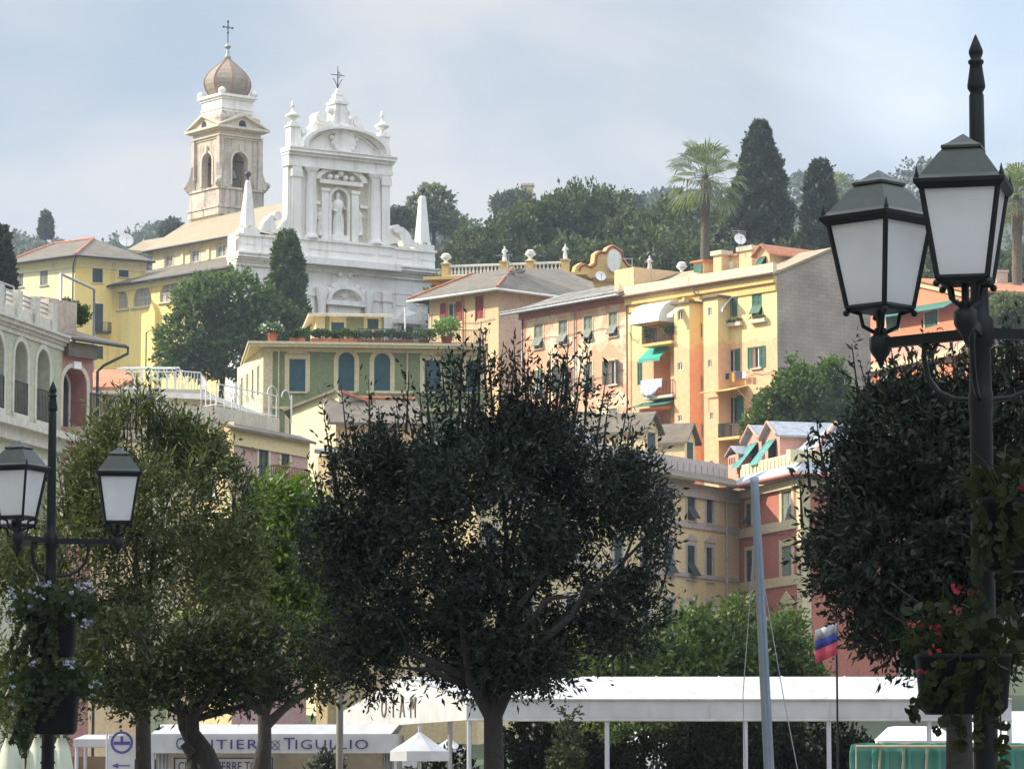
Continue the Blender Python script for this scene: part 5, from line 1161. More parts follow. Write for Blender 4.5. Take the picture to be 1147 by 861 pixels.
q = MB(); slab(q, [KW.pt(a-.1, z1, -.45), KW.pt(m_, z1+.5, -.45), KW.pt(m_, z1+.5, -1.75), KW.pt(a-.1, z1, -1.75)], .07); slab(q, [KW.pt(b_+.1, z1, -.45), KW.pt(m_, z1+.5, -.45), KW.pt(m_, z1+.5, -1.75), KW.pt(b_+.1, z1, -1.75)], .07); q.build('chimney_roof', M['slate'], p)
q = MB()
for i in range(4): KW.box(q, a+.3+i*.28, a+.42+i*.28, z1-.5, z1-.15, -.62, -.585)
q.build('vent', M['dark_in'], p)
# ================================================================ GREEN VILLA (D)
DD = 210.0
dl, dr = at(296, 391, DD), at(545, 391, DD+1.5); dz = at(400, 384, DD).z
td = thing('green_villa', 'sage green villa with teal shutters, cream window trim and a planted roof terrace', 'villa', (dl.x, dl.y, hgt(dl.x, DD)))
DW = Wall(dl, dr, 6, dz-.3)
dl2 = samez(281, 400, at(296, 391, DD).z); sdv = Vector((-.22, .975, 0)).normalized()
DL = Wall(DW.A + sdv*11, DW.A, 6, dz-.3)
VT = M['villa_cream']; TL = M['teal_sh']
def cartouche(W, u0, u1, z1, root):
    q = MB(); m_ = (u0+u1)/2
    q.prism([W.pt(u0-.3, z1+.3, 0), W.pt(u1+.3, z1+.3, 0), W.pt(u1, z1+.42, 0), W.pt(m_+.3, z1+.6, 0), W.pt(m_, z1+.75, 0), W.pt(m_-.3, z1+.6, 0), W.pt(u0, z1+.42, 0)], W.n*.1); q.build('window_crown', VT, root)
for r, ar in (((324, 402, 342, 438.5), 0), ((379, 394.5, 397, 438), 1), ((419, 395.5, 437, 438), 1), ((475.5, 403.5, 493.5, 439), 0), ((522, 404, 538, 439), 0)):
    p = win(td, DW, r, 'closed', arch=bool(ar), shm=TL, sur=VT, sw=.27, sill=VT, recess=.12, slats=16)
    a, b_, z0, z1 = DW.rect(*r)
    if not ar: cartouche(DW, a, b_, z1, p)
for u in (2.2, 4.4, 6.6, 8.8): win(td, DL, (u-.35, u+.35, at(290, 438, DD).z, at(290, 405, DD).z), 'closed', shm=M['grey_sh'], px=False, sur=M['yellow_pale'], sw=.12)
for r in ((324, 470, 342, 505), (379, 470, 397, 505), (419, 470, 437, 505)): win(td, DW, r, 'closed', shm=TL, sur=VT, sw=.27, recess=.12)
f = MB(); DW.build(f); f.build('front_wall', M['villa_green'], td)
f = MB(); DL.build(f); f.build('side_wall', M['yellow_pale'], td)
q = MB(); DW.box(q, 0, .5, 6, dz-.35, -.02, .05); DW.box(q, 0, DW.len, dz-.5, dz-.32, -.02, .12); DW.box(q, 0, DW.len, at(400, 458, DD).z, at(400, 455, DD).z, -.02, .1); DL.box(q, DL.len-.8, DL.len, 6, dz-.35, -.02, .05); q.build('trim', VT, td)
q = MB(); 
q.prism([DW.pt(-.9, dz-.3, .9), DW.pt(DW.len, dz-.3, .9), DW.pt(DW.len, dz-.3, -11), DW.pt(-.9, dz-.3, -11)], Z*.14); DW.box(q, -1.0, DW.len, dz-.156, dz, -11, 1.0); q.build('flat_roof', VT, td)
q = MB(); q.prism([DW.pt(-.95, dz-.31, -.0), DW.pt(-.95, dz-.31, 1.0), DW.pt(-1.9, dz-1.1, -9), DW.pt(-1.6, dz-1.1, -10)], Z*.12) if False else None
bal = VT
p_ = MB(); a, z_ = DW.uz(419, 449); b_, _ = DW.uz(437, 449)
for i in range(7): p_.lathe(DW.pt(a+(b_-a)*(i+.5)/7, DW.uz(428, 452)[1], .55), [(.07, 0), (.11, .15), (.05, .4), (.08, .55)], 6)
DW.box(p_, a-.5, b_+1.3, DW.uz(428, 452)[1]+.55, DW.uz(428, 452)[1]+.7, .4, .72); DW.box(p_, a-.6, b_+1.4, DW.uz(428, 452)[1]-.2, DW.uz(428, 452)[1]-.003, -.02, .75); p_.build('balcony', VT, td)
# penthouse
ph = thing('roof_pavilion', 'small olive and cream pavilion on the roof terrace of the green villa', 'pavilion', DW.pt(4, dz, -6))
a, b_, z0, z1 = DW.rect(354, 353, 430, 384, -5); PWa = Wall(DW.pt(a, 0, -5), DW.pt(b_, 0, -5), dz, z1)
for r, m_ in (((371, 361, 385.5, 385), 'teal_sh'), ((411.5, 357, 424, 369), 'teal_sh')): win(ph, PWa, r, 'closed', shm=M[m_], recess=.08)
f = MB(); PWa.build(f); f.add([PWa.pt(0, dz), PWa.pt(0, z1), PWa.pt(0, z1, -6), PWa.pt(0, dz, -6)], [(0,3,2,1)]); f.add([PWa.pt(PWa.len, dz), PWa.pt(PWa.len, z1), PWa.pt(PWa.len, z1, -6), PWa.pt(PWa.len, dz, -6)], [(0,1,2,3)]); f.build('wall', VT, ph)
q = MB()
for x0, x1 in ((364, 369), (388, 407.5), (427.5, 431)):
    q = MB(); c, d = PWa.uz(x0, 368)[0], min(PWa.len, PWa.uz(x1, 368)[0]); PWa.box(q, c, d, dz+.3, z1-.1, -.02, .04); q.build('green_panel', M['villa_green'], ph)
q = MB(); slab(q, [PWa.pt(-.5, z1+.02, .6), PWa.pt(PWa.len+.5, z1+.02, .6), PWa.pt(PWa.len+.3, z1+.5, -3), PWa.pt(.6, z1+.5, -3)], .18); slab(q, [PWa.pt(-.5, z1+.02, .6), PWa.pt(.6, z1+.5, -3), PWa.pt(-.5, z1+.02, -6.5)], .18); q.build('roof', M['cream_stone'], ph)
# clipped bushes in troughs, railing
tr = thing('terrace_railing', 'low iron railing along the edge of the green villa roof terrace', 'railing', DW.pt(0, dz, .5)); q = MB(); railing(q, DW.pt(5.5, dz, .6), DW.pt(DW.len-.5, dz, .6), .85, 80, .012); q.build('bars', M['iron'], tr)
bush = [(335, 376, 8), (329, 377, 6), (354, 374, 7), (363, 373, 7.5), (374, 374, 6), (387, 373.5, 8), (399, 373, 6.5), (411.5, 373.5, 7), (424.5, 373, 7), (438, 373, 8), (449, 374, 7), (458, 374, 6)]
BL = leafmat('clipped_bush_leaves', (.025, .05, .012), (.07, .12, .03))
labs = ['wide clipped bush at the left end of the roof terrace, beside the potted white flowers', 'small clipped bush left of the wide one on the roof terrace', 'clipped bush below the left edge of the roof pavilion', 'clipped bush left of the teal door of the roof pavilion', 'small clipped bush in front of the teal door of the roof pavilion', 'round clipped bush under the olive panel of the roof pavilion', 'small round clipped bush right of the one under the olive panel', 'clipped bush directly below the teal window of the roof pavilion', 'clipped bush below the right edge of the roof pavilion', 'wide clipped bush just right of the roof pavilion', 'clipped bush by the flagpole on the roof terrace', 'last clipped bush right of the flagpole on the roof terrace']
for i, ((x, y, r), lab) in enumerate(zip(bush, labs)):
    a, z_ = DW.uz(x, y, .1); R = r*DD/F*1.05; t = thing('clipped_bush', lab, 'bush', DW.pt(a, dz, .1), 'clipped bushes in a row on the roof terrace')
    q = MB(); DW.box(q, a-R*.8, a+R*.8, dz, dz+.28, -.1, .35); q.build('trough', M['terracotta_pot'], t); q = MB(); blades(q, DW.pt(a, dz+.28+R*.72, .1), 420, (R*.95, R*.9, R*.72), .14, .06, 40+i); q.build('leaves', BL, t)
pot_plant('potted_flowers', 'white flowering plant in a terracotta pot on the left end of the roof terrace', 'potted plant', DW.pt(DW.uz(305, 380)[0], dz, .2), .32, .55, (.75, .7, .35), 260, seed=60, flower=M['white_paint'], ln=.3)
pot_plant('potted_shrub', 'light green bushy shrub in a pot at the right end of the roof terrace', 'potted plant', DW.pt(DW.uz(500, 380)[0], dz, .2), .35, .5, (.85, .8, .7), 420, lm=leafmat('light_shrub', (.09, .16, .04), (.16, .24, .07)), seed=61, ln=.3)
pot_plant('potted_shrub', 'low dark shrub between the clipped bushes and the light green shrub on the roof terrace', 'potted plant', DW.pt(DW.uz(475, 380)[0], dz, .2), .35, .3, (1.0, .7, .35), 300, seed=62, ln=.25)
fp = thing('white_flagpole', 'short white pole with a small pale pennant on the villa roof terrace', 'flagpole', DW.pt(DW.uz(454.5, 380)[0], dz, -.5)); q = MB(); a = DW.uz(454.5, 380)[0]; zt = DW.uz(454.5, 344, -.5)[1]; q.tube([DW.pt(a, dz, -.5), DW.pt(a, zt, -.5)], .045, 6); q.build('pole', M['white_paint'], fp); q = MB(); q.prism([DW.pt(a+.05, zt-.1, -.5), DW.pt(a+.7, zt-.35, -.5), DW.pt(a+.05, zt-.55, -.5)], DW.n*.02); q.build('pennant', M['white_paint'], fp)
# ================================================================ CREAM GABLE HOUSE (E)
ED = 186.0
te = thing('cream_gable_house', 'small cream house with a sunlit gable wall below the green villa', 'house', (at(380, 470, ED).x, ED, 4))
pk = at(379.7, 437.5, ED); el = at(326, 456.5, ED+3.6); 
gl0 = Vector((el.x, el.y, 0)); gr0 = Vector((pk.x, pk.y, 0)); gu = (gr0-gl0).normalized()
EW = Wall(gl0, gr0, 2, el.z); EW2 = Wall(gr0, gr0 + Vector((.8, .6, 0))*3, 2, el.z)
f = MB(); f.add([EW.pt(0, 2), EW.pt(EW.len, 2), EW.pt(EW.len, pk.z), EW.pt(0, el.z)], [(0,1,2,3)]); f.build('gable_wall', M['yellow_pale'], te)
er = at(408, 447, ED+.6)
f = MB(); B0 = EW.pt(EW.len, 0); E2 = Wall(B0, Vector((er.x, er.y, 0)), 2, er.z); f.add([E2.pt(0, 2), E2.pt(E2.len, 2), E2.pt(E2.len, er.z), E2.pt(0, pk.z)], [(0,1,2,3)]); f.build('shaded_wall', M['cream_stone'], te)
up = Vector((.1, 7, 0))
q = MB(); n1 = EW.n*.3; slab(q, [EW.pt(-.3, el.z-.05, .3), EW.pt(EW.len, pk.z+.08, .3), EW.pt(EW.len, pk.z+.08, .3)+up, EW.pt(-.3, el.z-.05, .3)+up], .14); q.build('roof', M['grey_roof'], te)
q = MB(); slab(q, [E2.pt(0, pk.z+.05, .3), E2.pt(E2.len+.3, er.z-.1, .3), E2.pt(E2.len+.3, er.z-.1, .3)+up, E2.pt(0, pk.z+.05, .3)+up], .14); q.build('tiled_roof', M['terracotta'], te)
A0 = at(376, 477, ED-2.5); A1 = at(478, 477, ED-1.5); A0.z = A1.z = at(420, 475, ED-2).z
ew = Wall(A0, A1, 2, A0.z)
for r in ((403.5, 489, 411.5, 512), (440, 490, 449, 512)): win(te, ew, r, 'closed', shm=M['red_sh'], sur=M['yellow_pale'], sw=.15)
f = MB(); ew.build(f); f.build('lower_wall', M['apricot'], te)
q = MB(); zt = at(430, 449, ED+2).z; slab(q, [ew.pt(-.5, ew.z1+.02, .5), ew.pt(ew.len, ew.z1+.02, .5), ew.pt(ew.len, zt, -3), ew.pt(-.2, zt, -3)], .14); q.build('lower_roof', M['grey_roof'], te)
q = MB(); q.tube([ew.pt(1.6, zt+.05, -3), ew.pt(ew.len, zt+.05, -3)], .1, 6); q.build('ridge_tiles', M['terracotta'], te)
# ================================================================ PINK HOUSE WITH ROOF TERRACE (B)
BZ = at(345, 495, 168).z; bR_ = at(345, 495, 168); bL_ = samez(262, 479.5, BZ)
tb = thing('pink_terrace_house', 'faded pink house with dark shutters and rusty balcony, white railed terrace on its roof', 'house', (bL_.x, bL_.y, hgt(-12, 163)))
BWl = Wall(bL_, bR_, 0, BZ); bu = Wall(Vector((bL_.x-2.4, bL_.y+2.2, 0)), bL_, 0, BZ+.3)
for r, nm in (((289.5, 494, 300.5, 536), 'balcony_door'), ((314.5, 498, 324, 526), 'window')): win(tb, BWl, r, 'closed', shm=simple('dark_brown_shutter', (.05, .045, .045), .6), sur=M['cream_stone'], sw=.18, name=nm)
win(tb, BWl, (334, 540, 341, 575), 'closed', shm=M['green_sh'], name='balcony_door'); win(tb, bu, (.9, 1.9, BZ-3.2, BZ-.6), 'closed', px=False, shm=M['dkgreen_sh'], sur=M['white_stone'], sw=.2)
f = MB(); BWl.build(f); f.build('wall', plaster('dusty_pink_plaster', (.5, .27, .25), (.46, .38, .3), amt=.8, scale=.7, stain=(.35, .27, .22), stain_amt=.3), tb)
f = MB(); bu.build(f); f.build('side_wall', M['cream_pal'], tb)
q = MB(); BWl.box(q, -.3, BWl.len, BZ-.75, BZ-.02, -.02, .1); q.build('frieze', M['cream_pal'], tb)
q = MB(); slab(q, [BWl.pt(-1.2, BZ, .35), BWl.pt(BWl.len+.2, BZ, .35), BWl.pt(BWl.len+.4, BZ+.35, -.6), BWl.pt(-1.2, BZ+.35, -.6)], .12); q.build('eaves_roof', M['grey_roof'], tb)
q = MB(); a, z_ = BWl.uz(302, 545); b2 = BWl.uz(336, 545)[0]; zb_ = BWl.uz(318, 548)[1]; BWl.box(q, a, b2, zb_-.15, zb_, -.02, .55); p = q.build('balcony', M['cream_stone'], tb)
rm = simple('rusty_red_iron', (.25, .08, .05), .7); q = MB(); railing(q, BWl.pt(a, zb_, .5), BWl.pt(b2, zb_, .5), 1.0, 18, .02, .03); railing(q, BWl.pt(a, zb_, .5), BWl.pt(a, zb_, 0), 1.0, 5, .02, .03); railing(q, BWl.pt(a, zb_+.5, .5), BWl.pt(b2, zb_+.5, .5), .02, 1, .02, .03, low=False); q.build('railing', rm, p)
# terrace parapet + deck
pz = at(327, 461, 172); 
T0 = BWl.pt(.3, 0, -1.0); T1 = BWl.pt(BWl.len-1.0, 0, -1.0); TW = Wall(T0, T1, BZ, BWl.uz(300, 466, -1.0)[1])
q = MB(); TW.box(q, 0, TW.len, BZ+.1, TW.z1, -.25, 0); q.obox(TW.pt(0, BZ, 0), -TW.n*5+TW.u*-2.6, TW.n*.001-TW.u*.0+TW.u*.25, Z*(TW.z1-BZ)); q.build('terrace_parapet', M['white_stone'] if False else M['cream_stone'], tb)
wi = M['white_iron']
rl = thing('scrollwork_railing', 'white wrought iron railing with scrolls along the roof terrace, glass wind screen behind', 'railing', TW.pt(0, TW.z1, -.12))
def scroll_rail(mb, P0, P1, h, nb):
    P0, P1 = Vector(P0), Vector(P1); d = (P1-P0); 
    mb.tube([P0+Z*h, P1+Z*h], .03, 5, False); mb.tube([P0+Z*.1, P1+Z*.1], .025, 5, False)
    for i in range(nb+1): q_ = P0+d*(i/nb); mb.tube([q_, q_+Z*h], .025, 4, False)
    for i in range(nb):
        c = P0+d*((i+.5)/nb)+Z*h*.55; r = min(d.length/nb*.42, h*.38); du = d.normalized()
        for s_ in (1, -1):
            mb.tube([c + (du*math.cos(a*s_) + Z*math.sin(a))*r*(1-a/9.0)*.98 for a in [k*.5 for k in range(15)]], .016, 4, False)
q = MB(); scroll_rail(q, TW.pt(.1, TW.z1, -.12), TW.pt(TW.len-.1, TW.z1, -.12), 1.05, 8); q.build('front_rail', wi, rl)
LFT = at(224, 462, 160); LFT = TW.pt(0, TW.z1, -.12) + Vector((-2.0, -.2, .45))
q = MB(); P1_ = TW.pt(0, TW.z1, -.12); s0 = P1_ + (samez(225, 458, TW.z1)-P1_)*1.0; scroll_rail(q, s0, P1_, 1.05, 3)
q.build('side_rail', wi, rl)
for x in (264.5, 268, 326):
    q = MB(); c = TW.uz(x, 460, -.12)[0]; q.tube([TW.pt(c, TW.z1-.1, -.1), TW.pt(c, TW.z1+1.25, -.1)], .04, 5); q.build('rail_post', wi, rl)
q = MB()
for x0, x1 in ((300, 311), (316, 325)):
    a, _ = TW.uz(x0, 440, -.1); b2, _ = TW.uz(x1, 440, -.1); m_, r_ = (a+b2)/2, (b2-a)/2; q.tube([TW.pt(m_+r_*math.cos(t), TW.z1+1.05+r_*.9*math.sin(t), -.12) for t in [math.pi*k/10 for k in range(11)]], .025, 5)
q.build('arched_tops', wi, rl)
# slab the terrace stands on, towards the left
bt = thing('terrace_block', 'cream block with a concrete roof edge left of the white scrollwork railing', 'house', (s0.x, s0.y, 2))
zt = TW.z1-.35
q = MB(); a0 = at(190, 452, 163); b0 = at(226, 452, 164); q.prism([(a0.x, a0.y, 1), (b0.x+.2, b0.y, 1), (b0.x+2, b0.y+9, 1), (a0.x, a0.y+9, 1)], Z*(zat(446, 163)-1)); q.build('wall', M['cream_stone'], bt)
q = MB(); q.prism([(a0.x-.3, a0.y-.4, 0), (b0.x+.5, b0.y-.4, 0), (b0.x+2.3, b0.y+9, 0), (a0.x, a0.y+9, 0)], Z*.25)
q.v = [(x, y, z+zat(446, 163)) for x, y, z in q.v]; q.build('roof_edge', M['white_stone'], bt)
# pergola with white frame, upper terrace
pg = thing('white_pergola', 'white painted metal pergola frame on an upper roof terrace', 'pergola', (at(170, 436, 200).x, 200, 10))
zd = zat(437, 198); zt = zat(413, 198); xa, xb = at(131, 430, 198).x, at(196, 430, 198).x; xc = at(222, 430, 198).x
for ya, yb in ((198, 203),):
    q = MB()
    n = 7
    for i in range(n+1):
        x = xa+(xb-xa)*i/n
        for y in (ya, yb): q.tube([(x, y, zd), (x, y, zt-.25 if i in (0, n) else zt)], .035, 4)
        q.tube([(x, ya, zt), (x, (ya+yb)/2, zt+.35), (x, yb, zt)], .03, 4)
    for y, z_ in ((ya, zt), (yb, zt), ((ya+yb)/2, zt+.35)): q.tube([(xa, y, z_), (xb, y, z_)], .04, 4)
    q.build('frame', wi, pg)
q = MB(); n = 9
P = [Vector((xb, 198.5, zd)), Vector((xc, 199.5, zd)), Vector((xc, 203, zd))]; railing(q, P[0], P[1], 1.15, 8, .03, .04); railing(q, P[1], P[2], 1.15, 5, .03, .04); railing(q, (xa, 197.8, zd), (xb, 197.8, zd), 1.0, 10, .02, .035); q.build('railing', wi, pg)
q = MB(); q.obox((xa-4, 197.5, zd-.25), (xc-xa+4.5, 0, 0), (0, 8, 0), (0, 0, .25)); q.obox((xa-4, 197.7, 4), (xc-xa+4.3, 0, 0), (0, 7.5, 0), (0, 0, zd-4.25-.003)); bh = thing('terraced_house', 'grey rendered house under the white pergola, mostly behind olive foliage', 'house', (xa, 198, 4)); q.build('wall', M['cream_stone'], bh)
q = MB(); c, d = at(156, 441.5, 180), at(195, 447, 182); q.obox(c-Vector((0, 0, .12)), d-c, (0, 1.6, 0), (0, 0, .12)); q.obox(c-Vector((-1.2, 0, .6)), d-c, (0, 1.6, 0), (0, 0, .12)); o = q.build('awning_frame', M['teal_sh']); o['label'] = 'two dark green awning rails below the white pergola'; o['category'] = 'awning'
# orange tiled roof
q = MB(); P = [at(104, 433, 150), at(131, 433, 150), at(150, 424, 153), at(139, 414, 158), at(104, 414, 158)]; slab(q, P, .15); to = thing('orange_roof_house', 'low house with a bright orange tiled roof right of the arched building', 'house', (P[0].x, 150, 0)); q.build('tiled_roof', M['terracotta'], to)
q = MB(); a0, b0 = at(103, 440, 151), at(147, 440, 153.5); q.prism([(a0.x, a0.y, 0), (b0.x, b0.y, 0), (b0.x, b0.y+5, 0), (a0.x, a0.y+6, 0)], Z*(at(110, 433, 150).z-.2)); q.build('wall', M['apricot'], to)
# ================================================================ GREEN ARCADED BUILDING AT THE LEFT (A)
AZ = at(70, 377, 110).z; a1 = at(70, 377, 110); a0 = samez(-60, 331, AZ)
ta_ = thing('arcaded_building', 'pale green building with tall arched windows and a terrace, at the left edge', 'building', (a1.x, a1.y, 0))
LW = Wall(a0, a1, 0, AZ)
M['pale_green'] = plaster('pale_green_plaster', (.44, .44, .3), (.38, .38, .27), amt=.5, scale=.6, stain=(.25, .25, .2), stain_amt=.25)
pale = plaster('greyish_white_trim', (.58, .54, .45), (.48, .44, .37), amt=.6, scale=1, stain=(.28, .26, .23), stain_amt=.3)
for r in ((15.5, 382, 30, 463.5), (40.5, 391, 55, 472), (-13, 371, 3.5, 455), (-46, 360, -27, 445)): 
    p = win(ta_, LW, r, None, arch=True, sur=pale, sw=.16, recess=.5, gl=M['glass'])
    a, b_, z0, z1 = LW.rect(*r); q = MB(); slat_panel(q, LW.pt(a+.03, z0, -.05), -LW.n*.42+LW.u*.05, Z*(z1-z0-.55), LW.u, slats=18); q.build('shutter', M['teal_sh'], p)
    q = MB(); slat_panel(q, LW.pt(a+.05, z0, -.44), LW.u*(b_-a)*.35, Z*(z1-z0-.6), LW.n, slats=18); q.build('shutter', M['teal_sh'], p)
    q = MB(); railing(q, LW.pt(a, z0, .03), LW.pt(b_, z0, .03), .95, 9, .012, .02); q.build('railing', M['iron'], p)
    q = MB(); LW.box(q, a-.12, b_+.12, z0-.55, z0-.01, -.02, .06); q.build('sill_panel', pale, p)
for r in ((15, 512, 30, 600), (42, 520, 56, 600), (-13, 505, 3, 600)): win(ta_, LW, r, None, arch=True, sur=pale, sw=.16, recess=.4, gl=M['dark_in'])
f = MB(); LW.build(f); f.build('wall', M['pale_green'], ta_)
q = MB()
for o, za, zb_ in ((.06, -.44, -.3), (.12, -.3, -.2), (.22, -.2, -.08), (.3, -.08, .0)): LW.box(q, -.3, LW.len+o*.3, AZ+za, AZ+zb_-.003, -.02, o)
q.build('cornice', pale, ta_)
zs_ = LW.uz(53, 486)[1]; q = MB(); LW.box(q, -.3, LW.len+.1, zs_-.12, zs_+.1, -.02, .45); LW.box(q, -.3, LW.len+.1, zs_-.5, zs_-.121, -.02, .2); q.build('string_course', pale, ta_)
# terrace parapet: piers with rails between
q = MB(); ph = .95
LW.box(q, -.3, LW.len-.25, AZ+.003, AZ+ph*.45, -.35, -.1)
nP = 6; 
for i in range(nP+1): u = -.1+(LW.len-.5)*i/nP; LW.box(q, u-.22, u+.22, AZ+.004, AZ+ph, -.42, -.03)
q.build('terrace_parapet', pale, ta_)
q = MB()
for z_ in (.6, .75, .9): q.tube([LW.pt(-.3, AZ+z_, -.22), LW.pt(LW.len-.5, AZ+z_, -.22)], .03, 5)
q.build('terrace_rail', M['grey_metal'], ta_)
q = MB(); q.obox(LW.pt(0, AZ-.3, -.0), LW.u*LW.len, -LW.n*9, Z*.25); q.obox(LW.pt(LW.len-.05, 0, -.05), LW.u*.05, -LW.n*8.9, Z*(AZ-.3)); q.build('terrace_floor', pale, ta_)
# second terrace rail behind
q = MB(); c0_, c1_ = LW.pt(LW.len-6, AZ, -1.5), LW.pt(LW.len-.3, AZ, -1.5); railing(q, c0_, c1_, 1.55, 6, .03, .03); q.build('glass_screen_frame', M['grey_metal'], ta_)
q = MB(); g0, g1 = at(67.5, 372, 111), at(104.5, 385, 117); g0.z = AZ; zf0, zf1 = at(67.5, 307, 111).z, at(104.5, 324, 117).z
q.tube([g0, Vector((g0.x, g0.y, zf0)), Vector((g1.x, g1.y, zf1)), Vector((g1.x, g1.y, AZ-.3))], .045, 5); q.build('awning_bracket', M['grey_metal'], ta_)
# pink annexe
an0 = LW.pt(LW.len, 0, -.02); anR = samez(104, 391, AZ-.25); AN = Wall(an0, Vector((anR.x, anR.y, 0)), 0, AZ-.1)
tn = thing('pink_annexe', 'dusty pink annexe with one wide arched door and iron balcony, joined to the arcaded building', 'building', (an0.x, an0.y, 0))
dp = plaster('dusty_rose_plaster', (.4, .19, .16), (.34, .16, .14), amt=.5, scale=.8, stain=(.25, .15, .13), stain_amt=.3)
p = win(tn, AN, (70, 411, 96.5, 479), None, arch=True, sur=M['cream_stone'], sw=.14, recess=.7, gl=M['glass'], name='arched_door')
a, b_, z0, z1 = AN.rect(70, 411, 96.5, 479); q = MB(); slat_panel(q, AN.pt(a+.03, z0, -.6), AN.u*(b_-a)*.4+AN.n*.1, Z*(z1-z0-.7), AN.n, slats=16); q.build('shutter', simple('pale_teal_shutter', (.1, .22, .22), .6), p)
win(tn, AN, (72, 515, 96, 590), None, arch=True, sur=M['cream_stone'], sw=.14, recess=.5, gl=M['dark_in'], name='arched_door')
f = MB(); AN.build(f); f.add([AN.pt(AN.len, 0), AN.pt(AN.len, AN.z1), AN.pt(AN.len, AN.z1, -8), AN.pt(AN.len, 0, -8)], [(0,1,2,3)]); f.build('wall', dp, tn)
q = MB(); a2, _, z2, z3 = AN.rect(72, 402, 101, 410, .15); b2 = AN.uz(101, 406, .15)[0]; AN.box(q, .5, AN.len-.6, AZ-.95, AZ-.72, .0, .08); q.build('white_shade_box', M['awning_white'], tn)
q = MB(); slab(q, [AN.pt(0.1, AZ-.02, .35), AN.pt(AN.len+1.2, AZ-.02, .35), AN.pt(AN.len+1.2, AZ+.75, -2.5), AN.pt(.1, AZ+.75, -2.5)], .1); AN.box(q, .1, AN.len, AZ-.6, AZ-.15, -.02, .2); q.build('eaves_roof', M['grey_roof'], tn)
q = MB(); q.tube([AN.pt(.1, AZ-.1, .4), AN.pt(AN.len+1.2, AZ-.1, .4), AN.pt(AN.len+1.2, AZ-.3, .4), AN.pt(AN.len+.3, AZ-.75, .2), AN.pt(AN.len+.1, AZ-.95, .12), AN.pt(AN.len+.1, .1, .12)], .045, 6); q.build('gutter', M['iron'], tn)
q = MB(); AN.box(q, .05, AN.len-.1, AZ+.1, AZ+1.35, -1.3, -1.0); AN.box(q, AN.len-1.4, AN.len-.1, AZ+.1, AZ+1.25, -1.29, -.6); q.build('terrace_wall', M['beige_shade'], tn)
q = MB(); AN.box(q, .2, AN.len+1.2, z0-.35, z0-.02, -.02, 1.0); p = q.build('balcony', M['beige_shade'], tn)
q = MB(); railing(q, AN.pt(.3, z0, .95), AN.pt(AN.len+1.1, z0, .95), 1.0, 34, .012, .025); railing(q, AN.pt(AN.len+1.1, z0, .95), AN.pt(AN.len+1.1, z0, 0), 1.0, 8, .012, .025); q.build('railing', M['iron'], p)
q = MB(); AN.box(q, .0, AN.len+.4, zs_-.1, zs_+.1, -.02, .5); q.build('awning_box', M['awning_white'], tn)
# ================================================================ ORANGE HOUSES AT THE RIGHT (L)
LD = 300.0
to1 = thing('orange_gable_house', 'bright orange gabled house with green shutters and a long green awning, behind the lantern', 'house', (at(1031, 350, LD).x, LD, 25))
g0, g1 = at(961, 352, LD+12), at(1084, 352, LD-9); OW = Wall(g0, g1, 20, at(1020, 352, LD-1).z)
apz = OW.uz(1031, 314.5); lz, rz_ = OW.uz(964, 352)[1], OW.uz(1080, 327)[1]
for r in ((1036, 348, 1050.5, 366), (993, 353, 1007, 372)):
    win(to1, OW, r, 'closed', shm=M['green_sh'], sur=M['cream_stone'], sw=.25)
OW.z1 = OW.uz(1031, 346)[1]; f = MB()
OW.op = [o for o in OW.op]; 
zt_ = max(o[3] for o in OW.op)+.05; OW.z1 = zt_; OW.build(f)
f.add([OW.pt(0, zt_), OW.pt(OW.len, zt_), OW.pt(OW.len, rz_), OW.pt(*apz), OW.pt(0, max(lz, zt_+.01))], [(0,1,2,3,4)]); f.build('wall', M['orange'], to1)
q = MB(); ro = []
for a, b_ in (((-.6, lz-.1), apz), (apz, (OW.len+.6, rz_-.15))):
    slab(q, [OW.pt(a[0], a[1]+.22, .6), OW.pt(b_[0], b_[1]+.22, .6), OW.pt(b_[0], b_[1]+.22, -9), OW.pt(a[0], a[1]+.22, -9)], .2)
q.build('roof', M['terracotta'], to1)
q = MB()
for a, b_ in (((-.6, lz-.1), apz), (apz, (OW.len+.6, rz_-.15))):
    q.prism([OW.pt(a[0], a[1]+.02, -.02), OW.pt(b_[0], b_[1]+.02, -.02), OW.pt(b_[0], b_[1]-.5, -.02), OW.pt(a[0], a[1]-.5, -.02)], OW.n*.3)
q.build('barge_board', M['villa_cream'], to1)
q = MB(); a, z_ = OW.uz(985, 352, .5); b2, z2 = OW.uz(1068, 338, .5); q.obox(OW.pt(a, z_+.2, .05), OW.pt(b2, z2+.2, .05)-OW.pt(a, z_+.2, .05), OW.n*1.3-Z*.7, Z*.05); q.build('awning', M['awning_dkgreen'], to1)
to2 = thing('orange_terrace_house', 'lower orange house with a pink parapet and one green shutter, behind olive twigs', 'house', (at(990, 410, 290).x, 290, 20))
g0, g1 = at(958, 409, 300), at(1084, 405, 284); zz = at(1000, 406, 290).z; LWl = Wall(g0, g1, 10, zz)
for r in ((987, 416, 1000, 446), (1038, 414, 1050, 442)): win(to2, LWl, r, 'closed', shm=M['grey_sh'], sur=M['villa_cream'], sw=.3)
f = MB(); LWl.build(f); f.build('wall', M['orange'], to2)
q = MB(); LWl.box(q, -.3, LWl.len, zz, zz+.5, -.02, .6); q.build('cornice', M['villa_cream'], to2)
q = MB(); LWl.box(q, 0, LWl.len, zz+.504, zz+1.9, -.5, -.1); LWl.box(q, 0, LWl.len, zz+1.904, zz+2.05, -.6, 0); q.build('parapet', M['pink_lit'], to2)
to3 = thing('beige_tower_house', 'beige house corner with classical cornice at the right edge', 'house', (at(1125, 400, 280).x, 280, 20))
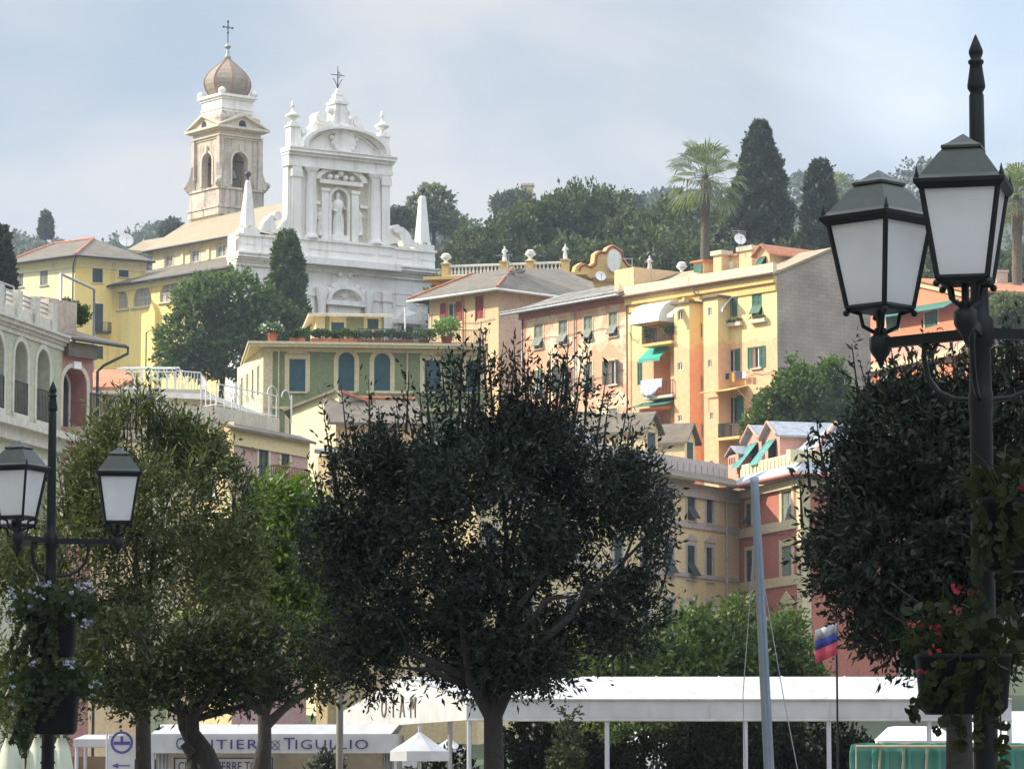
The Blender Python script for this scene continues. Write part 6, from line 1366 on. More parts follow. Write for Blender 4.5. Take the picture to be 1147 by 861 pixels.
g0, g1 = at(1109, 395, 280), at(1240, 395, 282); zz = at(1120, 388, 280).z; KK = Wall(g0, g1, 10, zz); KK2 = Wall(KK.A+Vector((-1.5, 6, 0)), KK.A, 10, zz)
win(to3, KK, (1136, 402, 1144, 425), 'closed', shm=M['red_sh'], sur=M['villa_cream'], sw=.2)
f = MB(); KK.build(f); KK2.build(f); f.build('wall', M['cream_pal'], to3)
q = MB()
for o, a, b_ in ((.3, 0, .3), (.55, .3, .5), (.8, .5, .75)): KK.box(q, -o, KK.len, zz+a, zz+b_-.003, -6, o)
q.build('cornice', M['cream_stone'], to3)
to4 = thing('dark_roof_house', 'reddish house with a dark slate roof behind the lamp post at the right edge', 'house', (at(1120, 340, 300).x, 300, 20))
g0, g1 = at(1100, 333, 298), at(1230, 333, 298); zz = at(1120, 331, 298).z; DKW = Wall(g0, g1, 10, zz); win(to4, DKW, (1113.5, 341, 1121, 360), 'closed', shm=M['teal_sh'], sur=M['cream_stone'], sw=.25)
f = MB(); DKW.build(f); f.build('wall', M['brick_red'], to4)
q = MB(); slab(q, [DKW.pt(-.5, zz, .6), DKW.pt(DKW.len, zz, .6), DKW.pt(DKW.len, zat(319, 303), -4), DKW.pt(-.5, zat(319, 303), -4)], .2); q.build('roof', M['slate'], to4)
q = MB(); a, b_, z0, z1 = DKW.rect(1116, 305, 1129, 322, -3); DKW.box(q, a, b_, z0-.8, z1, -4, -3); DKW.box(q, a-.1, b_+.1, z1, z1+.2, -4.1, -2.9); q.build('chimney', M['cream_stone'], to4)
dish(948.5, 447.5, 205, .42, 'white satellite dish in front of the grey gable, beside dark tree tops', mast=zat(470, 205))
c = at(946, 421, 205); t = thing('roof_aerial', 'white right-angled aerial pole above the satellite dish by the grey gable', 'aerial', (c.x, c.y, zat(470, 205))); q = MB(); q.tube([(c.x, c.y, zat(470, 205)), (c.x, c.y, c.z), (c.x-.8, c.y, c.z)], .03, 5); q.build('mast', M['white_paint'], t)
# red roofed house far right of the marquee level handled with the foreground

pipe(tj, JW, 812, 600, JZ-.1, .5, M['mauve_trim']); pipe(tj, JW, 736, 600, JZ-.1, .5, M['mauve_trim']); pipe(tk, KW, 852, 600, KZ-.1, .5, M['brick_red']); pipe(td, DW, 312, 420, dz-.35, 8, M['villa_cream']); pipe(td, DW, 456, 420, dz-.35, 8, M['villa_cream'])
cable(tk, KW, [(832, 604), (862, 598), (890, 594)]); cable(tb, BWl, [(268, 500), (300, 503), (335, 508)])
# ================================================================ STREET LAMPS
M['frost'] = (lambda: None)()
m = bpy.data.materials.new('frosted_glass'); m.use_nodes = True; nt_ = m.node_tree; b = nt_.nodes['Principled BSDF']; b.inputs['Base Color'].default_value = (.85, .86, .85, 1); b.inputs['Roughness'].default_value = .3
t_ = N(nt_, 'ShaderNodeBsdfTranslucent'); t_.inputs[0].default_value = (.9, .91, .9, 1); ms = N(nt_, 'ShaderNodeMixShader'); ms.inputs[0].default_value = .55; nt_.links.new(b.outputs[0], ms.inputs[1]); nt_.links.new(t_.outputs[0], ms.inputs[2]); nt_.links.new(ms.outputs[0], nt_.nodes['Material Output'].inputs['Surface']); M['frost'] = m
n_ = N(nt_, 'ShaderNodeTexNoise'); n_.inputs['Scale'].default_value = 3; n_.inputs['Detail'].default_value = 6; tc_ = N(nt_, 'ShaderNodeTexCoord'); nt_.links.new(tc_.outputs['Object'], n_.inputs['Vector']); r_ = ramp(nt_, [(.3, (.8, .8, .78)), (.6, (.9, .91, .9))]); nt_.links.new(n_.outputs['Fac'], r_.inputs[0]); nt_.links.new(r_.outputs[0], b.inputs['Base Color']); nt_.links.new(r_.outputs[0], t_.inputs[0])
M['lamp_roof'] = simple('olive_green_lamp_paint', (.028, .034, .02), .5, 0, .25, 14)
DM = M['dark_metal']
ARM = .6; ZARM = 3.72
lamp = thing('street_lamp', 'x', 'street lamp', (0, 0, 0), 'three-armed street lamps with square lanterns')
q = MB(); q.lathe((0, 0, 0), [(.16, 0), (.16, .35), (.12, .42), (.1, .6), (.075, .7), (.06, 1.2), (.057, 2.2), (.054, 3.34), (.06, 3.36), (.06, 3.42), (.054, 3.44), (.052, 3.64), (.07, 3.66), (.07, 3.78), (.05, 3.8), (.043, 3.9), (.04, 4.3), (.036, 4.87), (.03, 4.885), (.043, 4.905), (.044, 4.92), (.034, 4.99), (.03, 5.02), (.038, 5.03), (.038, 5.042), (.025, 5.05), (.034, 5.075), (.035, 5.09), (.02, 5.13), (.003, 5.17)], 16)
for z_ in (1.72, 1.86): q.lathe((0, 0, z_), [(.068, 0), (.069, .012), (.068, .02)], 16)
q.build('pole', DM, lamp)
for phi in (0, 120, 240):
    a = math.radians(phi); d = Vector((math.sin(a), -math.cos(a), 0)); s_ = Vector((d.y, -d.x, 0)); tip = d*ARM
    q = MB(); q.obox(-s_*.022 + Z*(ZARM-.03) + d*.05, s_*.044, d*(ARM-.05), Z*.05)
    q.tube([d*.33 + Z*(ZARM-.03), d*.335 + Z*(ZARM-.1), d*.31 + Z*(ZARM-.2), d*.25 + Z*(ZARM-.27), d*.16 + Z*(ZARM-.31), d*.05 + Z*(ZARM-.325)], .014, 6)
    q.tube([d*.33 + Z*(ZARM-.03), d*.28+Z*(ZARM-.06), d*.25+Z*(ZARM-.03)], .012, 5)
    q.lathe(tip + Z*(ZARM-.13), [(.003, 0), (.02, .04), (.045, .075), (.05, .085), (.055, .1), (.055, .155), (.035, .17), (.03, .2)], 8)
    arm = q.build('arm', DM, lamp)
    # lantern
    zb_, zt_ = ZARM+.17, ZARM+.61; hb_, ht_ = .115, .18
    q = MB(); c = [(-1, -1), (1, -1), (1, 1), (-1, 1)]
    def cor(i, h, z_): return tip + s_*c[i % 4][0]*h + d*c[i % 4][1]*h + Z*z_
    for i in range(4):
        q.tube([cor(i, hb_, zb_), cor(i, ht_, zt_)], .013, 4, False)
        q.tube([cor(i, hb_, zb_), cor(i+1, hb_, zb_)], .014, 4, False); q.tube([cor(i, ht_, zt_-.01), cor(i+1, ht_, zt_-.01)], .016, 4, False)
        q.tube([cor(i, hb_*.95, zb_-.01), cor(i, hb_*.6, zb_-.03), cor(i, hb_*.52, zb_-.09), cor(i, .02, ZARM+.05)], .011, 5); q.ball(cor(i, hb_*1.03, zb_-.025), .018, 6)
        q.lathe(cor(i, ht_+.015, zt_+.01), [(.012, 0), (.013, .015), (.008, .03), (.002, .06)], 6)
    q.prism([cor(i, hb_, zb_-.005) for i in range(4)], -Z*.012); q.tube([tip+Z*(ZARM+.05), tip+Z*zb_], .018, 6)
    q.add([cor(i, ht_+.03, zt_-.005) for i in range(4)] + [cor(i, ht_+.005, zt_-.035) for i in range(4)] + [cor(i, ht_+.03, zt_+.012) for i in range(4)], [(i, (i+1) % 4, 4+(i+1) % 4, 4+i) for i in range(4)] + [(8+i, 8+(i+1) % 4, (i+1) % 4, i) for i in range(4)])
    lan = q.build('lantern_frame', DM, lamp)
    q = MB()
    for i in range(4): q.add([cor(i, hb_*.97, zb_+.005), cor(i+1, hb_*.97, zb_+.005), cor(i+1, ht_*.97, zt_-.01), cor(i, ht_*.97, zt_-.01)], [(0, 1, 2, 3)])
    q.build('frosted_panes', M['frost'], lan)
    q = MB(); zr = zt_+.012
    prof = [(ht_+.032, zr), (ht_+.0, zr+.022), (ht_*.58, zr+.135), (ht_*.5, zr+.15), (ht_*.48, zr+.155)]
    vs = [cor(i, h, z_) for h, z_ in prof for i in range(4)]; q.add(vs, [(j*4+i, j*4+(i+1) % 4, (j+1)*4+(i+1) % 4, (j+1)*4+i) for j in range(4) for i in range(4)] + [(0, 3, 2, 1), (16, 17, 18, 19)])
    prof = [(ht_*.52, zr+.157), (ht_*.52, zr+.17), (ht_*.36, zr+.186), (.002, zr+.235)]
    vs = [cor(i, h, z_) for h, z_ in prof for i in range(4)]; q.add(vs, [(j*4+i, j*4+(i+1) % 4, (j+1)*4+(i+1) % 4, (j+1)*4+i) for j in range(3) for i in range(4)] + [(0, 3, 2, 1)])
    q.build('lantern_roof', M['lamp_roof'], lan)
lamp2 = copy_tree(lamp)
# near lamp: the pole leans a hair in the lens only, so it stands upright here
pz_ = at(1097.5, 372, 17.0); lamp.location = (pz_.x, 17.0, 0); lamp.rotation_euler = (0, 0, math.radians(-13.7)); lamp['label'] = 'near street lamp with large frosted lanterns, at the right edge above the red geraniums'
pz_ = at(57, 602, 32.2); lamp2.location = (pz_.x, 32.2, 0); lamp2.rotation_euler = (0, 0, math.radians(-22)); lamp2['label'] = 'farther street lamp with two lanterns showing, at the left edge above the white flowers'
# ---- planters strapped to the poles
TUB = simple('black_planter_plastic', (.005, .006, .006), .6, 0, .2, 3, .15)
GL = leafmat('geranium_leaves', (.007, .013, .004), (.028, .034, .011), trans=.2, spec=.12); REDF = simple('red_petals', (.22, .008, .015), .7); WHF = simple('white_petals', (.3, .32, .38), .6)
def rleaves(mb, c, n, r, ln, seed):
    rr = random.Random(seed); c = Vector(c)
    for i in range(n):
        d = Vector((rr.gauss(0, 1), rr.gauss(0, 1), rr.gauss(.2, .8))).normalized(); p = c + Vector((d.x*r[0], d.y*r[1], d.z*r[2]))*rr.uniform(.4, 1)
        a = Vector((rr.gauss(0, 1), rr.gauss(0, .6), rr.gauss(0, 1))).normalized(); b_ = a.cross(Vector((rr.gauss(0, .5), -1, rr.gauss(0, .5)))).normalized(); R = ln*.5*rr.uniform(.6, 1.2); K = 9
        mb.add([p] + [p + a*R*(1+.18*math.cos(3*t+.5))*math.cos(t) + b_*R*(1+.18*math.cos(5*t))*math.sin(t) for t in [.35+5.58*k/K for k in range(K+1)]], [(0, k+1, k+2) for k in range(K)])
def tub(label, P, w, dpt, h, rz, flow, seed, n=600, spread=(.45, .35, .22), trail=0, lm=None, nf=60, group=None, ln=.06):
    t = thing('hanging_planter', label, 'planter', P, group); P = Vector(P); q = MB(); a = Vector((math.cos(rz), math.sin(rz), 0)); b_ = Vector((-a.y, a.x, 0))
    K = 20; vs = []
    for sc_, z_ in ((.8, 0), (.92, .03), (1, h*.9), (1.02, h*.91), (1.02, h), (.95, h*1.001)):
        for k in range(K):
            an = 2*math.pi*k/K; cx = math.copysign(abs(math.cos(an))**.5, math.cos(an)); cy = math.copysign(abs(math.sin(an))**.5, math.sin(an))
            vs.append(P + a*cx*w/2*sc_ + b_*cy*dpt/2*sc_ + Z*z_)
    q.add(vs, [(j*K+k, j*K+(k+1) % K, (j+1)*K+(k+1) % K, (j+1)*K+k) for j in range(5) for k in range(K)] + [tuple(reversed(range(K))), tuple(range(5*K, 6*K))], True); q.build('tub', TUB, t)
    q = MB(); rleaves(q, P + Z*(h+spread[2]*.4), n, spread, ln, seed); q.build('leaves', lm or GL, t)
    rr = random.Random(seed+9); q = MB()
    for i in range(14):
        s0 = P + Z*h + a*rr.uniform(-w/2, w/2); e = s0 + Vector((rr.uniform(-.3, .3), rr.uniform(-.2, .2), rr.uniform(.05, spread[2]*1.7))); q.tube([s0, s0.lerp(e, .5)+Z*.05, e], .004, 4, True, False)
    for i in range(trail):
        s0 = P + Z*h*.95 + a*rr.uniform(-w/2, w/2)*1.05 - b_*dpt*.5; L_ = rr.uniform(.2, .55); dx = rr.uniform(-.3, .05)
        pts = [s0, s0 + Vector((dx*.5, -.04, -.05)), s0 + Vector((dx, -.05, -L_*.6)), s0+Vector((dx*1.2, -.02, -L_))]; q.tube(pts, .004, 4, True, False)
        for k in range(9): rleaves(q, pts[1].lerp(pts[3], k/8), 3, (.03, .03, .03), ln*.9, seed*100+i*10+k)
    q.build('stems', lm or GL, t)
    for i in range(nf):
        c = P + Z*(h*.9+rr.uniform(-.1, spread[2]*1.6)) + Vector((rr.uniform(-1, 1)*spread[0], rr.uniform(-1, 0)*spread[1], 0))
        q = MB(); blades(q, c, 12, (.03, .03, .022), .028, .012, seed*7+i); q.build('flower_head', flow, t)
    return t
p = at(1078, 800, 16.75); tub('lower planter on the near lamp post, red geraniums and ivy trailing out', (p.x, 16.7, p.z), .44, .26, .28, 0, REDF, 71, 150, (.36, .18, .2), trail=6, nf=8, group='flower planters on the near lamp post')
p = at(1140, 640, 16.8); tub('upper planter on the near lamp post, cut by the right edge of the view', (p.x, 16.75, p.z), .38, .26, .34, 0, REDF, 72, 120, (.32, .24, .16), trail=5, nf=4, group='flower planters on the near lamp post')
p = at(1060, 690, 17.6); 
WL_ = leafmat('plumbago_leaves', (.012, .022, .009), (.04, .055, .024), spec=.15)
p = at(58, 736, 31.8); tub('upper planter of white flowers on the far lamp post', (p.x, 31.85, p.z), .42, .34, .34, 0, WHF, 73, 900, (.4, .3, .22), trail=9, lm=WL_, nf=34, group='white flower planters on the far lamp post')
p = at(60, 822, 31.8); tub('lower planter of white flowers on the far lamp post', (p.x, 31.85, p.z), .42, .34, .36, 0, WHF, 74, 800, (.4, .3, .2), trail=7, lm=WL_, nf=24, group='white flower planters on the far lamp post')
# ================================================================ LEANING GREY MAST
a_, b_ = at(862.5, 880, 26), at(845, 535, 26.2); t = thing('leaning_mast', 'slim grey-blue metal mast leaning slightly left, in front of the red palazzo', 'mast', (a_.x+.09, 26, 0)); gm2 = simple('blue_grey_steel', (.2, .24, .28), .35, .5, .12, 5)
dn = (a_-b_).normalized(); foot = a_ + dn*(a_.z/abs(dn.z)); q = MB(); q.tube([foot, a_.lerp(b_, .55), b_], [.042, .036, .03], 12); q.build('pole', gm2, t); q = MB(); q.lathe(b_, [(.033, -.05), (.033, .0), (.015, .01)], 10); q.build('cap', gm2, t)
q = MB()
for dx in (-.17, .32): q.tube([b_-Z*.4, b_+Vector((dx*.6, -.1, -1.6)), foot+Vector((dx*1.3, -.3, 0))], .0035, 4)
q.build('guy_line', M['grey_metal'], t)
b0, t0 = at(380, 861, 46), at(381, 752, 46); t = thing('thin_post', 'thin grey-brown post in front of the boat stall sign', 'post', (b0.x, 46, 0)); q = MB(); q.tube([(b0.x, 46, 0), (t0.x, 46, t0.z)], .045, 8); q.build('pole', simple('weathered_grey_wood', (.16, .14, .12), .8), t); q = MB(); q.ball((t0.x, 46, t0.z+.02), .05, 8); q.build('knob', M['grey_metal'], t)
# ================================================================ WHITE MARQUEE
m = plaster('white_canvas', (.47, .465, .45), (.42, .41, .4), amt=.4, scale=1.5, rough=.7, bump=.15, fine=3, stain=(.4, .38, .33), stain_amt=.1, streak=.1)
nt_ = m.node_tree; b = nt_.nodes['Principled BSDF']; t_ = N(nt_, 'ShaderNodeBsdfTranslucent'); t_.inputs[0].default_value = (.45, .43, .4, 1); ms = N(nt_, 'ShaderNodeMixShader'); ms.inputs[0].default_value = .1; nt_.links.new(b.outputs[0], ms.inputs[1]); nt_.links.new(t_.outputs[0], ms.inputs[2]); nt_.links.new(ms.outputs[0], nt_.nodes['Material Output'].inputs['Surface']); CV = m
MD = 55.0; fl_, fr_ = at(524, 783, MD), at(1133, 783, MD); ez = fl_.z; fz = at(524, 806, MD).z
bl_ = at(385, 783, 65); bl_.z = ez; br_ = Vector((fr_.x, 65, ez)); pk = at(453, 757.5, 60); rz_ = pk.z; pr_ = Vector((fr_.x, 60, rz_))
mq = thing('long_marquee', 'long white canvas marquee with OIAM lettered on its left gable', 'marquee', (0, MD+4, 0))
q = MB(); nS = 9
def scal(P0, P1, n, R0, R1):
    for i in range(n):
        a, b2 = P0.lerp(P1, i/n), P0.lerp(P1, (i+1)/n); c, d = R0.lerp(R1, (i+1)/n), R0.lerp(R1, i/n)
        mm = (a+b2+c+d)/4 - Z*.03; 
        q.add([a, b2, c, d, mm], [(0, 1, 4), (1, 2, 4), (2, 3, 4), (3, 0, 4)], True)
scal(fl_, fr_, nS, pk, pr_); scal(br_, bl_, nS, pr_, pk); q.build('roof', CV, mq)
q = MB(); fd = ez-fz; q.obox(fl_-Z*fd, fr_-fl_, (0, .02, 0), Z*fd); q.build('front_valance', CV, mq)

q = MB()
for i in range(1, nS): c0_, c1_ = fl_.lerp(fr_, i/nS), pk.lerp(pr_, i/nS); q.tube([c0_+Z*.008, c1_+Z*.008], .01, 4, False); q.obox(c0_+Vector((-.008, -.012, -fd)), (.016, 0, 0), (0, .01, 0), (0, 0, fd))
q.tube([fl_+Vector((0, -.02, -fd)), fr_+Vector((0, -.02, -fd))], .022, 5, False); q.tube([fl_+Vector((0, -.02, 0)), fr_+Vector((0, -.02, 0))], .016, 5, False); q.build('seams', simple('canvas_hem', (.42, .4, .36), .8), mq)
bl_b = Vector((bl_.x, bl_.y, fz)); q = MB(); q.prism([Vector((fl_.x, fl_.y, fz)), fl_, pk, bl_, bl_b], Vector((-.02, 0, 0))); gp = q.build('left_gable', CV, mq)
GWm = Wall(bl_b, Vector((fl_.x, fl_.y, fz)), 0, 3)
a, z_ = GWm.uz(445, 792, .03); a0_, _ = GWm.uz(429, 792, .03); lk = simple('bronze_lettering', (.1, .08, .055), .6)
for ch_, x in (('O', 429.5), ('I', 440), ('A', 450), ('M', 462)):
    u, z_ = GWm.uz(x, 793, .035); text_mesh('letter', ch_, lk, .5, GWm.pt(u, z_, .03), GWm.u, GWm.n, gp, .006, 1.35 if ch_ in 'AM' else 1.2)
q = MB(); q.tube([fl_+Vector((0, -.03, .01)), pk+Vector((0, -.03, .02))], .02, 5)
for i in range(16): c = fl_.lerp(pk, (i+.5)/16); q.tube([c+Z*.03, c-Z*.07+Vector((.03, -.03, 0))], .008, 4)
q.build('lacing', M['grey_metal'], mq)
AL = simple('aluminium_post', (.5, .52, .54), .35, .6, .08)
for x, D in ((525.5, MD), (835, MD), (928.5, MD), (1041, MD), (1131, MD), (504, 57.5), (680, MD), (396, 64)):
    c = at(x, 806, D); q = MB(); q.tube([(c.x, D+.05, 0), (c.x, D+.05, fz+.05)], .038, 8); q.build('post', AL, mq)
# ================================================================ BOAT STALL (CANTIERE TIGULLIO)
KD = 57.0; CV2 = CV
ks = thing('lettered_stall', 'white canopied stall lettered CANTIERE TIGULLIO in navy', 'stall', (at(306, 861, KD).x, KD, 0))
k0, k1 = at(169, 843, KD), at(445, 843, KD); z0 = k0.z; z1 = at(300, 821.5, KD).z; z2 = at(300, 810.5, KD).z
q = MB(); q.obox((k0.x, KD, z0), (k1.x-k0.x, 0, 0), (0, .02, 0), (0, 0, z1-z0)); va = q.build('valance', CV, ks)
q = MB(); q.prism([(k0.x, KD, z1), (k0.x+.12, KD+.3, z2), (k0.x+.12, KD+2.4, z2), (k0.x, KD+2.7, z1)], (k1.x-k0.x-.1, 0, 0)); q.build('canopy_roof', CV, ks)
for X_ in (k0.x, k1.x): q = MB(); q.obox((X_, KD+.021, z0), (.02, 0, 0), (0, 2.7, 0), (0, 0, z1-z0)); q.build('side_valance', CV, ks)
nv = simple('navy_lettering', (.02, .03, .12), .5)
def put(txt, x0, x1, y0, y1, D, parent, wt=None, sp=1.0):
    c = at((x0+x1)/2, (y0+y1)/2, D); h = (y1-y0)*D/F; cu = bpy.data.curves.new('m', 'FONT'); cu.body = txt; cu.size = 1; cu.space_character = sp; o = bpy.data.objects.new('m', cu); COL.objects.link(o); bpy.context.view_layer.update(); wd, hh = max(.01, o.dimensions.x), max(.01, o.dimensions.y); bpy.data.objects.remove(o)
    size = h/hh if hh else h; tw_ = (x1-x0)*D/F; return text_mesh('lettering', txt, nv, size, (c.x, D-.03, c.z), (1, 0, 0), (0, -1, 0), parent, .004, tw_/(wd*size), sp)
put('C', 197.5, 206, 826.5, 839.5, KD, va); put('ANTIERE', 208, 301, 828.5, 839, KD, va, sp=1.15); put('T', 318, 330, 826.5, 839.5, KD, va); put('IGULLIO', 331, 412, 828.5, 839, KD, va, sp=1.15)
c = at(308, 834, KD); q = MB(); q.tube([(c.x+.07*math.cos(t), KD-.03, c.z+.07*math.sin(t)) for t in [k*math.pi/8 for k in range(17)]], .006, 4)
for s_ in (-1, 1): q.tube([(c.x-.085, KD-.03, c.z-.085*s_), (c.x+.085, KD-.03, c.z+.085*s_)], .006, 4)
q.build('crossed_circle_emblem', nv, va)
for x in (170.5, 443): c = at(x, 850, KD); q = MB(); q.tube([(c.x, KD+.1, 0), (c.x, KD+.1, z0+.1)], .03, 8); q.build('post', AL, ks); q = MB(); q.tube([(c.x, KD+2.5, 0), (c.x, KD+2.5, z0+.1)], .03, 8); q.build('post', AL, ks)
for xa, xb in ((173, 190), (428, 441)):
    a, b_ = at(xa, 850, KD).x, at(xb, 850, KD).x; q = MB(); K = 16; vs = []
    for z_ in (.1, z0+.05):
        for i in range(K+1): vs.append((a+(b_-a)*i/K, KD+.25+.05*math.sin(i*1.7), z_))
    q.add(vs, [(i, i+1, K+2+i, K+1+i) for i in range(K)], True); q.build('side_curtain', CV, ks)
q = MB(); q.obox((k0.x+.05, KD+2.4, 0), (k1.x-k0.x-.1, 0, 0), (0, .03, 0), (0, 0, z0+.2)); q.build('back_wall', M['cream_stone'], ks)
sb = thing('tour_sign', 'white signboard reading CINQUE TERRE TOUR hanging inside the stall', 'sign', (at(250, 861, KD).x, KD+.5, 1.2)); a, b_ = at(195, 848, KD+.5), at(306, 848, KD+.5)
q = MB(); q.obox((a.x, KD+.5, a.z-.55), (b_.x-a.x, 0, 0), (0, .03, 0), (0, 0, .55)); p = q.build('board', M['white_paint'], sb); q = MB()
for (x0, w, z_, h) in ((a.x, b_.x-a.x, a.z-.02, .02), (a.x, b_.x-a.x, a.z-.55, .02), (a.x, .02, a.z-.53, .51), (b_.x-.02, .02, a.z-.53, .51)): q.obox((x0, KD+.485, z_), (w, 0, 0), (0, .012, 0), (0, 0, h))
q.build('border', nv, sb); put('CINQUE TERRE TOUR', 200, 302, 852.5, 864.5, KD+.5, sb)
# ---- banner with a round badge and an arrow
bd = 53.0; bn = thing('vertical_banner', 'white vertical banner with a blue-violet round badge and an arrow', 'banner', (at(136, 861, bd).x, bd, 0)); a, b_ = at(122, 823, bd), at(151, 823, bd)
q = MB(); q.obox((a.x, bd, .5), (b_.x-a.x, 0, 0), (0, .015, 0), (0, 0, a.z-.5)); bc = q.build('cloth', CV, bn); vi = simple('violet_blue_print', (.05, .05, .2), .6)
c = at(136.5, 831, bd); q = MB(); K = 28; ro, ri = .165, .13
for k in range(K):
    t0, t1 = 2*math.pi*k/K, 2*math.pi*(k+1)/K; q.prism([(c.x+r_*math.cos(t), bd-.002, c.z+r_*math.sin(t)) for r_, t in ((ri, t0), (ro, t0), (ro, t1), (ri, t1))], (0, -.004, 0))
q.obox((c.x-.12, bd-.007, c.z-.035), (.24, 0, 0), (0, .004, 0), (0, 0, .05)); q.obox((c.x-.02, bd-.0075, c.z+.0), (.04, 0, 0), (0, .0042, 0), (0, 0, .09)); q.build('badge', vi, bc)
c = at(136.5, 857, bd); q = MB(); q.obox((c.x-.08, bd-.006, c.z-.008), (.2, 0, 0), (0, .004, 0), (0, 0, .018)); q.prism([(c.x-.15, bd-.002, c.z), (c.x-.05, bd-.002, c.z+.04), (c.x-.06, bd-.002, c.z), (c.x-.05, bd-.002, c.z-.04)], (0, -.005, 0)); q.build('arrow', vi, bc)
q = MB(); q.tube([(a.x-.03, bd+.02, 0), (a.x-.03, bd+.02, a.z+.05)], .015, 6); q.build('pole', AL, bn)
# ================================================================ PARASOLS AND AWNINGS
def parasol(label, x, ytop, yedge, D, half_px, tilt=0, n=8, col=None):
    c = at(x, ytop, D); ze = at(x, yedge, D).z; R = half_px*D/F; t = thing('parasol', label, 'parasol', (c.x, D, 0)); q = MB()
    P = [(c.x+R*math.cos(2*math.pi*(k+.5)/n), D+R*math.sin(2*math.pi*(k+.5)/n), ze) for k in range(n)]
    mid = [((p[0]*.5+c.x*.5), (p[1]*.5+D*.5), ze+(c.z-ze)*.47) for p in P]
    vs = [(c.x, D, c.z)] + mid + P + [(p[0], p[1], p[2]-.14) for p in P]
    q.add(vs, [(0, 1+k, 1+(k+1) % n) for k in range(n)] + [(1+k, 1+n+k, 1+n+(k+1) % n, 1+(k+1) % n) for k in range(n)] + [(1+n+k, 1+2*n+k, 1+2*n+(k+1) % n, 1+n+(k+1) % n) for k in range(n)])
    q.build('canopy', col or CV, t); q = MB(); q.tube([(c.x, D, 0), (c.x, D, c.z+.08)], .025, 8); q.build('pole', AL, t); q = MB()
    for p_ in P: q.tube([(c.x, D, c.z-.06), (p_[0], p_[1], ze-.01)], .01, 4)
    q.build('ribs', AL, t); return t
parasol('open white parasol between the lettered stall and the marquee posts', 470, 818.5, 841, 52, 35)
parasol('small white parasol half hidden behind the marquee post, right of the larger one', 503, 826, 838, 70, 20)
parasol('low white parasol under the open one, beside the lettered stall', 446, 841, 852, 75, 22)
cp_ = simple('pale_sage_canvas', (.42, .46, .36), .8, 0, .1)
for x, lab in ((11, 'closed pale parasol at the far left edge, left of the lamp post'), (43, 'closed pale parasol just left of the lamp post'), (69, 'closed pale parasol just right of the lamp post')):
    D = 48; c = at(x, 826, D); t = thing('closed_parasol', lab, 'parasol', (c.x, D, 0), 'closed parasols by the far lamp post'); q = MB(); K = 12; vs = []
    for r_, z_ in ((.05, c.z), (.1, c.z-.15), (.16, c.z-.5), (.2, c.z-.9), (.22, c.z-1.2)):
        for k in range(K): rr = r_*(1+.22*(k % 2)); vs.append((c.x+rr*math.cos(2*math.pi*k/K), D+rr*math.sin(2*math.pi*k/K), z_))
    q.add(vs, [(j*K+k, j*K+(k+1) % K, (j+1)*K+(k+1) % K, (j+1)*K+k) for j in range(4) for k in range(K)] + [tuple(range(K)), tuple(reversed(range(4*K, 5*K)))], True); q.build('canopy', cp_, t); q = MB(); q.tube([(c.x, D, 0), (c.x, D, c.z+.06)], .02, 6); q.build('pole', M['grey_metal'], t)
D = 56; a, b_ = at(82, 836, D), at(126, 836, D); t = thing('small_white_awning', 'small white awning between the banner and the left lamp post', 'awning', (a.x, D, 0)); zt = at(100, 822, D+1).z; q = MB()
q.prism([(a.x, D, a.z), (a.x, D, a.z+.12), (a.x+.05, D+1.2, zt), (a.x+.05, D+1.3, a.z)], (b_.x-a.x, 0, 0)); q.build('canopy', CV, t); 
for x in (a.x+.05, b_.x-.05):
    for dy in (.05, 1.2): q = MB(); q.tube([(x, D+dy, 0), (x, D+dy, a.z)], .03, 6); q.build('post', AL, t)
wd = simple('brown_boards', (.16, .1, .06), .7); t = thing('timber_hut', 'brown timber hut wall under the small white awning', 'hut', (at(85, 861, 60).x, 60, 0)); q = MB()
for i in range(7): q.obox((at(70, 861, 60).x, 60-.001*i, i*.28), (1.15, 0, 0), (0, .1, 0), (0, 0, .265))
q.build('wall', wd, t); q = MB(); q.obox((at(70, 861, 60).x+1.2, 60.02, 0), (.6, 0, 0), (0, .05, 0), (0, 0, 1.9)); q.build('door', M['dark_in'], t)
# ================================================================ GREEN SEATS (tourist wagon) at the lower right
gs = simple('green_moulded_plastic', (.012, .12, .07), .35, 0, .12)
sd_ = 50.0
wg = thing('seat_wagon', 'open wagon platform carrying rows of green moulded seats, under the marquee', 'wagon', (at(1040, 861, sd_).x, sd_, 0)); q = MB(); xa = at(955, 861, sd_).x; xb = at(1165, 861, sd_).x; q.obox((xa, sd_-.6, .9), (xb-xa, 0, 0), (0, 1.4, 0), (0, 0, .35)); q.build('platform', M['grey_metal'], wg)
for x in (xa+.4, xb-.4):
    q = MB(); K = 16; q.prism([(x+.4*math.cos(2*math.pi*k/K), sd_-.62, .42+.4*math.sin(2*math.pi*k/K)) for k in range(K)], (0, -.2, 0)); q.build('wheel', M['dark_in'], wg)
q = MB(); q.tube([(xa, sd_-.55, 1.3), (xa, sd_-.55, 2.02), (xb, sd_-.55, 2.02), (xb, sd_-.55, 1.3)], .02, 6)
for x in (978, 1004, 1030, 1056, 1082, 1108): X = at(x, 861, sd_).x; q.tube([(X, sd_-.55, 1.3), (X+.05, sd_-.55, 2.0)], .018, 5)
q.build('hand_rail', simple('brass_rail', (.25, .2, .12), .5, .2), wg)
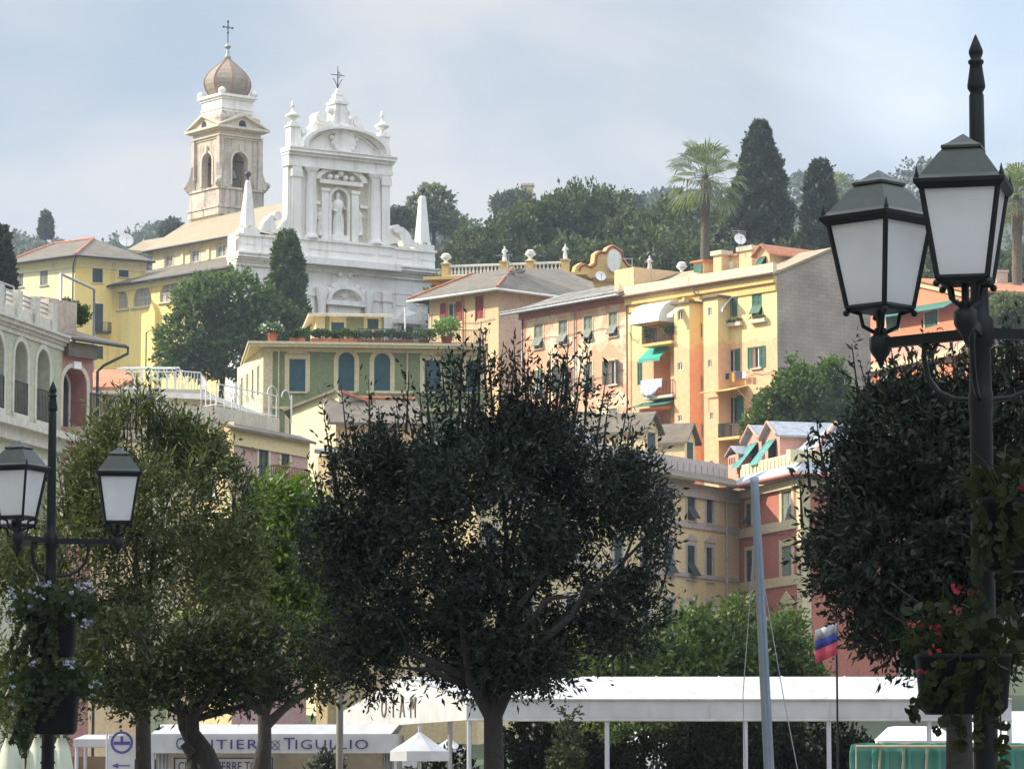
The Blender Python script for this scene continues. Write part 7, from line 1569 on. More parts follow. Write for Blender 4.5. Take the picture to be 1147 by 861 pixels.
def seat(x):
    X = at(x, 861, sd_).x; q = MB(); K = 10; vs = []; W2 = .27
    for z_, y_, w in ((1.3, -.2, .7), (1.42, -.28, .85), (1.45, -.1, .9), (1.5, .12, .92), (1.7, .2, 1.0), (1.95, .26, 1.0), (2.08, .27, .9)):
        for k in range(K+1):
            s_ = -1+2*k/K; vs.append((X+s_*W2*w, sd_+y_-.12*s_*s_, z_+.05*s_*s_*(1 if z_ < 1.6 else -.6)))
    q.add(vs, [(j*(K+1)+k, j*(K+1)+k+1, (j+1)*(K+1)+k+1, (j+1)*(K+1)+k) for j in range(6) for k in range(K)], True); return q
for i, x in enumerate((975, 1000, 1034, 1060, 1088, 1116, 1142)):
    lab = ['leftmost green moulded seat on the wagon, beside the dark shrub', 'second green moulded seat from the dark shrub', 'green moulded seat just left of the white marquee post', 'green moulded seat just right of the white marquee post', 'green moulded seat left of the lamp post foot', 'green moulded seat behind the lamp post', 'green moulded seat at the right edge'][i]
    q = seat(x); o = q.build('moulded_seat', gs, None); o['label'] = lab; o['category'] = 'seat'; o['group'] = 'green moulded seats in a row'; md = o.modifiers.new('s', 'SOLIDIFY'); md.thickness = .015
# white stall roofs and a red-ended one beyond
for (x0, x1, y0, y1, D, c_, lab) in ((985, 1075, 812, 829, 80, M['awning_white'], 'low grey-white tent roof beyond the green seats'), (1085, 1180, 795, 850, 84, M['awning_white'], 'bright white tent beyond the lamp post at the right edge'), (690, 752, 815, 870, 90, M['awning_white'], 'bright white tent glimpsed through the dark shrubs under the marquee'), (640, 690, 838, 870, 88, M['awning_white'], 'low white tent left of the brighter one, behind the dark shrubs')):
    a, b_ = at(x0, y1, D), at(x1, y1, D); zt = at(x0, y0, D).z; t = thing('white_tent', lab, 'tent', (a.x, D, 0)); q = MB(); ze = max(1.9, a.z) if y1 < 860 else zt-.5; zt = max(zt, ze+.3)
    q.prism([(a.x, D, ze), (b_.x, D, ze), (b_.x-.3, D+1.5, zt), (a.x+.5, D+1.5, zt)], (0, 1.4, 0)); q.build('roof', c_, t); q = MB(); q.obox((a.x+.1, D+.2, 0), (b_.x-a.x-.2, 0, 0), (0, 2, 0), (0, 0, ze-.003)); q.build('wall', c_, t)
# flag by the right tree
fd = 40; c = at(917, 712, fd); t = thing('hanging_flag', 'small red, white and blue flag hanging on a short staff beside the dark right tree', 'flag', (c.x, fd, 0)); q = MB(); q.tube([(c.x+.2, fd, 0), (c.x+.2, fd, c.z+.25)], .012, 6); q.build('pole', M['dark_metal'], t)
for k, (cc, dz0, dz1) in enumerate((((.3, .3, .32), .2, .05), ((.03, .04, .2), .05, -.08), ((.4, .05, .08), -.08, -.26))):
    q = MB(); K = 8; vs = [(c.x+.2-.24*i/K*(1+.0*k), fd-.02+.03*math.sin(i*1.3), c.z+z_*.8-.1*i/K) for z_ in (dz0, dz1) for i in range(K+1)]; q.add(vs, [(i, i+1, K+2+i, K+1+i) for i in range(K)], True); o = q.build('stripe', simple('flag_cloth', cc, .8), t)
    md = o.modifiers.new('s', 'SOLIDIFY'); md.thickness = .005

# ================================================================ ADDED BUILDING, unseen left of the view: put in to shade the promenade
ho = thing('added_shade_building', 'tall cream building added out of view at the left to shade the promenade', 'shade building', (-23, 5, 0))
HF = Wall(Vector((-23, -30, 0)), Vector((-23, 36, 0)), 0, 24)
HF.u, HF.n = Vector((0, 1, 0)), Vector((1, 0, 0))
for fl in range(6):
    for k in range(13):
        u = 2.5+k*5.0
        if fl == 0 and k % 2: continue
        w_ = win(ho, HF, (u, u+1.4, 1.0+fl*3.8, 3.3+fl*3.8), None, px=False, recess=.2) if False else None
        HF.op.append((u, u+1.4, 1.0+fl*3.8, 3.3+fl*3.8, 0, .2)); q = MB(); q.add([HF.pt(u, 1+fl*3.8, -.2), HF.pt(u+1.4, 1+fl*3.8, -.2), HF.pt(u+1.4, 3.3+fl*3.8, -.2), HF.pt(u, 3.3+fl*3.8, -.2)], [(0,1,2,3)]); q.build('window', M['glass'], ho)
f = MB(); HF.build(f); f.build('wall', M['cream_pal'], ho)
f = MB(); f.obox((-37, -30, 0), (13.7, 0, 0), (0, 66, 0), (0, 0, 24)); f.build('body', M['cream_pal'], ho)
f = MB(); f.obox((-37.6, -30.6, 24.004), (15.4, 0, 0), (0, 67.2, 0), (0, 0, .5)); f.build('roof', M['grey_roof'], ho)
# ================================================================ VEGETATION
rng = np.random.default_rng(11)
def leaf_mesh(P, T, L, Wd, fold=.25):
    """numpy: one folded diamond leaf per row"""
    n = len(P); T = T/np.linalg.norm(T, axis=1, keepdims=True)
    R = rng.normal(size=(n, 3)); S = np.cross(T, R); S /= np.linalg.norm(S, axis=1, keepdims=True)+1e-9; Nn_ = np.cross(T, S)
    L = L.reshape(-1, 1); Wd = Wd.reshape(-1, 1)
    v = np.stack([P, P+T*L*.45+S*Wd+Nn_*Wd*fold, P+T*L, P+T*L*.45-S*Wd+Nn_*Wd*fold], 1).reshape(-1, 3)
    return v
def np_obj(name, v, mat, parent, loc, nv=4):
    me = bpy.data.meshes.new(name); n = len(v)//nv
    vv = (v - np.array([loc[0], loc[1], loc[2]])).astype(np.float32)
    me.vertices.add(len(v)); me.vertices.foreach_set('co', vv.ravel()); me.loops.add(n*nv); me.loops.foreach_set('vertex_index', np.arange(n*nv, dtype=np.int32))
    me.polygons.add(n); me.polygons.foreach_set('loop_start', np.arange(n, dtype=np.int32)*nv); me.polygons.foreach_set('loop_total', np.full(n, nv, dtype=np.int32))
    me.materials.append(mat); me.update(); me.validate()
    o = bpy.data.objects.new(name, me); COL.objects.link(o)
    if parent is not None: o.parent = parent
    else: o.location = loc
    return o
def nz(P, k, s):
    return np.sin(P[:, 0]*k+s)*np.sin(P[:, 1]*k*1.1+s*2)+np.sin(P[:, 2]*k*1.2+s*3)*np.sin(P[:, 0]*k*.8+P[:, 1]*k*.6+s)
def crown_points(ells, n, shell=.45, nk=2.2, cut=-.35, seed=0):
    """clump centres spread through a union of ellipsoids [(cx,cy,cz,rx,ry,rz)], thinned by noise so that gaps open"""
    vol = np.array([(e[3]*e[4]*e[5])**.8*(e[6] if len(e) > 6 else 1) for e in ells]); pr = vol/vol.sum(); idx = rng.choice(len(ells), n, p=pr); E = np.array([e[:6] for e in ells])[idx]
    d = rng.normal(size=(n, 3)); d /= np.linalg.norm(d, axis=1, keepdims=True); r = shell + (1-shell)*rng.random((n, 1))**.6
    P = E[:, :3] + d*r*E[:, 3:]; k = nk/np.mean(E[:, 3:])*1.2
    keep = nz(P, k, seed) > cut; return P[keep], d[keep]
def sprigs(P, d, nl, tw, L, w, up=.35, spread=.9, jit=.3):
    """each clump is a twig with nl leaves set along it"""
    n = len(P); D_ = d + rng.normal(size=(n, 3))*spread*.5; D_[:, 2] += up; D_ /= np.linalg.norm(D_, axis=1, keepdims=True)
    t = (np.arange(nl)+.5)/nl; PP = P[:, None, :] + D_[:, None, :]*(t[None, :, None]*tw)*(1+jit*rng.normal(size=(n, 1, 1)))
    R = rng.normal(size=(n, nl, 3)); T = D_[:, None, :]*.9 + R/np.linalg.norm(R, axis=2, keepdims=True)*.85
    m_ = n*nl; return leaf_mesh(PP.reshape(-1, 3), T.reshape(-1, 3), L*(.5+.95*rng.random(m_)), w*(.55+.9*rng.random(m_)))
BK = plaster('bark', (.032, .027, .022), (.02, .018, .015), amt=.8, scale=3, rough=.95, bump=.8, fine=20, stain=(.018, .016, .014))
BK2 = simple('pale_bark', (.16, .13, .1), .9, 0, .3, 5)
def branches(mb, base, fork, ends, r0, rng_seed, sub=3, wob=.08):
    rr = random.Random(rng_seed); mb.tube([base, base.lerp(fork, .5)+Vector((rr.uniform(-1, 1)*wob, 0, 0)), fork], [r0*1.25, r0, r0*.85], 10)
    for e in ends:
        e = Vector(e); m1 = fork.lerp(e, .35)+Vector((rr.uniform(-1, 1), rr.uniform(-1, 1), rr.uniform(-.2, .8)))*wob*2; m2 = fork.lerp(e, .7)+Vector((rr.uniform(-1, 1), rr.uniform(-1, 1), rr.uniform(-.4, .6)))*wob*2
        mb.tube([fork-Z*.05, m1, m2, e], [r0*.5, r0*.38, r0*.22, r0*.05], 7)
        for k in range(sub):
            s0 = m1.lerp(m2, rr.random()) if k % 2 else m2.lerp(e, rr.random()*.7); f_ = s0 + (e-fork)*rr.uniform(.15, .35) + Vector((rr.uniform(-1, 1), rr.uniform(-1, 1), rr.uniform(-.3, 1)))*(e-fork).length*.18
            mb.tube([s0, s0.lerp(f_, .5)+Vector((0, 0, wob*.5)), f_], [r0*.16, r0*.1, r0*.03], 5)
def pxell(D, spec, depth=1.0, sy=1.0):
    out = []
    for x, y, rx, ry, *o in spec:
        c = at(x, y, D + (o[0] if o else 0)); k = c.y/F; out.append((c.x, c.y, c.z, rx*k, (rx+ry)/2*k*depth, ry*k, o[1] if len(o) > 1 else 1.0))
    return out
def rshoots(curve, n, seed, dmin=35, dmax=110, over=14):
    """thin shoots whose tips follow an uneven crown outline"""
    rr = random.Random(seed); out = []
    for i in range(n):
        x = rr.uniform(curve[0][0], curve[-1][0])
        for (xa, ya), (xb, yb) in zip(curve, curve[1:]):
            if xa <= x <= xb: y = ya+(yb-ya)*(x-xa)/(xb-xa)
        y1 = y + rr.uniform(-over, 32); xm = (curve[0][0]+curve[-1][0])/2; out.append((round(x+rr.random()*.1, 3), y1+rr.uniform(dmin, dmax), y1, (x-xm)*.05+rr.uniform(-7, 7)))
    return out
def near_tree(name, label, D, spec, trunk, fork, nclump, nl, tw, L, w, mat, r0, seed, nends=16, shell=.45, nk=2.2, cut=-.35, up=.35, shoots=None, bark=None, depth=1.0, cat='tree', extra_trunks=None):
    ells = pxell(D, spec, depth); b = at(trunk[0], trunk[1], D); base = Vector((b.x, D, 0)); fk = at(fork[0], fork[1], D)
    t = thing(name, label, cat, base); P, d = crown_points(ells, nclump, shell, nk, cut, seed); v = sprigs(P, d, nl, tw, L, w, up)
    if shoots is not None:
        Q = []; dd = []; 
        for x, y0, y1, lean in shoots:
            dy_ = random.Random(int(x*10)).uniform(-.4, .4); a = at(x, y0, D+dy_); e = at(x+lean, y1, D+dy_); n = max(4, int((e-a).length/(tw*.35)))
            for i in range(n): Q.append(a.lerp(e, i/n)); dd.append((e-a).normalized())
        Q = np.array(Q); dd = np.array(dd); v = np.concatenate([v, sprigs(Q, dd*1.2, max(3, nl-2), tw*.8, L, w, .15, .95)])
    np_obj('crown', v, mat, t, base)
    rr = random.Random(seed); ends = [Vector(P[rr.randrange(len(P))]) for _ in range(nends)]; q = MB(); branches(q, base, fk, ends, r0, seed)
    if shoots is not None:
        for x, y0, y1, lean in shoots:
            dy_ = random.Random(int(x*10)).uniform(-.4, .4); a = at(x, y0+25, D+dy_*.5); e = at(x+lean, y1, D+dy_); q.tube([a, e], [.012, .003], 4, True, False)
    if extra_trunks:
        for pts, rs in extra_trunks: q.tube([at(x, y, D+o) for x, y, o in pts], rs, 8)
    q.build('trunk', bark or BK, t); return t
OAK = leafmat('holm_oak_leaves', (.01, .016, .01), (.038, .05, .034), rough=.55, trans=.12, spec=.22, tcol=(1.2, 1.5, .8))
OLI = leafmat('olive_leaves', (.022, .032, .01), (.125, .145, .05), rough=.45, trans=.3, spec=.35, tcol=(1.3, 1.5, .7))
LIM = leafmat('lime_leaves', (.05, .085, .015), (.12, .17, .03), rough=.45, trans=.35)
OAK2 = leafmat('shaded_oak_leaves', (.014, .02, .009), (.045, .056, .02), rough=.55, trans=.2, spec=.2)
near_tree('holm_oak', 'large dark holm oak in the middle with slender shoots rising from its crown', 32,
    [(530, 575, 120, 105), (575, 520, 62, 50), (648, 545, 72, 78), (690, 600, 52, 62), (440, 560, 72, 72), (395, 560, 42, 52), (460, 660, 92, 60), (400, 690, 55, 50), (655, 665, 66, 46), (625, 500, 42, 36), (500, 525, 52, 45), (430, 745, 48, 30), (560, 715, 75, 45), (640, 725, 80, 30), (500, 735, 70, 28), (700, 690, 40, 36), (545, 748, 70, 24), (480, 752, 60, 22), (610, 748, 60, 22), (360, 610, 24, 34), (715, 550, 26, 36), (540, 462, 52, 46, 0, .4), (622, 465, 56, 44, 0, .4), (470, 490, 46, 38, 0, .4), (682, 500, 36, 42, 0, .4), (580, 432, 34, 32, 0, .35), (515, 430, 26, 26, 0, .3)],
    (551, 861), (552, 765), 23000, 6, .19, .066, .0115, OAK, .095, 5, nends=12, cut=-.24, nk=2.3, up=.3,
    shoots=[(500, 440, 398, -6), (515, 430, 385, 4), (536, 430, 360, 3), (528, 440, 378, 10), (560, 430, 395, 2), (590, 440, 392, -4), (572, 430, 405, 4), (611, 440, 400, 5), (634, 440, 385, 2), (655, 450, 392, 6), (668, 470, 415, 12), (392, 500, 430, -10), (375, 520, 452, -14), (415, 480, 425, -2), (690, 500, 448, 14), (455, 460, 415, 3), (480, 450, 408, -3), (640, 430, 402, -9), (720, 560, 500, 12), (365, 560, 520, -16), (700, 640, 620, 45), (545, 420, 372, -5), (585, 470, 415, 6), (600, 470, 418, -8), (522, 470, 420, -12), (560, 460, 408, 14), (640, 470, 425, 12), (676, 480, 440, 6), (486, 480, 430, -10), (468, 490, 450, -14), (430, 510, 455, -6), (405, 520, 468, -10), (705, 540, 480, 4), (735, 600, 560, 14), (740, 640, 600, 18), (350, 640, 590, -20), (620, 450, 395, 12), (553, 440, 388, -8)] + rshoots([(352, 560), (375, 505), (400, 478), (440, 452), (500, 415), (535, 395), (575, 392), (620, 405), (660, 402), (690, 440), (720, 500), (745, 560)], 34, 3, 25, 70),
    extra_trunks=[([(548, 800, 0), (528, 765, -.2), (520, 720, -.3), (512, 660, -.3)], [.06, .045, .035, .015]), ([(556, 800, 0), (575, 760, -.2), (598, 725, -.3), (640, 690, -.3), (660, 650, -.3)], [.06, .045, .04, .03, .01]), ([(560, 760, -.1), (590, 700, -.4), (615, 670, -.4), (636, 668, -.4)], [.04, .03, .025, .015]), ([(553, 720, -.1), (580, 680, -.4), (610, 640, -.4), (625, 600, -.4)], [.04, .03, .02, .01])])
near_tree('olive_tree', 'big sunlit olive tree at the left, behind the far lamp post', 38,
    [(170, 560, 95, 95), (90, 640, 85, 80), (210, 640, 85, 80), (165, 510, 56, 45), (40, 720, 70, 70), (130, 740, 90, 50), (245, 580, 42, 55), (150, 480, 26, 28), (20, 650, 50, 60), (200, 520, 50, 45), (120, 520, 30, 40), (255, 650, 40, 45), (20, 780, 50, 30)],
    (155, 861), (160, 790), 15000, 6, .22, .08, .012, OLI, .09, 6, nends=12, cut=-.12, nk=2.3, up=.8,
    shoots=[(140, 470, 425, -6), (165, 470, 430, 4), (120, 490, 440, -5), (190, 490, 445, 8), (215, 520, 470, 8), (235, 540, 490, 10), (260, 560, 510, 8), (152, 460, 422, 2)] + rshoots([(60, 540), (100, 480), (140, 438), (175, 432), (210, 452), (245, 500), (285, 560)], 26, 4, 25, 70))
near_tree('dark_leaning_tree', 'shaded tree with a crooked leaning trunk in front of the lettered stall', 36,
    [(240, 745, 90, 42), (300, 730, 60, 40), (190, 770, 70, 30), (150, 730, 60, 35), (340, 755, 40, 28)],
    (236, 900), (215, 800), 4200, 6, .2, .08, .015, OAK2, .0801, 8, nends=9, cut=-.3,
    extra_trunks=[([(238, 870, 0), (228, 845, 0), (208, 812, .1), (203, 790, .1)], [.13, .12, .08, .06]), ([(216, 845, -.1), (206, 832, -.1)], [.06, .05])])
near_tree('lime_tree', 'bright lime-green leafy tree left of the dark holm oak', 43,
    [(300, 600, 45, 48), (345, 630, 55, 60), (290, 660, 50, 50), (385, 690, 50, 50), (335, 700, 60, 50), (320, 570, 28, 30), (250, 690, 40, 40)],
    (300, 861), (296, 800), 5600, 6, .24, .095, .02, LIM, .09, 9, nends=12, cut=-.3,
    shoots=[(300, 560, 532, -3), (330, 580, 545, 5), (318, 560, 528, 2)] + rshoots([(262, 620), (290, 560), (325, 540), (365, 575), (400, 620)], 18, 6), extra_trunks=[([(290, 870, 0), (296, 835, 0), (298, 812, 0), (316, 795, 0), (350, 770, 0)], [.11, .09, .07, .05, .03])])
near_tree('dark_evergreen', 'dark dense evergreen at the right with loose twigs on top, behind the near lamp post', 24,
    [(1040, 560, 105, 120), (1110, 520, 80, 100), (1000, 620, 90, 85), (1080, 680, 90, 70), (1020, 480, 60, 50), (1140, 620, 60, 90), (960, 560, 45, 50), (1010, 700, 55, 40), (1120, 450, 50, 50)],
    (1076, 861), (1074, 780), 12500, 7, .17, .062, .011, OAK, .1, 12, nends=18, cut=-.38, nk=3, up=.3,
    shoots=[(968, 470, 385, -14), (985, 460, 405, -22), (1003, 450, 412, -3), (1022, 440, 395, -5), (1040, 440, 378, 2), (1052, 440, 398, 6), (1070, 440, 385, -3), (1010, 440, 388, -12), (1128, 420, 375, 6), (1140, 420, 365, -3), (960, 540, 480, -20), (1030, 450, 372, 9), (990, 455, 398, 9), (1112, 430, 390, 2)] + rshoots([(890, 560), (905, 500), (935, 470), (965, 440), (1000, 412), (1040, 396), (1085, 396), (1125, 375), (1150, 370)], 28, 5, 25, 70))
# shrubs behind and under the marquee
def shrub(name, label, D, spec, n, nl, tw, L, w, mat, seed, cut=-.3, group=None, cat='shrub', stems=6, nk=2.5, depth=1.2, shell=.3):
    ells = pxell(D, spec, depth); c = np.mean([e[0] for e in ells]); t = thing(name, label, cat, (c, D, 0), group); P, d = crown_points(ells, n, shell, nk, cut, seed)
    P = P[P[:, 2] > .1] if len(P) else P; d = d[:len(P)]
    np_obj('leaves', sprigs(P, d, nl, tw, L, w, .4), mat, t, (c, D, 0)); rr = random.Random(seed); q = MB()
    for k in range(stems): e = Vector(P[rr.randrange(len(P))]); s0 = Vector((e.x*.6+c*.4, D+rr.uniform(-.3, .3), 0)); q.tube([s0, s0.lerp(e, .5)+Vector((rr.uniform(-.1, .1), 0, .1)), e], [.035, .025, .008], 5)
    q.build('stem', BK, t); return t
HG = leafmat('hedge_leaves', (.022, .045, .008), (.1, .14, .028), trans=.25)
for i, (x, y, rx, ry, lab) in enumerate(((705, 735, 45, 40, 'leafy green shrub left of the tall one behind the marquee'), (765, 730, 42, 42, 'broad green shrub behind the marquee, below the cream palazzo'), (815, 722, 40, 42, 'tallest bright green shrub behind the marquee, left of the leaning mast'), (872, 730, 38, 38, 'rounded green shrub behind the marquee, right of the leaning mast'), (650, 738, 45, 36, 'shaded green shrub behind the marquee, beside the dark holm oak'))):
    shrub('bay_shrub', lab, 72+i*.7, [(x, y+8, rx, ry), (x-15, y+25, rx*.8, ry*.8), (x+18, y+30, rx*.8, ry*.9), (x, y+70, rx, 50), (x+rx*.3, y-ry*.75, rx*.35, ry*.4)], 2600, 6, .3, .13, .032, HG, 20+i, group='green shrubs behind the marquee')
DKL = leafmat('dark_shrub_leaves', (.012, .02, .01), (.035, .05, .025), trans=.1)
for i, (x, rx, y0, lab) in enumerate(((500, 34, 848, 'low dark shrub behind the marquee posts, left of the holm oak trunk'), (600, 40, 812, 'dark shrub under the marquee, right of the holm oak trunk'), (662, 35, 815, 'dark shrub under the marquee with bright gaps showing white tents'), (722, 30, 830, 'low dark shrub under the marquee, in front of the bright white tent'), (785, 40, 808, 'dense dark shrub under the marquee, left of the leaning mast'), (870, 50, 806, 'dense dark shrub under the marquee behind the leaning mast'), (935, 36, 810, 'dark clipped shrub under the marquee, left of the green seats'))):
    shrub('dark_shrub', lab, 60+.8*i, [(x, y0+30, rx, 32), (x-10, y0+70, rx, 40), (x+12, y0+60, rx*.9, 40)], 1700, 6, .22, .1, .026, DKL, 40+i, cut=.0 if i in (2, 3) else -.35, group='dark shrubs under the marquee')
shrub('young_shrub', 'upright fine-leaved young shrub before the marquee, right of the holm oak trunk', 50, [(636, 840, 13, 28), (638, 802, 5, 14), (632, 870, 16, 30)], 420, 6, .16, .07, .018, OAK2, 55)
shrub('spiky_plant', 'small spiky dark plant at the foot of the lettered stall', 52, [(366, 862, 12, 8), (366, 880, 14, 18)], 120, 8, .2, .14, .02, DKL, 56, cat='plant')
for x, w_, lab in ((12, 40, 'low leafy shrub at the lower left corner behind the closed parasols'),): shrub('corner_shrub', lab, 58, [(x, 800, w_, 40), (x+30, 790, w_, 45)], 1500, 6, .25, .1, .022, OLI, 58)
# --------------------------------------------------------------- hillside trees
def hill_variant(nl, L, w, seed, mat, H=12.0, R=4.6, kind='round', wide=1.0):
    """crown and trunk meshes of one tree standing at the origin"""
    rr = random.Random(seed); ells = []
    for i in range(14):
        a = rr.uniform(0, 6.28); q_ = rr.uniform(.2, .8)*R; ells.append((q_*math.cos(a)*wide, q_*math.sin(a), H*rr.uniform(.38, .85), R*rr.uniform(.24, .42), R*rr.uniform(.24, .42), R*rr.uniform(.18, .32)))
    ells.append((0, 0, H*.58, R*.6, R*.6, H*.28))
    for i in range(4): a = rr.uniform(0, 6.28); ells.append((R*.4*math.cos(a), R*.4*math.sin(a), H*rr.uniform(.78, .9), R*.14, R*.14, R*.34))
    P, d = crown_points(ells, nl, .55, 3.4, -.12, seed); v = sprigs(P, d, 4, L*1.5, L, w, .3)
    t = thing('tree', 'x', 'tree', (0, 0, 0)); np_obj('crown', v, mat, t, (0, 0, 0)); q = MB(); branches(q, Vector((0, 0, -1.5)), Vector((.1, 0, H*.33)), [Vector(P[rr.randrange(len(P))]) for _ in range(10)], .28, seed, 2, .3); q.build('trunk', BK, t); return t
HO = leafmat('hill_oak_leaves', (.025, .04, .014), (.1, .115, .045), trans=.25, rough=.6); HP = leafmat('hill_pine_leaves', (.03, .055, .014), (.1, .13, .035), trans=.2, rough=.6)
protos = [hill_variant(4200, .46, .17, 100+i, HO if i % 2 == 0 else HP) for i in range(4)]
used = [False]*4
def put_tree(k, x, ytop, D, name, label, group, H0=12.0, sxy=1.0):
    """tree whose top reaches photo height ytop at distance D, standing on the ground"""
    global used
    o = protos[k] if not used[k] else copy_tree(protos[k]); used[k] = True
    c = at(x, ytop, D); g_ = hgt(c.x, D); s_ = max(.5, (c.z-g_)/(H0*1.04)); o.location = (c.x, D, g_); o.scale = (s_*sxy, s_*sxy, s_); o.rotation_euler = (0, 0, rnd.uniform(0, 6.28)); o.name = name; o['label'] = label; o['category'] = 'tree'
    if group: o['group'] = group
    return o
sky_line = [(512, 262, 372), (530, 249, 376), (548, 243, 372), (566, 238, 378), (584, 224, 384), (602, 216, 380), (618, 214, 390), (634, 207, 384), (650, 197, 392), (664, 203, 386), (680, 212, 394), (697, 215, 384), (714, 222, 378), (730, 226, 388), (745, 218, 380), (760, 220, 372), (776, 238, 366), (812, 228, 372), (848, 238, 380), (868, 250, 360)]
grp = 'holm oaks in the wood above the houses'
for i, (x, y, D) in enumerate(sky_line): put_tree(i % 4, x, y, D, 'holm_oak', 'dark green holm oak in the hill wood behind the tall yellow house', grp, sxy=.82)
for i, (x, y, D) in enumerate([(516, 292, 330), (542, 274, 338), (575, 268, 336), (612, 262, 340), (645, 258, 345), (680, 256, 342), (716, 254, 340), (750, 258, 338), (790, 262, 336), (828, 262, 338), (862, 272, 335), (886, 262, 345)]): put_tree((i+1) % 4, x, y, D, 'holm_oak', 'dark green holm oak in the hill wood behind the tall yellow house', grp, sxy=.85)
for i, (x, y, D) in enumerate([(905, 268, 372), (922, 280, 350), (955, 272, 365), (1050, 268, 355), (1062, 250, 385), (1085, 278, 350), (1112, 262, 366), (1140, 272, 350), (1030, 290, 340), (985, 290, 345)]): put_tree(i % 4, x, y, D, 'hill_tree', 'dark tree on the slope behind the lanterns and the orange houses', 'trees on the slope behind the orange houses', sxy=.8)
for k in range(4):
    if not used[k]: pass
# trees round the church and houses
CHL = leafmat('sunny_oak_leaves', (.03, .062, .012), (.12, .17, .04), trans=.3)
def mid_tree(name, label, D, spec, n, L, w, mat, seed, fork, trunkx, group=None, nl=5, tw=None, cut=-.45, r0=.25, base=None):
    ells = pxell(D, spec); b = at(trunkx, 600, D); gz_ = hgt(b.x, D) if base is None else base; t = thing(name, label, 'tree', (b.x, D, gz_), group); P, d = crown_points(ells, n, .5, 2.4, cut, seed)
    np_obj('crown', sprigs(P, d, nl, tw or L*1.7, L, w, .3), mat, t, (b.x, D, gz_)); rr = random.Random(seed); q = MB(); branches(q, Vector((b.x, D, gz_-.5)), at(fork[0], fork[1], D), [Vector(P[rr.randrange(len(P))]) for _ in range(10)], r0, seed, 2, .2); q.build('trunk', BK, t); return t
mid_tree('bushy_tree', 'bushy sunlit green tree in front of the yellow church side wall', 285, [(235, 350, 42, 42), (215, 385, 38, 36), (270, 345, 38, 38), (260, 390, 45, 32), (295, 370, 35, 40), (200, 405, 25, 20), (320, 380, 30, 35)], 9000, .34, .12, CHL, 200, (250, 400), 250)
def cypress(label, x, ytop, ybot, D, half, seed, mat, n=3500, L=.35, name='cypress', group=None, lump=.12, prof=None):
    c = at(x, ytop, D); zb_ = hgt(c.x, D); zl = at(x, ybot, D).z; R = half*D/F; t = thing(name, label, 'tree', (c.x, D, zb_), group); H = c.z-zl
    h = rng.random(n); a = rng.random(n)*2*math.pi; pr = (prof or (lambda q_: np.clip(1.25*(1-q_)**.62*(.55+.45*np.minimum(1, q_*6+.4)), .02, 1)))(h)
    lp_ = 1+lump*np.sin(a*3+h*19+seed)+lump*np.sin(a*5-h*31); r = R*pr*lp_*(.72+.28*rng.random(n)**.5)
    P = np.stack([c.x+r*np.cos(a), D+r*np.sin(a), zl+h*H], 1); d = np.stack([np.cos(a)*.5, np.sin(a)*.5, np.full(n, 1.3)], 1)
    np_obj('crown', sprigs(P, d, 5, L*1.6, L, L*.28, .5, .5), mat, t, (c.x, D, zb_)); q = MB(); q.tube([(c.x, D, zb_-.5), (c.x, D, c.z-H*.2)], [.28, .06], 8); q.build('trunk', BK, t); return t
CYP = leafmat('cypress_leaves', (.018, .035, .014), (.05, .07, .03), trans=.1, rough=.6); CY2 = leafmat('church_cypress_leaves', (.035, .065, .022), (.09, .125, .045), trans=.15, rough=.6)
cypress('dark conical cypress standing in front of the white church facade', 322, 266, 400, 290, 25, 1, CY2, 5200, .32, lump=.16, prof=lambda q_: np.clip(1.15*(1-q_)**.45*(.75+.25*q_), .03, 1))
cypress('tall dark cypress right of the palm, the tallest tree on the skyline', 851, 144, 292, 345, 33, 2, CYP, 7000, .4)
cypress('narrow dark cypress just left of the lantern', 918, 188, 290, 350, 19, 3, CYP, 3600, .4, prof=lambda q_: np.clip(1.1*(1-q_)**.35, .05, 1))
cypress('dark conifer at the far left edge beside the yellow house', 2, 262, 340, 200, 14, 4, CYP, 1800, .25)
cypress('tiny distant cypress on the left skyline above the yellow house', 52, 246, 270, 640, 5.5, 5, CYP, 500, .7)
mid_tree('bushy_tree', 'dark green leafy tree in front of the grey cement gable', 205, [(868, 462, 24, 24), (893, 440, 26, 30), (915, 450, 36, 36), (932, 425, 16, 24), (875, 478, 40, 18), (955, 470, 30, 28), (885, 415, 9, 14), (845, 480, 12, 10)], 7500, .22, .075, CHL, 201, (880, 480), 885)
mid_tree('topiary_bush', 'small dark green bush on the terrace of the arcaded building', 113, [(79, 347, 8, 9), (88, 353, 9, 7), (74, 355, 6, 6)], 900, .1, .03, HG, 202, (80, 358), 80, base=at(80, 366, 113).z, r0=.03)
mid_tree('round_shrub', 'pale green rounded shrub at the right edge in front of the dark roofed house', 270, [(1128, 347, 20, 17), (1142, 350, 20, 16)], 2600, .2, .07, LIM if False else leafmat('pale_shrub_leaves', (.09, .12, .05), (.16, .19, .09)), 203, (1130, 360), 1132)
FPN = leafmat('far_pine_leaves', (.04, .06, .035), (.1, .125, .065), trans=.1, rough=.7)
mid_tree('stone_pine', 'tall pine with rounded clumps right of the church obelisk', 470, [(485, 219, 12, 9), (468, 228, 9, 7), (497, 226, 10, 8), (480, 240, 14, 10), (497, 246, 14, 12), (510, 255, 12, 10), (470, 252, 12, 10)], 1500, .5, .18, leafmat('hazy_pine_leaves', (.08, .1, .06), (.16, .18, .1)), 204, (486, 250), 486)
mid_tree('round_pine', 'small round pine between the church facade and its right obelisk', 450, [(447, 243, 9, 6), (452, 248, 10, 6), (441, 248, 7, 5)], 1200, .45, .16, FPN, 205, (447, 252), 447)
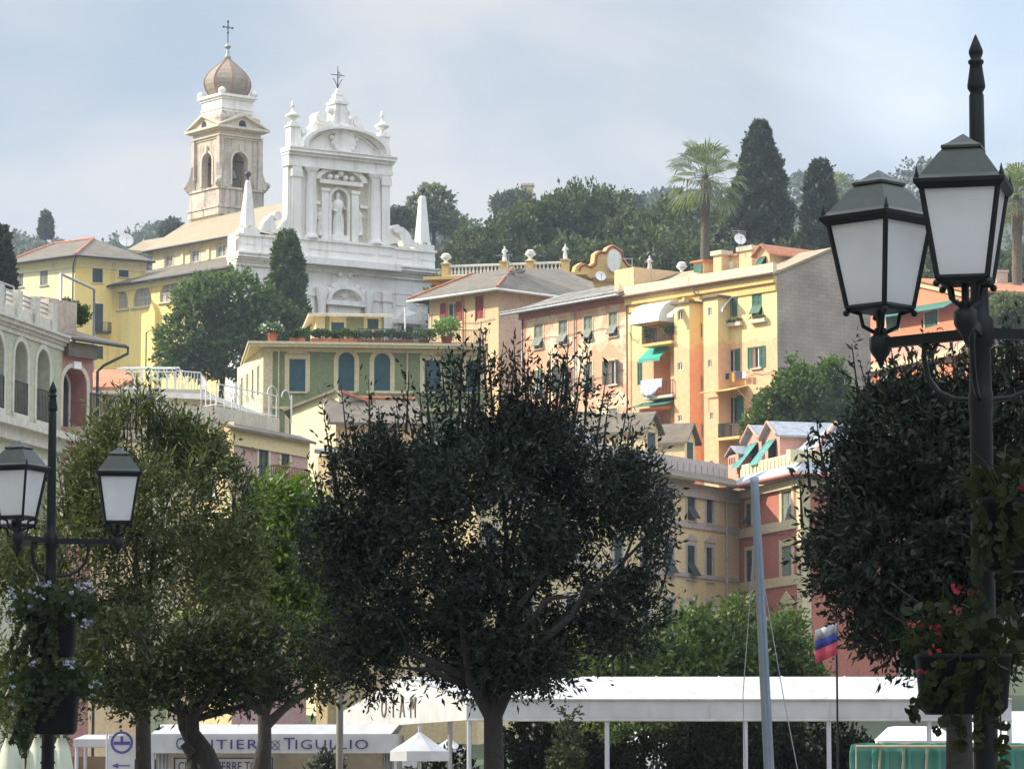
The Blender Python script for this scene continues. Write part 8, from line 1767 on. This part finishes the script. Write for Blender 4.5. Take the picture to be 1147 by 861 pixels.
mid_tree('umbrella_pine', 'flat-topped umbrella pine on the skyline left of the small tower', 600, [(569, 227, 15, 5), (580, 222, 10, 4), (562, 230, 8, 4)], 1400, .6, .2, FPN, 206, (570, 232), 570)
mid_tree('umbrella_pine', 'faint umbrella pine on the skyline in the middle of the wood', 640, [(703, 227, 14, 6), (696, 229, 8, 5)], 1000, .6, .2, FPN, 207, (703, 234), 703)
mid_tree('round_pine', 'distant round tree on the skyline just left of the church roof', 560, [(192, 256, 7, 6), (190, 260, 8, 5)], 800, .5, .18, FPN, 208, (191, 264), 191)
tw0 = at(591, 209, 620); t = thing('hilltop_tower', 'tiny ochre tower on the skyline above the wood', 'tower', (tw0.x, 620, hgt(tw0.x, 620))); q = MB(); q.box((tw0.x, 620, (tw0.z+60)/2), (2.0, 2.0, tw0.z-60)); q.build('wall', M['ochre'], t); q = MB(); q.box((tw0.x, 620, tw0.z+.2), (2.4, 2.4, .4)); q.build('cornice', M['cream_stone'], t)
# --------------------------------------------------------------- palms
PAL = leafmat('palm_fronds', (.07, .1, .03), (.17, .19, .07), trans=.3, rough=.45, spec=.5); PTR = simple('palm_trunk_bark', (.13, .1, .07), .95, 0, .35, 6); DEAD = leafmat('dry_palm_skirt', (.12, .09, .05), (.2, .15, .08))
def palm(label, x, yc, D, R, ybase, seed, tr=.42, nfr=40, detail=11):
    c = at(x, yc, D); g_ = hgt(c.x, D); t = thing('fan_palm', label, 'palm', (c.x, D, g_)); rr = random.Random(seed); R = R*D/F; q = MB(); dq = MB(); n_ = 14
    H = c.z-g_; q2 = MB(); K = 24; pts = [(c.x+.1*math.sin(i*.3), D, g_-.5+(H+.3)*i/K) for i in range(K+1)]; rs = [tr*(1.15 if i % 2 else 1.0)*(1.25 if i > K-2 else 1) for i in range(K+1)]; q2.tube(pts, rs, 10); q2.build('trunk', PTR, t)
    for i in range(nfr):
        az = i*2.399+rr.uniform(-.2, .2); el = math.radians(78 - 120*(i/nfr)**.85 + rr.uniform(-8, 8)); d = Vector((math.cos(az)*math.cos(el), math.sin(az)*math.cos(el), math.sin(el)))
        pl_ = R*.52*rr.uniform(.85, 1.1); hub = c + d*pl_ - Z*(.12*pl_*(1 if el < .8 else 0)); q.tube([c+d*.1, c+d*pl_*.5+Z*.04, hub], [.04, .03, .02], 4, True, False)
        side = d.cross(Z); side = side.normalized() if side.length > .05 else Vector((1, 0, 0)); upv = side.cross(d).normalized(); fl = R*.6*rr.uniform(.85, 1.15)
        for k in range(detail):
            s_ = -1+2*(k+.5)/detail; ang = s_*1.0; dr = (d*math.cos(ang)+side*math.sin(ang)).normalized(); e1 = hub + dr*fl*.6 + upv*.02; tip = hub + dr*fl*(1-.15*abs(s_)) - Z*fl*.3*rr.uniform(.4, 1.4); w_ = side*math.cos(ang)*.07*R/3 - d*math.sin(ang)*.07*R/3
            q.add([hub, e1+w_, tip, e1-w_], [(0, 1, 2, 3)])
    q.build('fronds', PAL, t)
    for i in range(26):
        az = i*2.4; d = Vector((math.cos(az)*.5, math.sin(az)*.5, -.85)).normalized(); s0 = c - Z*rr.uniform(.1, .5); L_ = R*.5*rr.uniform(.6, 1); sd2 = Vector((-math.sin(az), math.cos(az), 0))*.12
        dq.add([s0, s0+d*L_*.6+sd2, s0+d*L_-Z*.1, s0+d*L_*.6-sd2], [(0, 1, 2, 3)])
    dq.build('dry_skirt', DEAD, t); return t
palm('tall fan palm on the hill, left of the tall cypress', 790, 200, 325, 50, 290, 1, tr=.36)
palm('fan palm with a pale trunk behind the lamp post at the right edge', 1139, 222, 300, 46, 310, 2, tr=.4)
palm('small distant fan palm between the narrow cypress and the lantern', 936, 212, 420, 22, 240, 3, tr=.3, nfr=30, detail=9)
# --------------------------------------------------------------- far woods, read as one mass
def far_wood(name, spots, mat, L, w, nper):
    Ps = []; ds = []
    for x, y, z_, r in spots:
        n = nper; d = rng.normal(size=(n, 3)); d /= np.linalg.norm(d, axis=1, keepdims=True); d[:, 2] = np.abs(d[:, 2])*1.0-.15
        P = np.array([x, y, z_]) + d*r*np.array([1, 1, .9])*(.6+.4*rng.random((n, 1))); keep = nz(P, 3.0/r, x) > -.7; Ps.append(P[keep]); ds.append(d[keep])
    P = np.concatenate(Ps); d = np.concatenate(ds); o = np_obj(name, sprigs(P, d, 3, L*1.3, L, w, .2), mat, None, (0, 0, 0)); o['kind'] = 'stuff'; return o
spots = []
for _ in range(620):  # left hillside
    D = rnd.uniform(560, 1300); px_ = rnd.uniform(-60, 300); X = (px_-CX)/F*D; spots.append((X, D, hgt(X, D)+rnd.uniform(.5, 3.5), rnd.uniform(3, 5.5)))
far_wood('far_woodland', spots, FPN, 1.1, .45, 90)
spots = []
for _ in range(760):  # right hillside
    D = rnd.uniform(480, 1300); px_ = rnd.uniform(380, 1230); X = (px_-CX)/F*D; spots.append((X, D, hgt(X, D)+rnd.uniform(.5, 4), rnd.uniform(3.2, 6)))
far_wood('far_woodland', spots, FPN, 1.1, .45, 90)
sp2 = []
for _ in range(260):  # scrub and gardens filling the slope between the houses
    D = rnd.uniform(215, 345); px_ = rnd.uniform(-40, 1200); X = (px_-CX)/F*D; gz_ = hgt(X, D)
    sp2.append((X, D, gz_+rnd.uniform(-.3, .8), rnd.uniform(1.0, 2.2)))
def clear(s):
    X, D = s[0], s[1]
    return not ((-40 < X < -4 and 322 < D < 380) or (6 < X < 26 and 222 < D < 250) or (-10 < X < 10 and 233 < D < 270) or (-16 < X < 2 and 205 < D < 226) or (-8 < X < 18 and 285 < D < 305) or (26 < X < 60 and 276 < D < 315))
far_wood('slope_scrub', [s for s in sp2 if clear(s)], CHL, .4, .16, 90)
